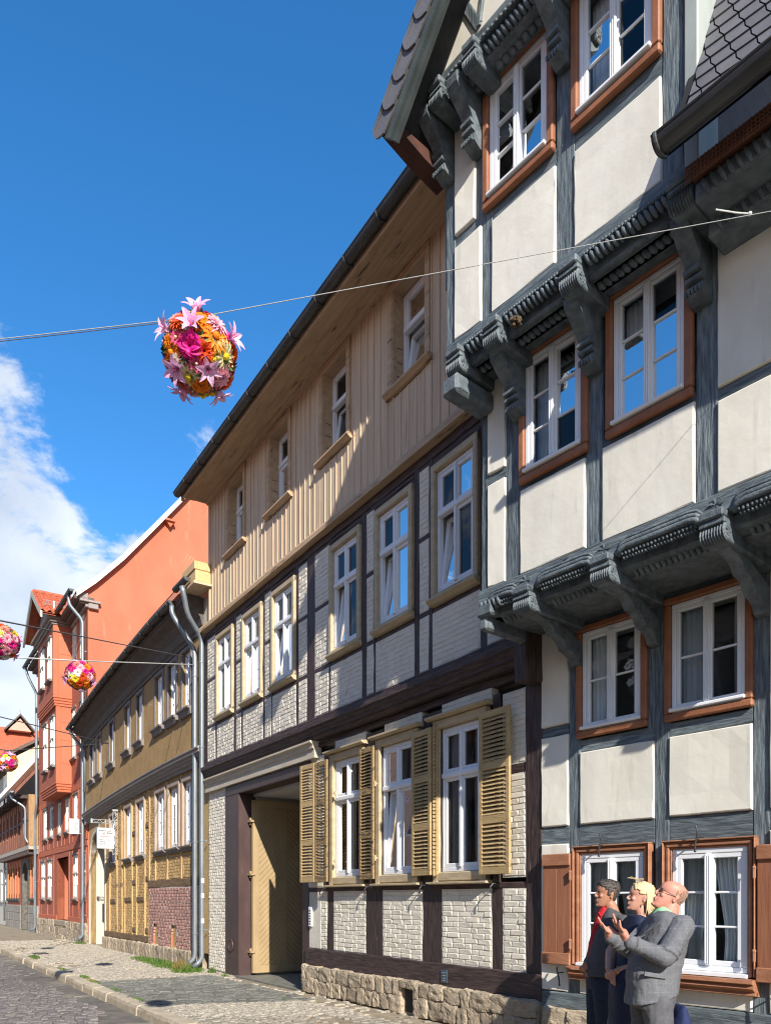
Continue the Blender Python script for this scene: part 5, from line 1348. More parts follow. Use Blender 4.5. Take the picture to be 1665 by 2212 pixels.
mb.add([(GX-.22,-5.6,19.7),(32.9,-5.6,19.7),(32.9,-12,12),(GX-.22,-12,12)], [(0,1,2,3)]); mb.build('roof', M_tile, B4)
mb = MB()
for i in range(k-1):
    (y0, z0), (y1, z1) = prof[i], prof[i+1]
    mb.add([(x, y, z+d) for x in (GX-.26, GX-.22) for (y, z, d) in ((y0,z0,.02),(y1,z1,.02),(y1,z1,-.22),(y0,z0,-.22))], [(0,1,2,3),(7,6,5,4),(0,4,5,1),(3,2,6,7)])
mb.build('verge_board', mat('white_verge', (.78,.76,.70), (.70,.68,.62), 2, (1,1,1), .6, .1), B4)
mb = MB(); mb.cbox(GX-.20, GX+.02, -.42, .30, 12.18, 12.26, .015); mb.cbox(GX-.16, GX+.02, -.34, .0, 11.98, 12.17, .02); mb.cbox(GX-.12, GX-.02, .0, .34, 12.26, 12.52, .02); mb.build('cornice_return', M_gband, B4)
mb = MB(); mb.cbox(GX-.30, GX-.02, -3.10, -2.74, 15.82, 15.90, .01); mb.prism_x([(-3.06,15.82),(-2.78,15.82),(-2.92,15.62)], GX-.22, GX-.02); mb.build('purlin_end', M_oran, B4)
mb = MB()
for a in range(5):
    y0 = -3.4-.12*a; mb.add([(GX-.024,y0,14.35-.02*a),(GX-.024,y0-.014,14.36-.02*a),(GX-.024,y0-.27,14.84-.03*a),(GX-.024,y0-.25,14.85-.03*a)], [(0,1,2,3)])
    if a == 2: break
mb.build('scratch_marks', mat('bare_scratch', (.66,.30,.18), None, 3, (1,1,1), .9, 0), B4)
downpipe(B4, [(22.75,.60,12.42),(22.75,.60,12.1),(22.72,.14,11.6),(22.72,.14,.25),(22.78,.30,.12)], .06, rings=[(22.72,.14,z) for z in (10.5,8.3,5.5,3,1)])
downpipe(B4, [(32.55,.60,12.3),(32.55,.50,11.9),(32.55,.14,11.2),(32.55,.14,5.9),(32.9,.14,5.4),(32.9,.14,.2),(33.0,.34,.1)], .06, rings=[(32.9,.14,z) for z in (4,2.4,1)])
downpipe(B3, [(22.3,.64,8.3),(22.3,.62,8.12),(22.34,.15,7.5),(22.34,.15,5.9)], .055, warp=sag)
mb = MB(); mb.box(GX, 32.7, -12, -11.8, 0, 12); mb.box(32.5, 32.7, -12, -.2, 0, 12.3); mb.box(GX, 32.7, -12, -.3, 3.4, 3.7); mb.box(GX, 32.7, -12, -.3, 5.9, 6.2); mb.box(GX, 32.7, -12, -.3, 9.1, 9.3); mb.box(GX, 32.7, -12, -.2, 12.1, 12.3)
mb.prism_x([(0,12.3),(-5.6,19.5),(-12,12.3)], 32.5, 32.7); mb.build('house_body', M_oran, B4)
mb = MB(); mb.box(GX+.3, 32.5, -1.32, -1.3, 0, 12.1); mb.build('room_back_wall', M_room, B4)
# small white sign on its corner
s4 = empty('small_sign', 2, 23.2, .15, 4.0, label='small square white projecting sign with a black upright bar on the orange house corner', cat='sign')
mb = MB(); mb.cbox(23.20, 23.26, .15, .50, 3.95, 4.50, .01); mb.build('sign_panel', M_sign, s4)
mb = MB(); 
for a, b, c, d in ((.20,.215,4.1,4.35),(.275,.29,4.1,4.35),(.215,.275,4.335,4.35),(.215,.275,4.1,4.115)): mb.box(23.196, 23.199, a, b, c, d)
mb.build('bar_mark', M_black, s4)
mb = MB(); mb.tube([(23.23,.0,3.98),(23.23,.55,3.98)], .018, 6); mb.build('arm', M_galv, s4)

# ------------------------------------------------------------------ brick house with overhanging upper floor
B5 = empty('low_brick_house', 2, 38, 0, 0, label='low dark timber and brick house with overhanging upper floor and old orange tiled roof', cat='house')
M_dbr = mat('orange_brick_wall', (.42,.165,.085), (.27,.105,.06), 11, (1,1,2.5), .85, .6, 30, dist=.02)
M_dbt = mat('dusky_red_timber', (.25,.105,.07), (.15,.065,.045), 2, V_, .8, .5, 3, V_)
ow = [(38.6+.95*i, 39.1+.95*i, 1.85, 3.3) for i in range(5)]+[(33.6+.8*i, 34.05+.8*i, 1.85, 3.3) for i in range(2)]
mb = MB(); holes_wall(mb, 32.85, 43.5, 1.25, 3.70, -.3, 0, ow+[(35.6,37.9,1.2,3.5)]); mb.build('ground_floor_wall', M_oranT, B5)
mb = MB(); mb.box(32.85, 35.6, -.3, .06, -.1, 1.26); mb.box(37.9, 43.5, -.3, .06, -.1, 1.26); mb.build('plinth', mat('grey_ashlar', (.34,.31,.26), (.25,.225,.19), 4, (1,1,1), .9, .5, 14), B5)
for r, (z0, z1) in enumerate(((-.05,.40),(.40,.85),(.85,1.25))):
    for (xa, xb) in ((32.9,35.5),(38.0,43.4)):
        x = xa
        while x < xb-.2:
            l = min(RS.uniform(.6,1.1), xb-x); mb = MB(); mb.cbox(x+.008, x+l-.008, .0, .075+RS.uniform(0,.012), z0+.008, z1-.008, .015); mb.build('ashlar_block', MATS['grey_ashlar'], B5); x += l
for a, b, c, d in ow:
    w = window(B5, a, b, c, d, -.04, [(0,1,0,1,2,1,0)], mtl=M_dbt, fw=.05, sw=.04)
    mb = MB(); mb.cbox(b+.02, b+.16, -.02, .05, c-.3, d+.25, .01); mb.build('pilaster', mat('orange_pilaster', (.55,.24,.11), (.44,.18,.08), 3, V_, .8, .3) if 'orange_pilaster' not in MATS else MATS['orange_pilaster'], w)
    mb = MB(); mb.prism_x([(-.02,1.62),(.12,1.62),(.12,1.54),(.02,1.40),(-.02,1.40)], a-.08, b+.2); mb.build('flower_shelf', M_iron, w)
mb = MB(); arc = [(36.7+.85*math.cos(math.pi*i/12), 2.7+.75*math.sin(math.pi*i/12)) for i in range(13)]
mb.prism_y([(37.95,0),(37.95,3.6),(35.45,3.6),(35.45,0),(35.85,0)]+list(reversed(arc))+[(37.55,0)], -.5, .04); mb.build('arch_surround', mat('dark_weathered_stone', (.17,.155,.135), (.09,.082,.072), 7, (1,1,1), .9, .7, 20), B5)
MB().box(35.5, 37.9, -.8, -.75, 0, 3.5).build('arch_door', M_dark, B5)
MB().box(37.5, 37.6, -.75, -.3, 0, 3.2).build('arch_reveal', M_cream, B5)
J = .42
mb = MB(); mb.box(32.9, 43.4, -.1, J, 3.92, 4.12); mb.build('jetty_beam', mat('bleached_beam', (.46,.40,.32), (.36,.31,.25), 2, H_, .8, .4, 3, H_), B5)
for i in range(17): MB().cbox(33.1+i*.62, 33.3+i*.62, .0, J+.02, 3.68, 3.915, .02).build('joist_end', M_dkH, B5)
uw = [(33.9+1.45*i, 34.45+1.45*i, 4.75, 5.95) for i in range(7)]
mb = MB(); holes_wall(mb, 32.9, 43.4, 4.12, 6.5, .1, J, uw); mb.build('upper_wall', M_dbr, B5)
for a, b, c, d in uw:
    w = window(B5, a, b, c, d, J-.05, [(0,1,0,1,2,2,0)], mtl=M_dbt, fw=.05, sw=.04)
    for q in (a-.16, b+.04): MB().timber((q+.06,4.14), (q+.06,6.3), .12, J-.05, J+.025, .006).build('post', M_dbt, w)
MB().timber((32.9,5.3), (43.4,5.3), .12, J-.06, J+.012, .006).build('rail', M_dkH, B5)
mb = MB(); mb.box(32.88, 32.91, .0, J, 4.1, 6.5); mb.build('end_boards', mat('end_wood', (.40,.25,.12), (.28,.17,.08), 2, V_, .8, .4, 3, V_), B5)
for i in range(16): MB().cbox(33.1+i*.66, 33.28+i*.66, .1, J+.50, 6.30, 6.48, .02).build('rafter_end', M_dkH, B5)
# roof with rows of tiles
rp0, rp1 = (J+.62, 6.62), (-3.6, 12.3)
mb = MB(); rl = math.hypot(rp1[0]-rp0[0], rp1[1]-rp0[1]); n = 42
for r in range(n):
    t0, t1 = r/n, (r+1.25)/n; y0, z0 = rp0[0]+(rp1[0]-rp0[0])*t0, rp0[1]+(rp1[1]-rp0[1])*t0; y1, z1 = rp0[0]+(rp1[0]-rp0[0])*t1, rp0[1]+(rp1[1]-rp0[1])*t1
    x = 32.7 + (.1 if r % 2 else 0)
    while x < 43.6:
        j = RS.uniform(-.012,.012); mb.add([(x+.004,y0,z0+.045+j),(x+.196,y0,z0+.045+j),(x+.196,y1,z1+.02),(x+.004,y1,z1+.02),(x+.004,y0,z0+j),(x+.196,y0,z0+j)], [(0,1,2,3),(4,5,1,0)]); x += .2
me = bpy.data.meshes.new('roof_tiles'); og = org(B5); me.from_pydata([(p[0]-og[0], p[1], p[2]) for p in mb.v], [], mb.f); me.materials.append(M_tileold); ob('roof_tiles', me, B5, kind='stuff')
mb = MB(); mb.add([(32.7,rp0[0],rp0[1]-.02),(43.7,rp0[0],rp0[1]-.02),(43.7,rp1[0],rp1[1]-.02),(32.7,rp1[0],rp1[1]-.02)], [(0,1,2,3)]); mb.prism_x([(rp0[0],rp0[1]-.2),(rp0[0],rp0[1]),(rp1[0],rp1[1]),(rp1[0],rp1[1]-.2)], 32.66, 32.74); mb.build('roof_deck', M_dbt, B5)
gutter(B5, 32.9, 43.6, rp0[0]+.08, 6.60, .08, M_zinc, brackets=.9)
downpipe(B5, [(33.4,J+.7,6.52),(33.4,J+.66,6.3),(33.2,J+.1,5.9),(33.2,J+.1,4.4),(33.05,.14,3.9),(33.0,.14,3.7)], .055)
mb = MB(); mb.box(32.85, 43.5, -7, -6.8, 0, 7); mb.box(32.85, 33, -7, -.3, 0, 6.6); mb.box(43.3, 43.5, -7, -.3, 0, 6.6); mb.box(32.9, 43.4, -7, .1, 3.7, 3.9); mb.box(32.9, 43.4, -7, .2, 6.4, 6.5); mb.box(33, 43.3, -1.2, -1.1, 0, 6.5); mb.build('house_body', M_room, B5)
# ------------------------------------------------------------------ houses beyond
B6 = empty('cream_house', 2, 48, 0, 0, label='cream rendered house showing its sloping gable above the low tiled roof', cat='house')
hw = [(44.2+1.5*i, 45.1+1.5*i, 1.4, 3.3) for i in range(5)]
mb = MB(); holes_wall(mb, 43.55, 54, 0, 9.0, -.3, -.02, hw); mb.build('front_wall', M_creamdoor, B6)
mb = MB(); mb.prism_x([(0,0),(0,9.7),(-3.4,12.05),(-6,9.7),(-6,0)], 43.52, 43.8); mb.build('gable_wall', M_cream, B6)
mb = MB(); mb.prism_x([(.9,9.60),(.9,9.42),(-3.4,12.12),(-3.4,12.35)], 43.2, 54); mb.prism_x([(-7,9.60),(-7,9.42),(-3.4,12.12),(-3.4,12.35)], 43.2, 54); mb.build('roof', mat('dark_roof_edge', (.16,.115,.095), (.10,.075,.062), 4, (1,1,1), .8, .3), B6)
mb = MB(); mb.prism_x([(.5,7.3),(.5,7.55),(-2.4,11.3),(-2.4,10.95)], 43.44, 43.54); mb.build('lead_flashing', mat('white_flashing', (.62,.66,.70), (.54,.58,.62), 3, (1,1,1), .5, .1), B6)
for a, b, c, d in hw: oldwin(B6, a, b, c, d, -.02, 2, 1, .6)
downpipe(B6, [(43.7,.14,8.8),(43.7,.14,4.4),(43.65,.14,4.0),(43.65,.14,.3)], .05)
B7 = empty('red_roofed_house', 2, 58, -4, 0, label='distant house with broad red tiled roof and a pointed dormer', cat='house')
mb = MB(); mb.box(52, 66, -9, -.3, 0, 11.6); mb.build('wall', M_cream, B7)
mb = MB(); n = 16
for r in range(n):
    z0, z1 = 10.6+3.0*r/n, 10.6+3.0*(r+1.1)/n; x0, x1 = 50.6+2.6*r/n, 50.6+2.6*(r+1.1)/n
    y = .2
    while y > -9.4: mb.add([(x0,y-.005,z0+.06),(x0,y-.245,z0+.06),(x1,y-.245,z1+.02),(x1,y-.005,z1+.02),(x0,y-.005,z0),(x0,y-.245,z0)], [(0,1,2,3),(4,5,1,0)]); y -= .25
mb.build('roof_tiles', M_tile, B7, kind='stuff')
mb = MB(); mb.prism_y([(50.5,10.55),(53.25,13.6),(66,13.6),(68,10.55)], -9.5, .25); mb.build('roof_body', M_tile, B7)
mb = MB(); mb.prism_x([(-1.15,13.3),(-2.6,13.3),(-1.88,14.15)], 52.2, 55); mb.build('dormer_wall', mat('pale_pink_render', (.62,.36,.27), (.56,.32,.24), 2, (1,1,1), .9, 0), B7)
mb = MB()
for (a, b) in (((-.95,13.25),(-1.88,14.32)), ((-2.80,13.25),(-1.88,14.32))): mb.prism_x([a,(a[0],a[1]+.16),(b[0],b[1]+.14),b], 52.0, 55)
mb.build('dormer_roof', M_gdark, B7)
mb = MB(); mb.cbox(54, 54.3, -2.55, -2.25, 13.2, 14.25, .02); mb.cbox(53.95, 54.35, -2.6, -2.2, 14.02, 14.10, .02); mb.build('chimney', M_tile, B7)
mb = MB(); mb.box(52.1, 52.13, -2.02, -1.72, 13.95, 14.55) if False else mb.tube([(52.2,-1.88,14.3),(52.2,-1.88,14.75)], .01, 4); mb.build('spike', M_iron, B7)
# lattice pylon tip showing behind the orange gable
py = MB()
for i in range(4):
    t = i*math.pi/2; py.tube([(30+.9*math.cos(t), -7.2+.9*math.sin(t), 16.5), (30, -7.2, 19.6)], .03, 4)
for z in (17.2, 18.0, 18.7):
    r = .9*(19.6-z)/3.1
    for i in range(4):
        t = i*math.pi/2; py.tube([(30+r*math.cos(t), -7.2+r*math.sin(t), z), (30+r*math.cos(t+math.pi/2), -7.2+r*math.sin(t+math.pi/2), z)], .02, 4)
        r2 = .9*(19.6-z-.7)/3.1; py.tube([(30+r*math.cos(t), -7.2+r*math.sin(t), z), (30+r2*math.cos(t+math.pi/2), -7.2+r2*math.sin(t+math.pi/2), z+.7)], .018, 4)
PYLON = py
# ------------------------------------------------------------------ houses across the street: only their reflections are seen
def opposite(x0, x1, eave, ridge, wall_m, label, rows, wx):
    h = empty('opposite_house', 2, (x0+x1)/2, 10.6, 0, label=label, cat='house', group='houses across the street')
    Y = 10.6; hs = [(x0+wx*(i+.25), x0+wx*(i+.25)+1.0, z, z+1.6) for i in range(int((x1-x0)/wx)) for z in rows]
    mb = MB(); holes_wall(mb, x0, x1, -.1, eave, Y, Y+.3, hs); mb.box(x0, x1, Y+.8, Y+.9, 0, eave); mb.build('wall', wall_m, h)
    for a, b, c, d in hs:
        k = MB(); k.box(a, a+.07, Y+.02, Y+.1, c, d); k.box(b-.07, b, Y+.02, Y+.1, c, d); k.box(a+.07, b-.07, Y+.02, Y+.1, c, c+.07); k.box(a+.07, b-.07, Y+.02, Y+.1, d-.07, d); k.box((a+b)/2-.04, (a+b)/2+.04, Y+.03, Y+.09, c+.07, d-.07); k.build('window', M_white, h)
    mb = MB(); n = 14
    for r in range(n):
        t0, t1 = r/n, (r+1.1)/n; y0, z0, y1, z1 = Y-.4+4.6*t0, eave+(ridge-eave)*t0, Y-.4+4.6*t1, eave+(ridge-eave)*t1; x = x0-.1
        while x < x1+.1: mb.add([(x,y0,z0+.07),(x+.29,y0,z0+.07),(x+.29,y1,z1+.03),(x,y1,z1+.03),(x,y0,z0),(x+.29,y0,z0)], [(0,1,2,3),(4,5,1,0)]); x += .3
    mb.add([(x0-.1,Y-.4,eave-.02),(x1+.1,Y-.4,eave-.02),(x1+.1,Y+4.2,ridge),(x0-.1,Y+4.2,ridge)], [(0,1,2,3)])
    mb.add([(x0-.1,Y+8.8,eave),(x1+.1,Y+8.8,eave),(x1+.1,Y+4.2,ridge),(x0-.1,Y+4.2,ridge)], [(0,1,2,3)]); mb.build('roof', M_tile, h)
opposite(-9, -1.2, 7.8, 11.4, M_beige, 'low beige house across the street with red tiled roof', (1.0, 3.4, 5.7), 1.9)
opposite(-1.2, 6.5, 8.4, 12.0, M_creamdoor, 'cream house across the street with red tiled roof', (1.0, 3.6, 6.0), 1.9)
opposite(6.5, 15, 7.6, 11.2, M_clad, 'tan house across the street with red tiled roof', (1.0, 3.4, 5.6), 2.1)
opposite(15, 30, 8.0, 11.6, M_cream, 'long pale house across the street with red tiled roof', (1.0, 4.0), 2.1)
# ------------------------------------------------------------------ pylon tip, flower balls, ropes
tw_ = PYLON.build('lattice_tip', M_cable, None, label='grey lattice pylon tip peeping over the orange gable roof', cat='pylon'); tw_.matrix_world = FR[2]
RS = random.Random(77)
def petal_mat(name, c, c2=None):
    m = bpy.data.materials.new(name); m.use_nodes = True; t = m.node_tree; nd = t.nodes.new; ln = t.links.new
    b = t.nodes['Principled BSDF']; b.inputs['Roughness'].default_value = .55; b.inputs['Specular IOR Level'].default_value = .25
    tcn = nd('ShaderNodeTexCoord'); n = nd('ShaderNodeTexNoise'); n.inputs['Scale'].default_value = 60; ln(tcn.outputs['Object'], n.inputs['Vector'])
    oi = nd('ShaderNodeObjectInfo'); ad = nd('ShaderNodeMath'); ad.operation = 'MULTIPLY_ADD'; ad.inputs[1].default_value = .45; ln(oi.outputs['Random'], ad.inputs[0]); ln(n.outputs['Fac'], ad.inputs[2])
    rp = nd('ShaderNodeValToRGB'); c2 = c2 or tuple(q*.7 for q in c); rp.color_ramp.elements[0].position = .4; rp.color_ramp.elements[1].position = .9
    rp.color_ramp.elements[0].color = (*c2, 1); rp.color_ramp.elements[1].color = (*c, 1); ln(ad.outputs[0], rp.inputs[0])
    tr = nd('ShaderNodeBsdfTranslucent'); mx = nd('ShaderNodeMixShader'); mx.inputs[0].default_value = .28
    ln(rp.outputs[0], b.inputs['Base Color']); ln(rp.outputs[0], tr.inputs[0]); ln(b.outputs[0], mx.inputs[1]); ln(tr.outputs[0], mx.inputs[2]); ln(mx.outputs[0], t.nodes['Material Output'].inputs[0]); return m
PM = {'pink': petal_mat('petal_pale_pink', (.92,.52,.60), (.85,.36,.48)), 'lily': petal_mat('petal_lily_pink', (.86,.46,.74), (.90,.62,.82)), 'mag': petal_mat('petal_magenta', (.80,.02,.30), (.60,.012,.22)),
      'oran': petal_mat('petal_orange', (.95,.36,.02), (.88,.22,.012)), 'deep': petal_mat('petal_deep_orange', (.85,.14,.012), (.62,.06,.01)), 'yel': petal_mat('petal_yellow', (.95,.80,.05), (.92,.66,.03)),
      'cream': petal_mat('petal_cream', (.86,.82,.48), (.80,.72,.36)), 'salm': petal_mat('petal_salmon', (.86,.34,.26), (.75,.22,.20)), 'white': petal_mat('petal_white', (.90,.88,.82), (.85,.80,.72)), 'rosep': petal_mat('petal_rose_pink', (.80,.12,.28), (.70,.06,.20))}
M_leaf = mat('small_green_leaf', (.10,.17,.055), (.045,.085,.03), 20, (1,1,1), .6, 0)
def petal(mb, L, W, ang, lift, curl, base=0.0, cup=.25, seg=4, mi=0):
    c, s = math.cos(ang), math.sin(ang); vs = []
    for i in range(seg+1):
        t = i/seg; w = W*(math.sin(math.pi*min(1, .12+.88*t)**.8)**.7 if t < 1 else .12); r = base+L*t*math.cos(lift-curl*t); z = L*t*math.sin(lift-curl*t)
        for q, zz in ((-1, 1), (0, 0), (1, 1)):
            x, y = r, q*w*.5; vs.append((c*x-s*y, s*x+c*y, z+cup*w*zz*.5))
    mb.add(vs, [(i*3+j, i*3+j+1, (i+1)*3+j+1, (i+1)*3+j) for i in range(seg) for j in range(2)], mi)
def mk_flower(kind, c):
    mb = MB(); cm = PM[c]; mats = [cm]
    if kind == 'mum':
        for k, (n, L, lf) in enumerate(((20,.055,.05),(18,.054,.35),(15,.048,.7),(11,.04,1.05),(7,.03,1.35))):
            for i in range(n): petal(mb, L*RS.uniform(.9,1.1), .017, 6.283*i/n+k*.4+RS.uniform(-.08,.08), lf+RS.uniform(-.1,.1), .5, .004, .5, 3)
    elif kind == 'gerb':
        mats = [cm, PM['yel'] if c != 'oran' else PM['oran']]
        for k, (n, L, lf) in enumerate(((15,.058,.12),(14,.05,.32))):
            for i in range(n): petal(mb, L, .017, 6.283*i/n+k*.2, lf+RS.uniform(-.06,.06), .25, .008, .3, 3)
        mb.ball((0,0,.012), (.016,.016,.011), 9, 5, mi=1)
    elif kind == 'lily':
        mats = [cm, PM['mag']]
        for i in range(6): petal(mb, .092, .042 if i % 2 else .032, 6.283*i/6, 1.28, .62, .004, .45, 6)
        for i in range(2): mb.tube([(0,0,0),(.012*math.cos(i*1.6),.012*math.sin(i*1.6),.055)], .002, 4, 1)
        mb.tube([(0,0,-.05),(0,0,.01)], [.004,.012], 7)
    elif kind == 'star':
        mats = [cm, PM['cream']]
        for k in range(2):
            for i in range(7): petal(mb, .045-.012*k, .018, 6.283*i/7+k*.4, .2+.5*k, .3, .004, .3, 3)
        mb.ball((0,0,.012), .007, 7, 5, mi=1)
    else:
        for k, (n, L, lf, w) in enumerate(((8,.058,.15,.048),(7,.052,.5,.044),(6,.042,.85,.038),(5,.03,1.15,.03),(3,.02,1.4,.02))):
            for i in range(n): petal(mb, L*RS.uniform(.92,1.08), w, 6.283*i/n+k*.55+RS.uniform(-.1,.1), lf+RS.uniform(-.1,.1), .7, .003, .55, 4)
    me = mb.mesh('flower_'+kind, mats); return me
FK = {}
def flower_mesh(kind, c):
    if (kind, c) not in FK: FK[(kind, c)] = mk_flower(kind, c)
    return FK[(kind, c)]
CZ = (830, 925)
LST = [(800,345,'lily','lily',1.12),(330,680,'lily','lily',1.08),(1290,680,'lily','lily',1.12),(725,600,'lily','lily',1.08),(535,1150,'lily','lily',1.15),(950,1085,'lily','lily',1.05),(560,1460,'lily','lily',1.15),(1160,1450,'lily','lily',1.15),
 (545,585,'mum','deep',1.0),(500,560,'mum','salm',.9),(1080,545,'mum','pink',1.15),(900,880,'mum','deep',1.05),(395,1160,'mum','pink',1.0),(1165,1170,'mum','pink',1.1),(1320,840,'mum','deep',1.0),(570,1330,'mum','salm',1.0),(1250,1230,'mum','deep',1.0),(720,1470,'mum','pink',.9),(870,1480,'mum','yel',.8),
 (830,525,'rose','oran',1.0),(690,845,'rose','mag',1.35),(850,1325,'rose','oran',1.05),(1060,680,'gerb','oran',1.2),(430,960,'gerb','oran',1.0),(480,1050,'mum','white',.7),(1205,900,'gerb','cream',1.15),(680,1225,'gerb','cream',1.05),(1020,1390,'gerb','salm',1.05),
 (1050,920,'mum','yel',.6),(640,1420,'mum','yel',.6),(380,830,'mum','oran',.7),(790,1045,'star','rosep',1.2),(505,775,'star','rosep',1.1),(735,1390,'star','salm',1.0),(690,470,'mum','cream',.7),(960,450,'mum','deep',.6),(1220,640,'rose','mag',.7),(640,610,'star','cream',.9),(1300,1010,'star','deep',.9),(400,1040,'mum','deep',.6)]
KINDS = [('mum','deep'),('mum','oran'),('mum','pink'),('lily','lily'),('rose','oran'),('gerb','cream'),('rose','mag'),('mum','white'),('mum','salm'),('rose','mag'),('mum','yel'),('star','rosep'),('gerb','white'),('mum','pink'),('mum','pink'),('rose','rosep')]
def flower_ball(C, Rb, label, lst=None, seed=1):
    rs = random.Random(seed); C = Vector(C); s = Rb/.265
    root = empty('flower_ball', 0, C.x, C.y, C.z, label=label, cat='flower ball', group='flower balls hung across the street')
    ORG[root.name] = (0,0,0)
    v = (Vector((0,0,1.6))-C).normalized(); r = Vector((0,0,1)).cross(v).normalized(); u = v.cross(r).normalized()
    mb = MB()
    core = .74*Rb
    mb.ball((0,0,0), core*.93, 18, 12)
    for i in range(1100):
        n = Vector((rs.gauss(0,1), rs.gauss(0,1), rs.gauss(0,1))).normalized(); t = n.orthogonal().normalized(); t = (Matrix.Rotation(rs.uniform(0,6.28), 3, n) @ t); b = n.cross(t)
        p = n*core*rs.uniform(.93,1.06); L = .028*s*rs.uniform(.7,1.3); w = .006*s; d = (t+n*rs.uniform(.2,1.2)).normalized()
        mb.add([p-b*w, p+b*w, p+d*L*.6+b*w*1.2, p+d*L, p+d*L*.6-b*w*1.2], [(0,1,2,3,4)])
    g = mb.build('greenery', M_leaf, root)
    pts = []
    if lst:
        for (x, y, k, c, q) in lst:
            dx, dy = (x-CZ[0])/520, -(y-CZ[1])/520; l = math.hypot(dx, dy); lily = k == 'lily'
            if l > .97: dx, dy = dx/l*.97, dy/l*.97
            pts.append(((r*dx+u*dy+v*math.sqrt(max(0, 1-dx*dx-dy*dy))).normalized(), k, c, q))
    n = 64
    for i in range(n):
        z = 1-2*(i+.5)/n; th = i*2.39996+seed; d = Vector((math.cos(th)*math.sqrt(1-z*z), math.sin(th)*math.sqrt(1-z*z), z))
        if lst and d.dot(v) > -.12: continue
        k, c = rs.choice(KINDS); pts.append((d, k, c, rs.uniform(.85,1.15)))
    for d, k, c, q in pts:
        o = ob('flower', flower_mesh(k, c), root)
        dd = (d+Vector((rs.uniform(-.12,.12), rs.uniform(-.12,.12), rs.uniform(-.12,.12)))).normalized()
        qt = dd.to_track_quat('Z', 'Y'); o.rotation_mode = 'QUATERNION'; o.rotation_quaternion = qt @ Euler((0,0,rs.uniform(0,6.28))).to_quaternion()
        o.location = d*(core*(.98 if k != 'lily' else .95)+.006*s); o.scale = (q*s*(1.0 if k == 'lily' else 1.16),)*3
    return root
def px(u, v, Y): return Vector(((u-832)/1650*Y, Y, 1.6+(1942-v)/1650*Y))
b1c, b2c, b3c, b4c = px(430,764,4.15), px(173,1460,10.8), px(2.7,1387,9.0), px(16,1647,17.0)
flower_ball(b1c, .241, 'large flower ball of pink lilies and orange blooms against the blue sky', LST, 3)
flower_ball(b2c, .248, 'flower ball hanging in front of the orange gable wall', None, 5)
flower_ball(b3c, .243, 'flower ball cut by the left picture edge, above the orange house bay level', None, 8)
flower_ball(b4c, .257, 'smallest flower ball at the lower left, in front of the cream gable', None, 9)
def rope(name, pts, r, mtl, label, sag_=0.0, cat='rope'):
    P = []
    for i in range(len(pts)-1):
        a, b = Vector(pts[i]), Vector(pts[i+1])
        for j in range(12):
            t = j/12; p = a.lerp(b, t); p.z -= sag_*4*t*(1-t); P.append(p)
    P.append(Vector(pts[-1])); mb = MB(); mb.tube(P, r, 6)
    return mb.build(name, mtl, None, smooth=True, label=label, cat=cat)
M_ropeG = mat('grey_cord', (.34,.34,.33), (.26,.26,.25), 40, (1,1,1), .8, .2)
e1 = px(1927,407,5.2)
rope('rope', [e1, px(430,684,4.15), px(0,732,4.05), (-5,3.6,4.5), (-8.2,3.1,4.6)], .0024, M_ropeG, 'pale rope carrying the large flower ball across to the blue-grey house')
rope('cable', [px(430,688,4.17), px(0,737,4.07), (-5,3.62,4.45), (-8.2,3.12,4.55)], .0022, M_cable, 'dark cable running beside the pale rope left of the large flower ball')
k = MB(); rp_ = px(1619,461,5.05); k.tube([rp_, px(1590,459,5.04), px(1545,452,5.02)], .005, 6); k.ball(rp_, .014, 8, 6); k.build('rope_tail', M_rope, None, label='loose knotted tail on the pale rope near the blue-grey house', cat='rope tail')
w2 = wpt(2, 10.95, .12, 7.0); w3 = wpt(2, 11.5, .12, 7.32); w4 = wpt(2, 19.0, .12, 6.55)
rope('rope', [w2, px(173,1428,10.8), px(0,1419,9.4), (-8.6,6.0,4.8)], .010, M_rope, 'pale rope from the downpipes to the flower ball before the orange gable')
rope('cable', [w3, px(0,1341,9.0), (-8.5,3.6,5.2)], .010, M_cable, 'upper dark cable from the mustard house eaves to the ball at the left edge')
rope('cable', [w4, px(0,1549,16.2), (-13,12,5.9)], .012, M_cable, 'dark cable crossing the bay of the orange house')
rope('rope', [w4, px(16,1622,17.0), (-13,12,5.2)], .012, M_cable, 'grey rope from the mustard house to the smallest flower ball')
# ------------------------------------------------------------------ people
RS = random.Random(99)
def skin_mat(name, c):
    m = mat(name, c, tuple(q*.82 for q in c), 14, (1,1,1), .5, .15, 120, dist=.002); b = m.node_tree.nodes['Principled BSDF']
    b.inputs['Subsurface Weight'].default_value = .12; b.inputs['Subsurface Radius'].default_value = (.02,.008,.004); b.inputs['Subsurface Scale'].default_value = .3; return m
M_skin1 = skin_mat('tanned_skin', (.42,.20,.125)); M_skin2 = skin_mat('fair_skin', (.56,.285,.205)); M_skin3 = skin_mat('ruddy_skin', (.55,.245,.175))
M_hairD = mat('dark_brown_hair', (.12,.105,.095), (.025,.02,.018), 60, (1,1,3), .5, .5, 90)
M_hairB = mat('blond_hair', (.74,.60,.36), (.46,.34,.17), 60, (4,4,1), .42, .3, 60)
M_hairG = mat('cropped_grey_hair', (.46,.29,.21), (.34,.21,.15), 90, (1,1,1), .8, .6, 160)
M_jack1 = mat('charcoal_tweed', (.085,.085,.088), (.055,.056,.06), 60, (1,1,1), .85, .4, 160, dist=.004)
M_redshirt = mat('red_shirt', (.45,.012,.02), (.33,.008,.014), 8, (1,1,1), .75, .2, 40)
M_jean = mat('dark_blue_denim', (.022,.035,.062), (.014,.022,.042), 40, (1,1,1), .8, .3, 120)
M_navy = mat('navy_dress_fabric', (.016,.022,.055), (.010,.014,.036), 10, (1,1,1), .7, .25, 30)
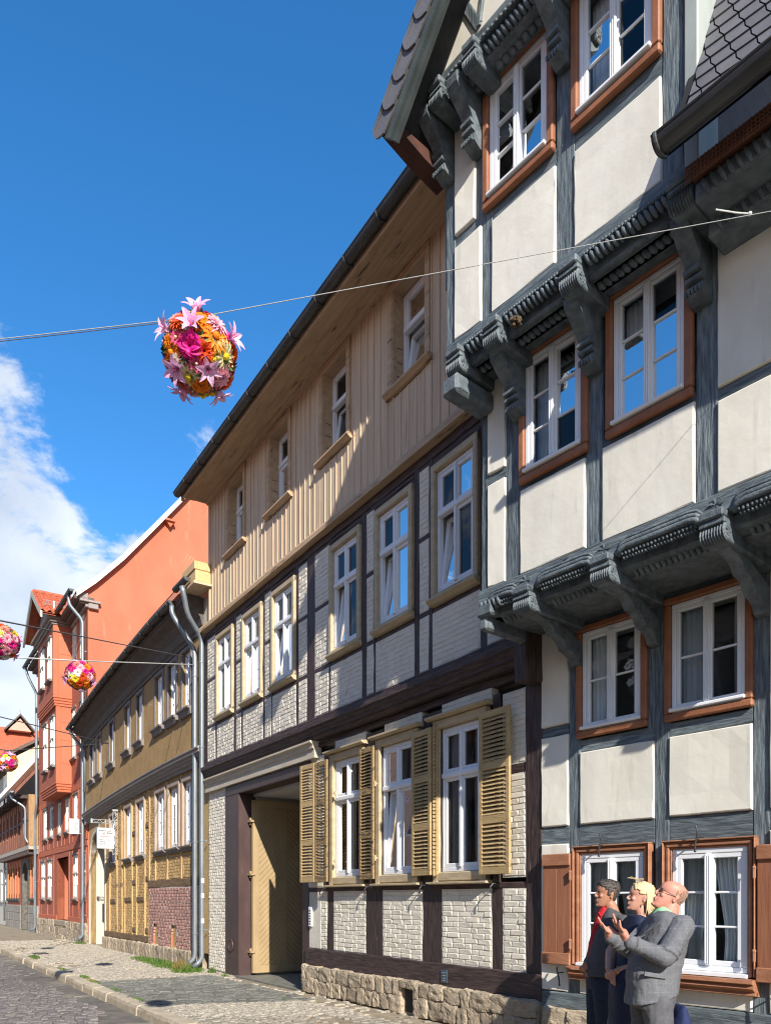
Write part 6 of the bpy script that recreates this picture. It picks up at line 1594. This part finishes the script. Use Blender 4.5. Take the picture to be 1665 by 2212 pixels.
M_green = mat('mint_shirt', (.28,.55,.30), (.22,.46,.25), 10, (1,1,1), .75, .2, 40)
M_gtrou = mat('grey_trouser_wool', (.105,.105,.115), (.08,.08,.09), 40, (1,1,1), .82, .3, 140, dist=.004)
M_lens = mat('spectacle_lens', (.30,.24,.22), None, 4, (1,1,1), .08, 0, spec=.8)
M_gold = mat('gold_jewellery', (.75,.50,.16), None, 4, (1,1,1), .3, 0, metal=1.0)
M_eye = mat('dark_eye', (.03,.02,.016), None, 4, (1,1,1), .25, 0)
M_lip = mat('lip_red', (.42,.13,.11), None, 10, (1,1,1), .5, 0)
def check_mat():
    m = mat('grey_check_suiting', (.135,.138,.15), (.11,.112,.124), 70, (1,1,1), .78, .3, 160, dist=.004); t = m.node_tree; nd = t.nodes.new; ln = t.links.new; b = t.nodes['Principled BSDF']
    src = b.inputs['Base Color'].links[0].from_socket; tcn = nd('ShaderNodeTexCoord'); sp = nd('ShaderNodeSeparateXYZ'); ln(tcn.outputs['Object'], sp.inputs[0])
    def line(sock, per, wd):
        a = nd('ShaderNodeMath'); a.operation = 'PINGPONG'; a.inputs[1].default_value = per/2; ln(sock, a.inputs[0])
        c = nd('ShaderNodeMath'); c.operation = 'LESS_THAN'; c.inputs[1].default_value = wd; ln(a.outputs[0], c.inputs[0]); return c.outputs[0]
    xy = nd('ShaderNodeMath'); xy.operation = 'MULTIPLY_ADD'; xy.inputs[1].default_value = .6; ln(sp.outputs[1], xy.inputs[0]); ln(sp.outputs[0], xy.inputs[2])
    mxm = nd('ShaderNodeMath'); mxm.operation = 'MAXIMUM'; ln(line(xy.outputs[0], .062, .0013), mxm.inputs[0]); ln(line(sp.outputs[2], .066, .0013), mxm.inputs[1])
    sc_ = nd('ShaderNodeMath'); sc_.operation = 'MULTIPLY'; sc_.inputs[1].default_value = .32; ln(mxm.outputs[0], sc_.inputs[0])
    mx = nd('ShaderNodeMixRGB'); mx.inputs[2].default_value = (.27,.275,.29,1); ln(sc_.outputs[0], mx.inputs[0]); ln(src, mx.inputs[1]); ln(mx.outputs[0], b.inputs['Base Color']); return m
M_suit = check_mat()
class Fig:
    def __init__(s, Y0): s.Y0 = Y0; s.k = 8626/Y0
    def P(s, x, y, off=0.0):
        u = (1900+x/3.33)*1665/2614; v = (2900+y/3.33)*1665/2614
        return Vector(((u-832)/1650*s.Y0, s.Y0+off, 1.6+(1942-v)/1650*s.Y0))
def limb(mb, pts, n=14):
    """pts: (Vector, radius) chain, rounded at each joint"""
    for (p, r) in pts: mb.ball(p, r, n, 8)
    for (p, r), (q, r2) in zip(pts, pts[1:]):
        for t in range(1): mb.tube([p, p.lerp(q, .5), q], [r, (r+r2)/2*1.02, r2], n)
def loft(mb, rings, n=28, ex=2.4):
    """rings: (centre, half front-back, half lateral, front drop)"""
    vs = []
    for (c, a, b, dz) in rings:
        for i in range(n):
            t = 2*math.pi*i/n; ct, st = math.cos(t), math.sin(t)
            x = math.copysign(abs(ct)**(2/ex), ct)*a; y = math.copysign(abs(st)**(2/ex), st)*b
            vs.append((c.x+x, c.y+y, c.z-dz*x/a))
    m = len(rings); fs = [(i*n+j, i*n+(j+1) % n, (i+1)*n+(j+1) % n, (i+1)*n+j) for i in range(m-1) for j in range(n)]
    fs += [tuple(reversed(range(n))), tuple((m-1)*n+j for j in range(n))]; mb.add(vs, fs)
def flesh(mb, name, mtl, parent, vox=.007, sm=4, crease=0.0):
    o = mb.build(name, mtl, parent)
    r = o.modifiers.new('remesh', 'REMESH'); r.mode = 'VOXEL'; r.voxel_size = vox; r.use_smooth_shade = True
    s = o.modifiers.new('smooth', 'SMOOTH'); s.iterations = sm; s.factor = .5
    if crease:
        tx = bpy.data.textures.new(name+'_folds', 'CLOUDS'); tx.noise_scale = .10; tx.noise_depth = 2
        d = o.modifiers.new('folds', 'DISPLACE'); d.texture = tx; d.strength = crease; d.mid_level = .5; d.texture_coords = 'LOCAL'
    return o
SLICES = [(-.122,-.066,-.036,.022),(-.116,-.086,-.012,.033),(-.104,-.093,.008,.041),(-.086,-.092,.030,.050),(-.066,-.0945,.052,.0565),(-.046,-.0925,.070,.0615),(-.024,-.0905,.083,.066),(-.004,-.087,.092,.069),(.012,-.0855,.098,.0715),(.026,-.0935,.102,.0735),(.042,-.0965,.105,.075),(.062,-.0935,.106,.0755),(.082,-.084,.101,.072),(.100,-.066,.088,.063),(.114,-.040,.066,.046),(.123,-.006,.036,.022)]
def head_pt(i, t, grow=0.0):
    z, xf, xb, w = SLICES[i]; cx, a = (xf+xb)/2, (xb-xf)/2+grow; w += grow
    ct, st = math.cos(t), math.sin(t)
    y = math.copysign(abs(st)**.92, st)*w*(1-.13*max(0, -ct)); x = cx+math.copysign(abs(ct)**.92, ct)*a
    return Vector((x, y, z+(grow if i > 11 else 0)))
def head_parts(mb, H):
    """H: 4x4 from head space (face towards -x) to world"""
    R3 = H.to_3x3().normalized(); n = 26; vs = []; m = H.median_scale
    for i in range(len(SLICES)):
        for j in range(n): vs.append(H @ head_pt(i, 2*math.pi*j/n))
    k = len(SLICES); fs = [(i*n+j, i*n+(j+1) % n, (i+1)*n+(j+1) % n, (i+1)*n+j) for i in range(k-1) for j in range(n)]
    mb.add(vs, fs+[tuple(reversed(range(n))), tuple((k-1)*n+j for j in range(n))])
    def b(c, r, nu=12, nv=8): mb.ball(H @ Vector(c), tuple(q*m for q in r), nu, nv, R3)
    mb.tube([H @ Vector(p) for p in ((-.088,0,.024),(-.098,0,.004),(-.1075,0,-.015),(-.108,0,-.023),(-.096,0,-.032))], [q*m for q in (.006,.0085,.011,.0115,.009)], 10)
    b((-.109,0,-.021), (.009,.010,.009)); b((-.087,0,-.106), (.014,.019,.013))
    for s in (-1, 1):
        b((-.098,s*.010,-.027), (.010,.007,.007)); b((-.066,s*.040,-.020), (.018,.016,.020))
        b((.020,s*.071,-.006), (.019,.008,.031)); b((.026,s*.078,.004), (.015,.006,.022)); b((.018,s*.074,-.030), (.010,.006,.010))
    b((-.0955,0,-.056), (.007,.021,.006)); b((-.0945,0,-.069), (.0075,.019,.006))
def hair_cap(H, keep, n, r, grow, mtl, parent, vox=.005, strands=0, flow=None, sm=3):
    mb = MB(); cnt = 0; m = H.median_scale; st = MB()
    while cnt < n:
        i = RS.randint(3, len(SLICES)-1); t = RS.uniform(0, 6.283); p = head_pt(i, t, grow); p.z += RS.uniform(-.009,.009)
        if not keep(p): continue
        mb.ball(H @ p, r*m*RS.uniform(.8,1.15), 7, 5)
        if cnt < strands and flow:
            q = head_pt(i, t, grow+r*.9); f = flow(q).normalized(); st.tube([H @ (q-f*.012), H @ (q+Vector((0,0,.002))), H @ (q+f*.016)], [.0006,.0016,.0004], 4)
        cnt += 1
    o = flesh(mb, 'hair', mtl, parent, vox, sm)
    if strands: st.build('hair_strands', mtl, parent)
    return o
def head_extras(H, parent, lens=False):
    R3 = H.to_3x3().normalized(); m = H.median_scale
    for s in (-1, 1):
        k = MB(); k.ball(H @ Vector((-.0825,s*.031,.008)), (.006*m,.012*m,.005*m), 10, 6, R3); k.build('eye', M_eye, parent, smooth=True)
        k = MB(); k.ball(H @ Vector((-.0905,s*.034,.025)), (.005*m,.021*m,.0035*m), 8, 5, R3); k.build('eyebrow', M_hairD if not lens else M_hairG, parent, smooth=True)
    k = MB(); k.ball(H @ Vector((-.0985,0,-.0625)), (.004*m,.018*m,.0035*m), 8, 5, R3); k.build('mouth', M_lip, parent, smooth=True)
def sleeve_folds(mb, sh, el, wr, ru, rf):
    for a, b, ts, r in ((sh, el, (.12,.30,.72,.82,.92), ru), (el, wr, (.06,.16,.30,.62,.8), rf)):
        d = (b-a).normalized(); n1 = d.orthogonal().normalized(); n2 = d.cross(n1)
        for i, t in enumerate(ts):
            c = a.lerp(b, t); sk = RS.uniform(-.35,.35); ph = RS.uniform(0, 6.28); ar = RS.uniform(2.6, 5.0)
            pts = [c+(n1*math.cos(ph+ar*k/12)+n2*math.sin(ph+ar*k/12))*r*.985+d*sk*r*math.sin(ar*k/12) for k in range(13)]
            mb.tube(pts, [.001+.006*math.sin(math.pi*k/12) for k in range(13)], 6)
def finger(mb, base, tip, r, bend, n=8):
    mid = base.lerp(tip, .5)+bend; limb(mb, [(base, r), (mid, r*.95), (tip, r*.8)], n)
def headmat(c, tilt, scale, yaw=0.0, roll=0.0):
    return Matrix.Translation(c) @ Matrix.Rotation(yaw, 4, 'Z') @ Matrix.Rotation(tilt, 4, 'Y') @ Matrix.Rotation(roll, 4, 'X') @ Matrix.Scale(scale, 4)
def hair_blobs(H, keep, n, size, flow, mtl, parent, name='hair', lift=1.05, jitter=.5):
    mb = MB(); m = H.median_scale; R3 = H.to_3x3().normalized(); c0 = Vector((.016,0,.034)); rad = Vector((.098,.077,.092))
    cnt = 0
    while cnt < n:
        d = Vector((RS.gauss(0,1), RS.gauss(0,1), RS.gauss(0,1))).normalized(); p = c0+Vector((d.x*rad.x, d.y*rad.y, d.z*rad.z))*lift
        if not keep(p): continue
        f = flow(p)+Vector((RS.uniform(-1,1), RS.uniform(-1,1), RS.uniform(-1,1)))*jitter*.4; nn = Vector((d.x/rad.x, d.y/rad.y, d.z/rad.z)).normalized()
        f = (f-nn*f.dot(nn)*.8).normalized(); s_ = nn.cross(f).normalized(); nn2 = f.cross(s_)
        rot = R3 @ Matrix((f, s_, nn2)).transposed()
        mb.ball(H @ p, (size[0]*m*RS.uniform(.7,1.2), size[1]*m, size[2]*m), 6, 4, rot); cnt += 1
    return mb.build(name, mtl, parent, smooth=True)
def root(name, x, y, label): return empty(name, 0, x, y, 0, label=label, cat='person', group=None)
def legs(mb, hipL, hipR, kneeL, kneeR, fx, r=(.088,.066,.052), foot=True):
    for hip, knee, s in ((hipL, kneeL, -1), (hipR, kneeR, 1)):
        an = Vector((knee.x+.03+fx, knee.y, .09)); limb(mb, [(hip, r[0]), (hip.lerp(knee, .5), (r[0]+r[1])*.52), (knee, r[1]), (knee.lerp(an, .4), r[1]*.95), (an, r[2])])
def shoes(parent, kneeL, kneeR, fx):
    for kn in (kneeL, kneeR):
        k = MB(); x = kn.x+.03+fx; k.ball((x-.06,kn.y,.045), (.14,.048,.045), 14, 8); k.ball((x+.02,kn.y,.065), (.06,.045,.06), 12, 8); k.box(x-.19, x+.07, kn.y-.043, kn.y+.043, .0, .02); k.build('shoe', M_black, parent, smooth=False)

# --- tall man with dark cropped hair (farthest)
f = Fig(7.1); P = f.P
m1 = empty('person', 0, P(480,1000).x, 7.1, 0, label='dark-haired man in charcoal jacket and red shirt with clasped hands', cat='person')
H1 = headmat(P(523,445), R(3), 1.0, R(2))
b = MB(); head_parts(b, H1)
limb(b, [(P(556,560), .056), (P(592,670), .062), (P(585,740), .075)])
loft(b, [(P(575,720), .07, .14, 0), (P(520,900), .10, .15, 0), (P(465,1200), .11, .145, 0), (P(455,1420), .11, .15, 0)])
hl, hr = P(450,1420,-.09), P(450,1420,.09); kl, kr = P(470,2010,-.10), P(420,2010,.10)
legs(b, hl, hr, kl, kr, .0, (.072,.055,.045))
shL, elL, wrL = P(625,765,-.185), P(575,1090,-.24), P(345,1285,-.07)
shR, elR, wrR = P(560,765,.185), P(500,1090,.24), P(310,1265,.06)
for q in ((shL,elL,wrL), (shR,elR,wrR)): limb(b, [(q[0],.05), (q[1],.042), (q[2],.032)])
ha, hb = P(285,1260,-.03), P(262,1290,.02)
b.ball(ha, (.045,.03,.038), 12, 8); b.ball(hb, (.042,.03,.036), 12, 8)
for i in range(4):
    finger(b, P(270+6*i,1225+14*i,-.055), P(238+10*i,1275+18*i,-.01), .0095, Vector((-.016,-.018,0)))
    finger(b, P(295-4*i,1310+10*i,-.04+.01*i), P(325-8*i,1345+9*i,-.05), .009, Vector((-.012,-.012,-.012)))
finger(b, P(280,1215,-.02), P(245,1235,-.03), .010, Vector((-.008,-.014,.006)))
body1 = flesh(b, 'body', M_skin1, m1, .0045, 3)
head_extras(H1, m1)
hair_cap(H1, lambda p: (p.z > .070 and p.x > -.078) or (p.x > -.035 and p.z > .045) or (p.x > .022 and p.z > .012) or (p.x > .048 and p.z > -.062) or (-.012 < p.x < .012 and p.z > -.012), 1500, .0085, .004, M_hairD, m1, .0045, 500, lambda p: Vector((.9,0,-.5)) if p.x > -.03 else Vector((.3,.5,.6)))
j = MB()
loft(j, [(P(592,622), .070, .078, .03), (P(592,670), .095, .14, .04), (P(585,745), .125, .205, .03), (P(560,830), .135, .215, .02), (P(525,960), .15, .205, 0), (P(490,1130), .15, .20, 0), (P(470,1300), .155, .205, 0), (P(468,1375), .16, .21, .01)])
for q in ((shL,elL,wrL), (shR,elR,wrR)): limb(j, [(q[0],.078), (q[0].lerp(q[1],.5),.072), (q[1],.062), (q[2].lerp(q[1],.18),.05)])
sleeve_folds(j, shL, elL, wrL, .072, .056)
jk = flesh(j, 'jacket', M_jack1, m1, .008, 3, .02)
k = MB()   # shirt front shows in the open jacket
loft(k, [(P(545,640), .064, .058, .06), (P(515,700), .09, .075, .02), (P(475,800), .088, .09, 0), (P(445,950), .092, .09, 0), (P(420,1150), .094, .085, 0), (P(412,1240), .09, .08, 0)])
flesh(k, 'shirt', M_redshirt, m1, .008, 3, .008)
for s in (-1, 1):
    k = MB(); a_, b_, c_ = P(520,625,s*.055), P(415,650,s*.03), P(430,690,s*.06); k.add([a_, b_, c_, P(560,690,s*.075)], [(0,1,2,3)]); k.add([p+Vector((0,s*.006,-.003)) for p in (a_, b_, c_, P(560,690,s*.075))], [(3,2,1,0)]); k.build('collar', M_redshirt, m1)
    k = MB(); pts = [P(600,640,s*.085), P(560,665,s*.12), P(452,800,s*.125), P(478,850,s*.11), P(520,720,s*.10)]; k.add([p+Vector((-.012,s*.016,0)) for p in pts], [(0,1,2,3,4)]); k.add([p+Vector((-.006,s*.008,0)) for p in pts], [(4,3,2,1,0)]); k.build('lapel', M_jack1, m1)
t = MB(); legs(t, hl, hr, kl, kr, .0, (.105,.075,.066)); loft(t, [(P(465,1340), .125, .165, 0), (P(462,1440), .135, .175, 0), (P(460,1520), .12, .17, 0)]); flesh(t, 'jeans', M_jean, m1, .009, 3, .014); shoes(m1, kl, kr, 0)

# --- woman with blond bob
f = Fig(6.4); P = f.P
m2 = empty('person', 0, P(820,1000).x, 6.4, 0, label='blond woman in a navy dress with hands folded, between the two men', cat='person')
H2 = headmat(P(900,482), R(8), .97, R(-4))
b = MB(); head_parts(b, H2)
limb(b, [(P(895,590), .05), (P(925,690), .056), (P(915,740), .07)])
loft(b, [(P(915,720), .06, .13, 0), (P(850,950), .09, .13, 0), (P(810,1250), .09, .13, 0), (P(770,1450), .10, .15, 0)])
hl, hr = P(770,1450,-.085), P(770,1450,.085); kl, kr = P(760,2050,-.08), P(730,2050,.08)
legs(b, hl, hr, kl, kr, .0, (.075,.05,.036))
shL, elL, wrL = P(960,790,-.165), P(850,1190,-.20), P(615,1300,-.075)
shR, elR, wrR = P(850,790,.165), P(625,1110,.17), P(548,1290,.02)
for q, w_ in (((shL,elL,wrL), .043), ((shR,elR,wrR), .043)): limb(b, [(q[0],w_), (q[1],w_*.88), (q[2],.027)])
b.ball(P(560,1335,-.06), (.046,.024,.036), 12, 8); b.ball(P(545,1360,-.01), (.04,.024,.04), 12, 8)
for i in range(4):
    finger(b, P(540+14*i,1345+6*i,-.07), P(545+20*i,1440+14*i,-.075), .0082, Vector((-.012,-.01,0)))
    finger(b, P(530+6*i,1300+10*i,-.045), P(500+4*i,1350+14*i,-.06), .008, Vector((-.012,-.012,0)))
finger(b, P(570,1310,-.085), P(515,1320,-.08), .009, Vector((0,-.01,.008)))
flesh(b, 'body', M_skin2, m2, .0045, 3)
head_extras(H2, m2)
k = MB()   # hair: locks combed from the crown down to the collar
top = Vector((.01,0,.128))
def lock(a, ln_, w_, curl=0.0):
    pts = []; c0 = Vector((.016,0,.034)); rad = Vector((.104,.086,.098))
    d = Vector((math.cos(a), math.sin(a), 0))
    for i in range(9):
        t = i/8
        if t < .5: ph = t/.5*math.pi*.52; q = c0+Vector((d.x*rad.x*math.sin(ph), d.y*rad.y*math.sin(ph), rad.z*math.cos(ph)))
        else:
            e = (t-.5)/.5; q = c0+Vector((d.x*rad.x*(1+.10*e), d.y*rad.y*(1+.02*e), -e*ln_)); q.x += curl*e*e+.02*e
        pts.append(H2 @ q)
    k.tube(pts, [w_*q for q in (.7,1,1.1,1.1,1.1,1.1,1.05,.9,.3)], 6)
for i in range(420):
    a = RS.uniform(-1.42, 1.42)     # sides and back; face side left open
    lock(a, RS.uniform(.11,.20), RS.uniform(.0035,.0065), RS.uniform(-.015,.025))
for i in range(190):                # fringe swept over the brow
    a = RS.uniform(1.15, 5.13); c0 = Vector((.016,0,.034)); d = Vector((math.cos(a), math.sin(a), 0)); pts = []
    for t_ in range(6):
        ph = t_/5*math.pi*RS.uniform(.32,.43); pts.append(H2 @ (c0+Vector((d.x*.112*math.sin(ph), d.y*.083*math.sin(ph), .098*math.cos(ph)))))
    k.tube(pts, [.003,.004,.004,.0035,.0025,.001], 5)
for i in range(14):
    a = RS.uniform(0, 6.28); k.tube([H2 @ Vector((-.02+.03*math.cos(a), .03*math.sin(a), .135)), H2 @ Vector((-.05+.05*math.cos(a), .05*math.sin(a), .155+RS.uniform(0,.012))), H2 @ Vector((-.09+.05*math.cos(a), .06*math.sin(a), .15))], .0016, 4)
k.build('hair', M_hairB, m2, smooth=True)
hair_cap(H2, lambda p: (p.z > .062 and p.x > -.072) or (p.x > -.03 and p.z > .03) or (p.x > .035 and p.z > -.09), 1700, .009, .003, M_hairB, m2, .0055, sm=5)
d_ = MB()
loft(d_, [(P(930,705), .075, .11, .03), (P(915,745), .10, .16, .05), (P(895,800), .115, .19, .03), (P(860,900), .125, .19, 0), (P(820,1020), .125, .175, 0), (P(800,1170), .12, .16, 0), (P(775,1350), .135, .18, 0), (P(750,1550), .14, .19, 0), (P(745,1800), .14, .185, 0), (P(745,2150), .15, .19, 0)])
limb(d_, [(shL,.066), (shL.lerp(elL,.35),.066), (shL.lerp(elL,.62),.062)]); limb(d_, [(shR,.066), (shR.lerp(elR,.4),.066), (shR.lerp(elR,.72),.060)])
flesh(d_, 'dress', M_navy, m2, .009, 3, .014)
k = MB(); q = P(612,1298,-.075); k.tube([q+Vector((.0,.034*math.cos(6.283*i/16),.034*math.sin(6.283*i/16))) for i in range(17)], .004, 6, caps=False); k.build('bracelet', M_gold, m2)
k = MB(); q = H2 @ Vector((.012,-.088,-.052)); k.ball(q, (.006,.004,.014), 8, 6); k.build('earring', M_gold, m2)
shoes(m2, kl, kr, 0)

# --- bald man in grey check suit, head tilted back, hands raised
f = Fig(5.7); P = f.P
m3 = empty('person', 0, P(1080,1000).x, 5.7, 0, label='balding man in a grey checked suit looking up with one hand raised', cat='person')
H3 = headmat(P(1229,476), R(29), 1.0, R(3))
b = MB(); head_parts(b, H3)
limb(b, [(P(1235,580), .068), (P(1205,690), .076), (P(1190,760), .09)])
loft(b, [(P(1200,750), .08, .15, 0), (P(1130,950), .12, .17, 0), (P(1040,1250), .15, .17, 0), (P(1030,1600), .12, .16, 0)])
hl, hr = P(1040,1600,-.10), P(1010,1600,.10); kl, kr = P(1060,2200,-.11), P(1000,2200,.11)
legs(b, hl, hr, kl, kr, .03, (.08,.06,.05))
shL, elL, wrL = P(1265,800,-.195), P(1030,1130,-.27), P(668,965,-.20)
shR, elR, wrR = P(1170,800,.19), P(930,1120,.24), P(575,935,.06)
for q in ((shL,elL,wrL), (shR,elR,wrR)): limb(b, [(q[0],.05), (q[1],.045), (q[2],.032)])
# near hand: palm seen edge-on, fingers stretched up, thumb apart
limb(b, [(P(655,945,-.20), .030), (P(630,905,-.20), .032), (P(612,868,-.20), .032)])
b.ball(P(622,890,-.20), (.030,.044,.050), 12, 8, Matrix.Rotation(R(-28), 3, 'Y'))
for (x0, y0, o0, x1, y1, o1, r_) in ((598,850,-.235,552,735,-.245,.0100), (592,838,-.212,498,668,-.212,.0105), (588,835,-.190,512,690,-.180,.0100), (590,842,-.168,520,730,-.150,.0088)):
    finger(b, P(x0,y0,o0), P(x1,y1,o1), r_, Vector((-.008,0,-.006)))
finger(b, P(612,890,-.165), P(500,815,-.135), .0115, Vector((-.004,.012,-.012)))
# far hand half hidden behind it
b.ball(P(560,880,.05), (.028,.042,.046), 12, 8)
for (x0, y0, o0, x1, y1, o1) in ((545,845,.02,470,770,.01), (540,840,.045,440,712,.04), (538,842,.07,462,735,.075), (545,850,.09,485,775,.10)): finger(b, P(x0,y0,o0), P(x1,y1,o1), .0095, Vector((-.006,0,-.006)))
finger(b, P(560,885,.015), P(488,815,-.01), .0105, Vector((-.004,-.01,-.008)))
flesh(b, 'body', M_skin3, m3, .0045, 3)
head_extras(H3, m3, True)
hair_cap(H3, lambda p: (p.x > .045 and -.070 < p.z < .085) or (p.x > .005 and .012 < p.z < .045), 1300, .004, .0005, M_hairG, m3, .004, 700, lambda p: Vector((.3,0,-1)))
gl = empty('spectacles', 0, 0, 0, 0); bpy.data.objects.remove(gl)
k = MB(); hm = H3
for s in (-1, 1):
    c0 = Vector((-.100,s*.034,.004))
    k.tube([hm @ (c0+Vector((.004*abs(math.cos(6.283*i/14)), .024*math.cos(6.283*i/14), .018*math.sin(6.283*i/14)))) for i in range(15)], .0022, 5, caps=False)
    k.tube([hm @ Vector((-.096,s*.058,.010)), hm @ Vector((-.07,s*.072,.010)), hm @ Vector((.005,s*.079,.008)), hm @ Vector((.03,s*.081,-.008))], .0026, 5)
k.tube([hm @ Vector((-.103,-.011,.008)), hm @ Vector((-.107,0,.011)), hm @ Vector((-.103,.011,.008))], .002, 5)
k.build('spectacles', M_iron, m3)
j = MB()
loft(j, [(P(1235,655), .085, .085, .03), (P(1225,700), .105, .14, .05), (P(1215,760), .130, .20, .05), (P(1190,860), .155, .215, .03), (P(1140,1000), .172, .205, 0), (P(1078,1170), .188, .20, 0), (P(1040,1330), .188, .20, 0), (P(1030,1500), .182, .205, -.03), (P(1018,1625), .184, .21, -.045)])
for q in ((shL,elL,wrL), (shR,elR,wrR)): limb(j, [(q[0],.088), (q[0].lerp(q[1],.5),.082), (q[1],.070), (q[1].lerp(q[2],.5),.062), (q[2].lerp(q[1],.08),.052)])
sleeve_folds(j, shL, elL, wrL, .082, .062); sleeve_folds(j, shR, elR, wrR, .082, .062)
jk = flesh(j, 'jacket', M_suit, m3, .007, 3, .02)
k = MB(); o = -.208
k.add([P(845,1290,o), P(1085,1325,o-.004), P(1075,1372,o-.006), P(838,1335,o-.002), P(845,1290,o+.014), P(1085,1325,o+.012), P(1075,1372,o+.010), P(838,1335,o+.014)], [(0,1,2,3),(7,6,5,4),(0,4,5,1),(1,5,6,2),(2,6,7,3),(3,7,4,0)]); k.build('pocket_flap', M_suit, m3)
for s in (-1, 1):
    k = MB(); pts = [P(1205,665,s*.10), P(1100,690,s*.135), P(960,830,s*.15), P(810,955,s*.09), P(905,910,s*.10), P(1090,740,s*.09)]; k.add([p+Vector((-.010,s*.02,.004)) for p in pts], [(0,1,2,3,4,5)]); k.add([p+Vector((-.004,s*.008,0)) for p in pts], [(5,4,3,2,1,0)]); k.build('lapel', M_suit, m3)
k = MB(); loft(k, [(P(1220,640), .070, .072, .05), (P(1200,690), .082, .085, .06), (P(1165,760), .095, .085, .05), (P(1120,860), .09, .07, 0)]); flesh(k, 'shirt', M_green, m3, .008, 2)
k = MB(); a_ = [P(1190,650,-.085), P(1045,705,-.055), P(1070,745,-.10), P(1215,690,-.115)]; k.add(a_, [(0,1,2,3)]); k.add([p+Vector((0,.006,-.004)) for p in a_], [(3,2,1,0)]); k.build('collar', M_green, m3)
t = MB(); legs(t, hl, hr, kl, kr, .03, (.115,.085,.078)); loft(t, [(P(1030,1480), .16, .185, 0), (P(1030,1620), .165, .19, 0), (P(1030,1720), .14, .18, 0)]); flesh(t, 'trousers', M_gtrou, m3, .009, 3, .02); shoes(m3, kl, kr, .03)
k = MB(); k.tube([P(690,975,-.24), P(690,975,-.247)], .006, 8)
for i in range(3): k.tube([P(690+26*i,1052+6*i,-.262), P(690+26*i,1052+6*i,-.268)], .0055, 8)
k.build('cuff_buttons', M_black, m3)
# blue cloth bag standing behind him
k = MB(); Fb = Fig(6.35); Q = Fb.P
loft(k, [(Q(1345,1690), .018, .10, 0), (Q(1340,1760), .05, .13, 0), (Q(1340,1900), .085, .16, 0), (Q(1340,2100), .11, .18, 0), (Vector((Q(1340,1900).x, 6.35, .42)), .125, .19, 0), (Vector((Q(1340,1900).x, 6.35, .02)), .13, .19, 0)])
bag = flesh(k, 'cloth_bag', mat('blue_bag_cloth', (.018,.030,.10), (.012,.020,.07), 6, (1,1,1), .8, .2, 30), None, .01, 3, .02); tag(bag, label='dark blue cloth bag standing on the pavement behind the balding man', cat='bag')
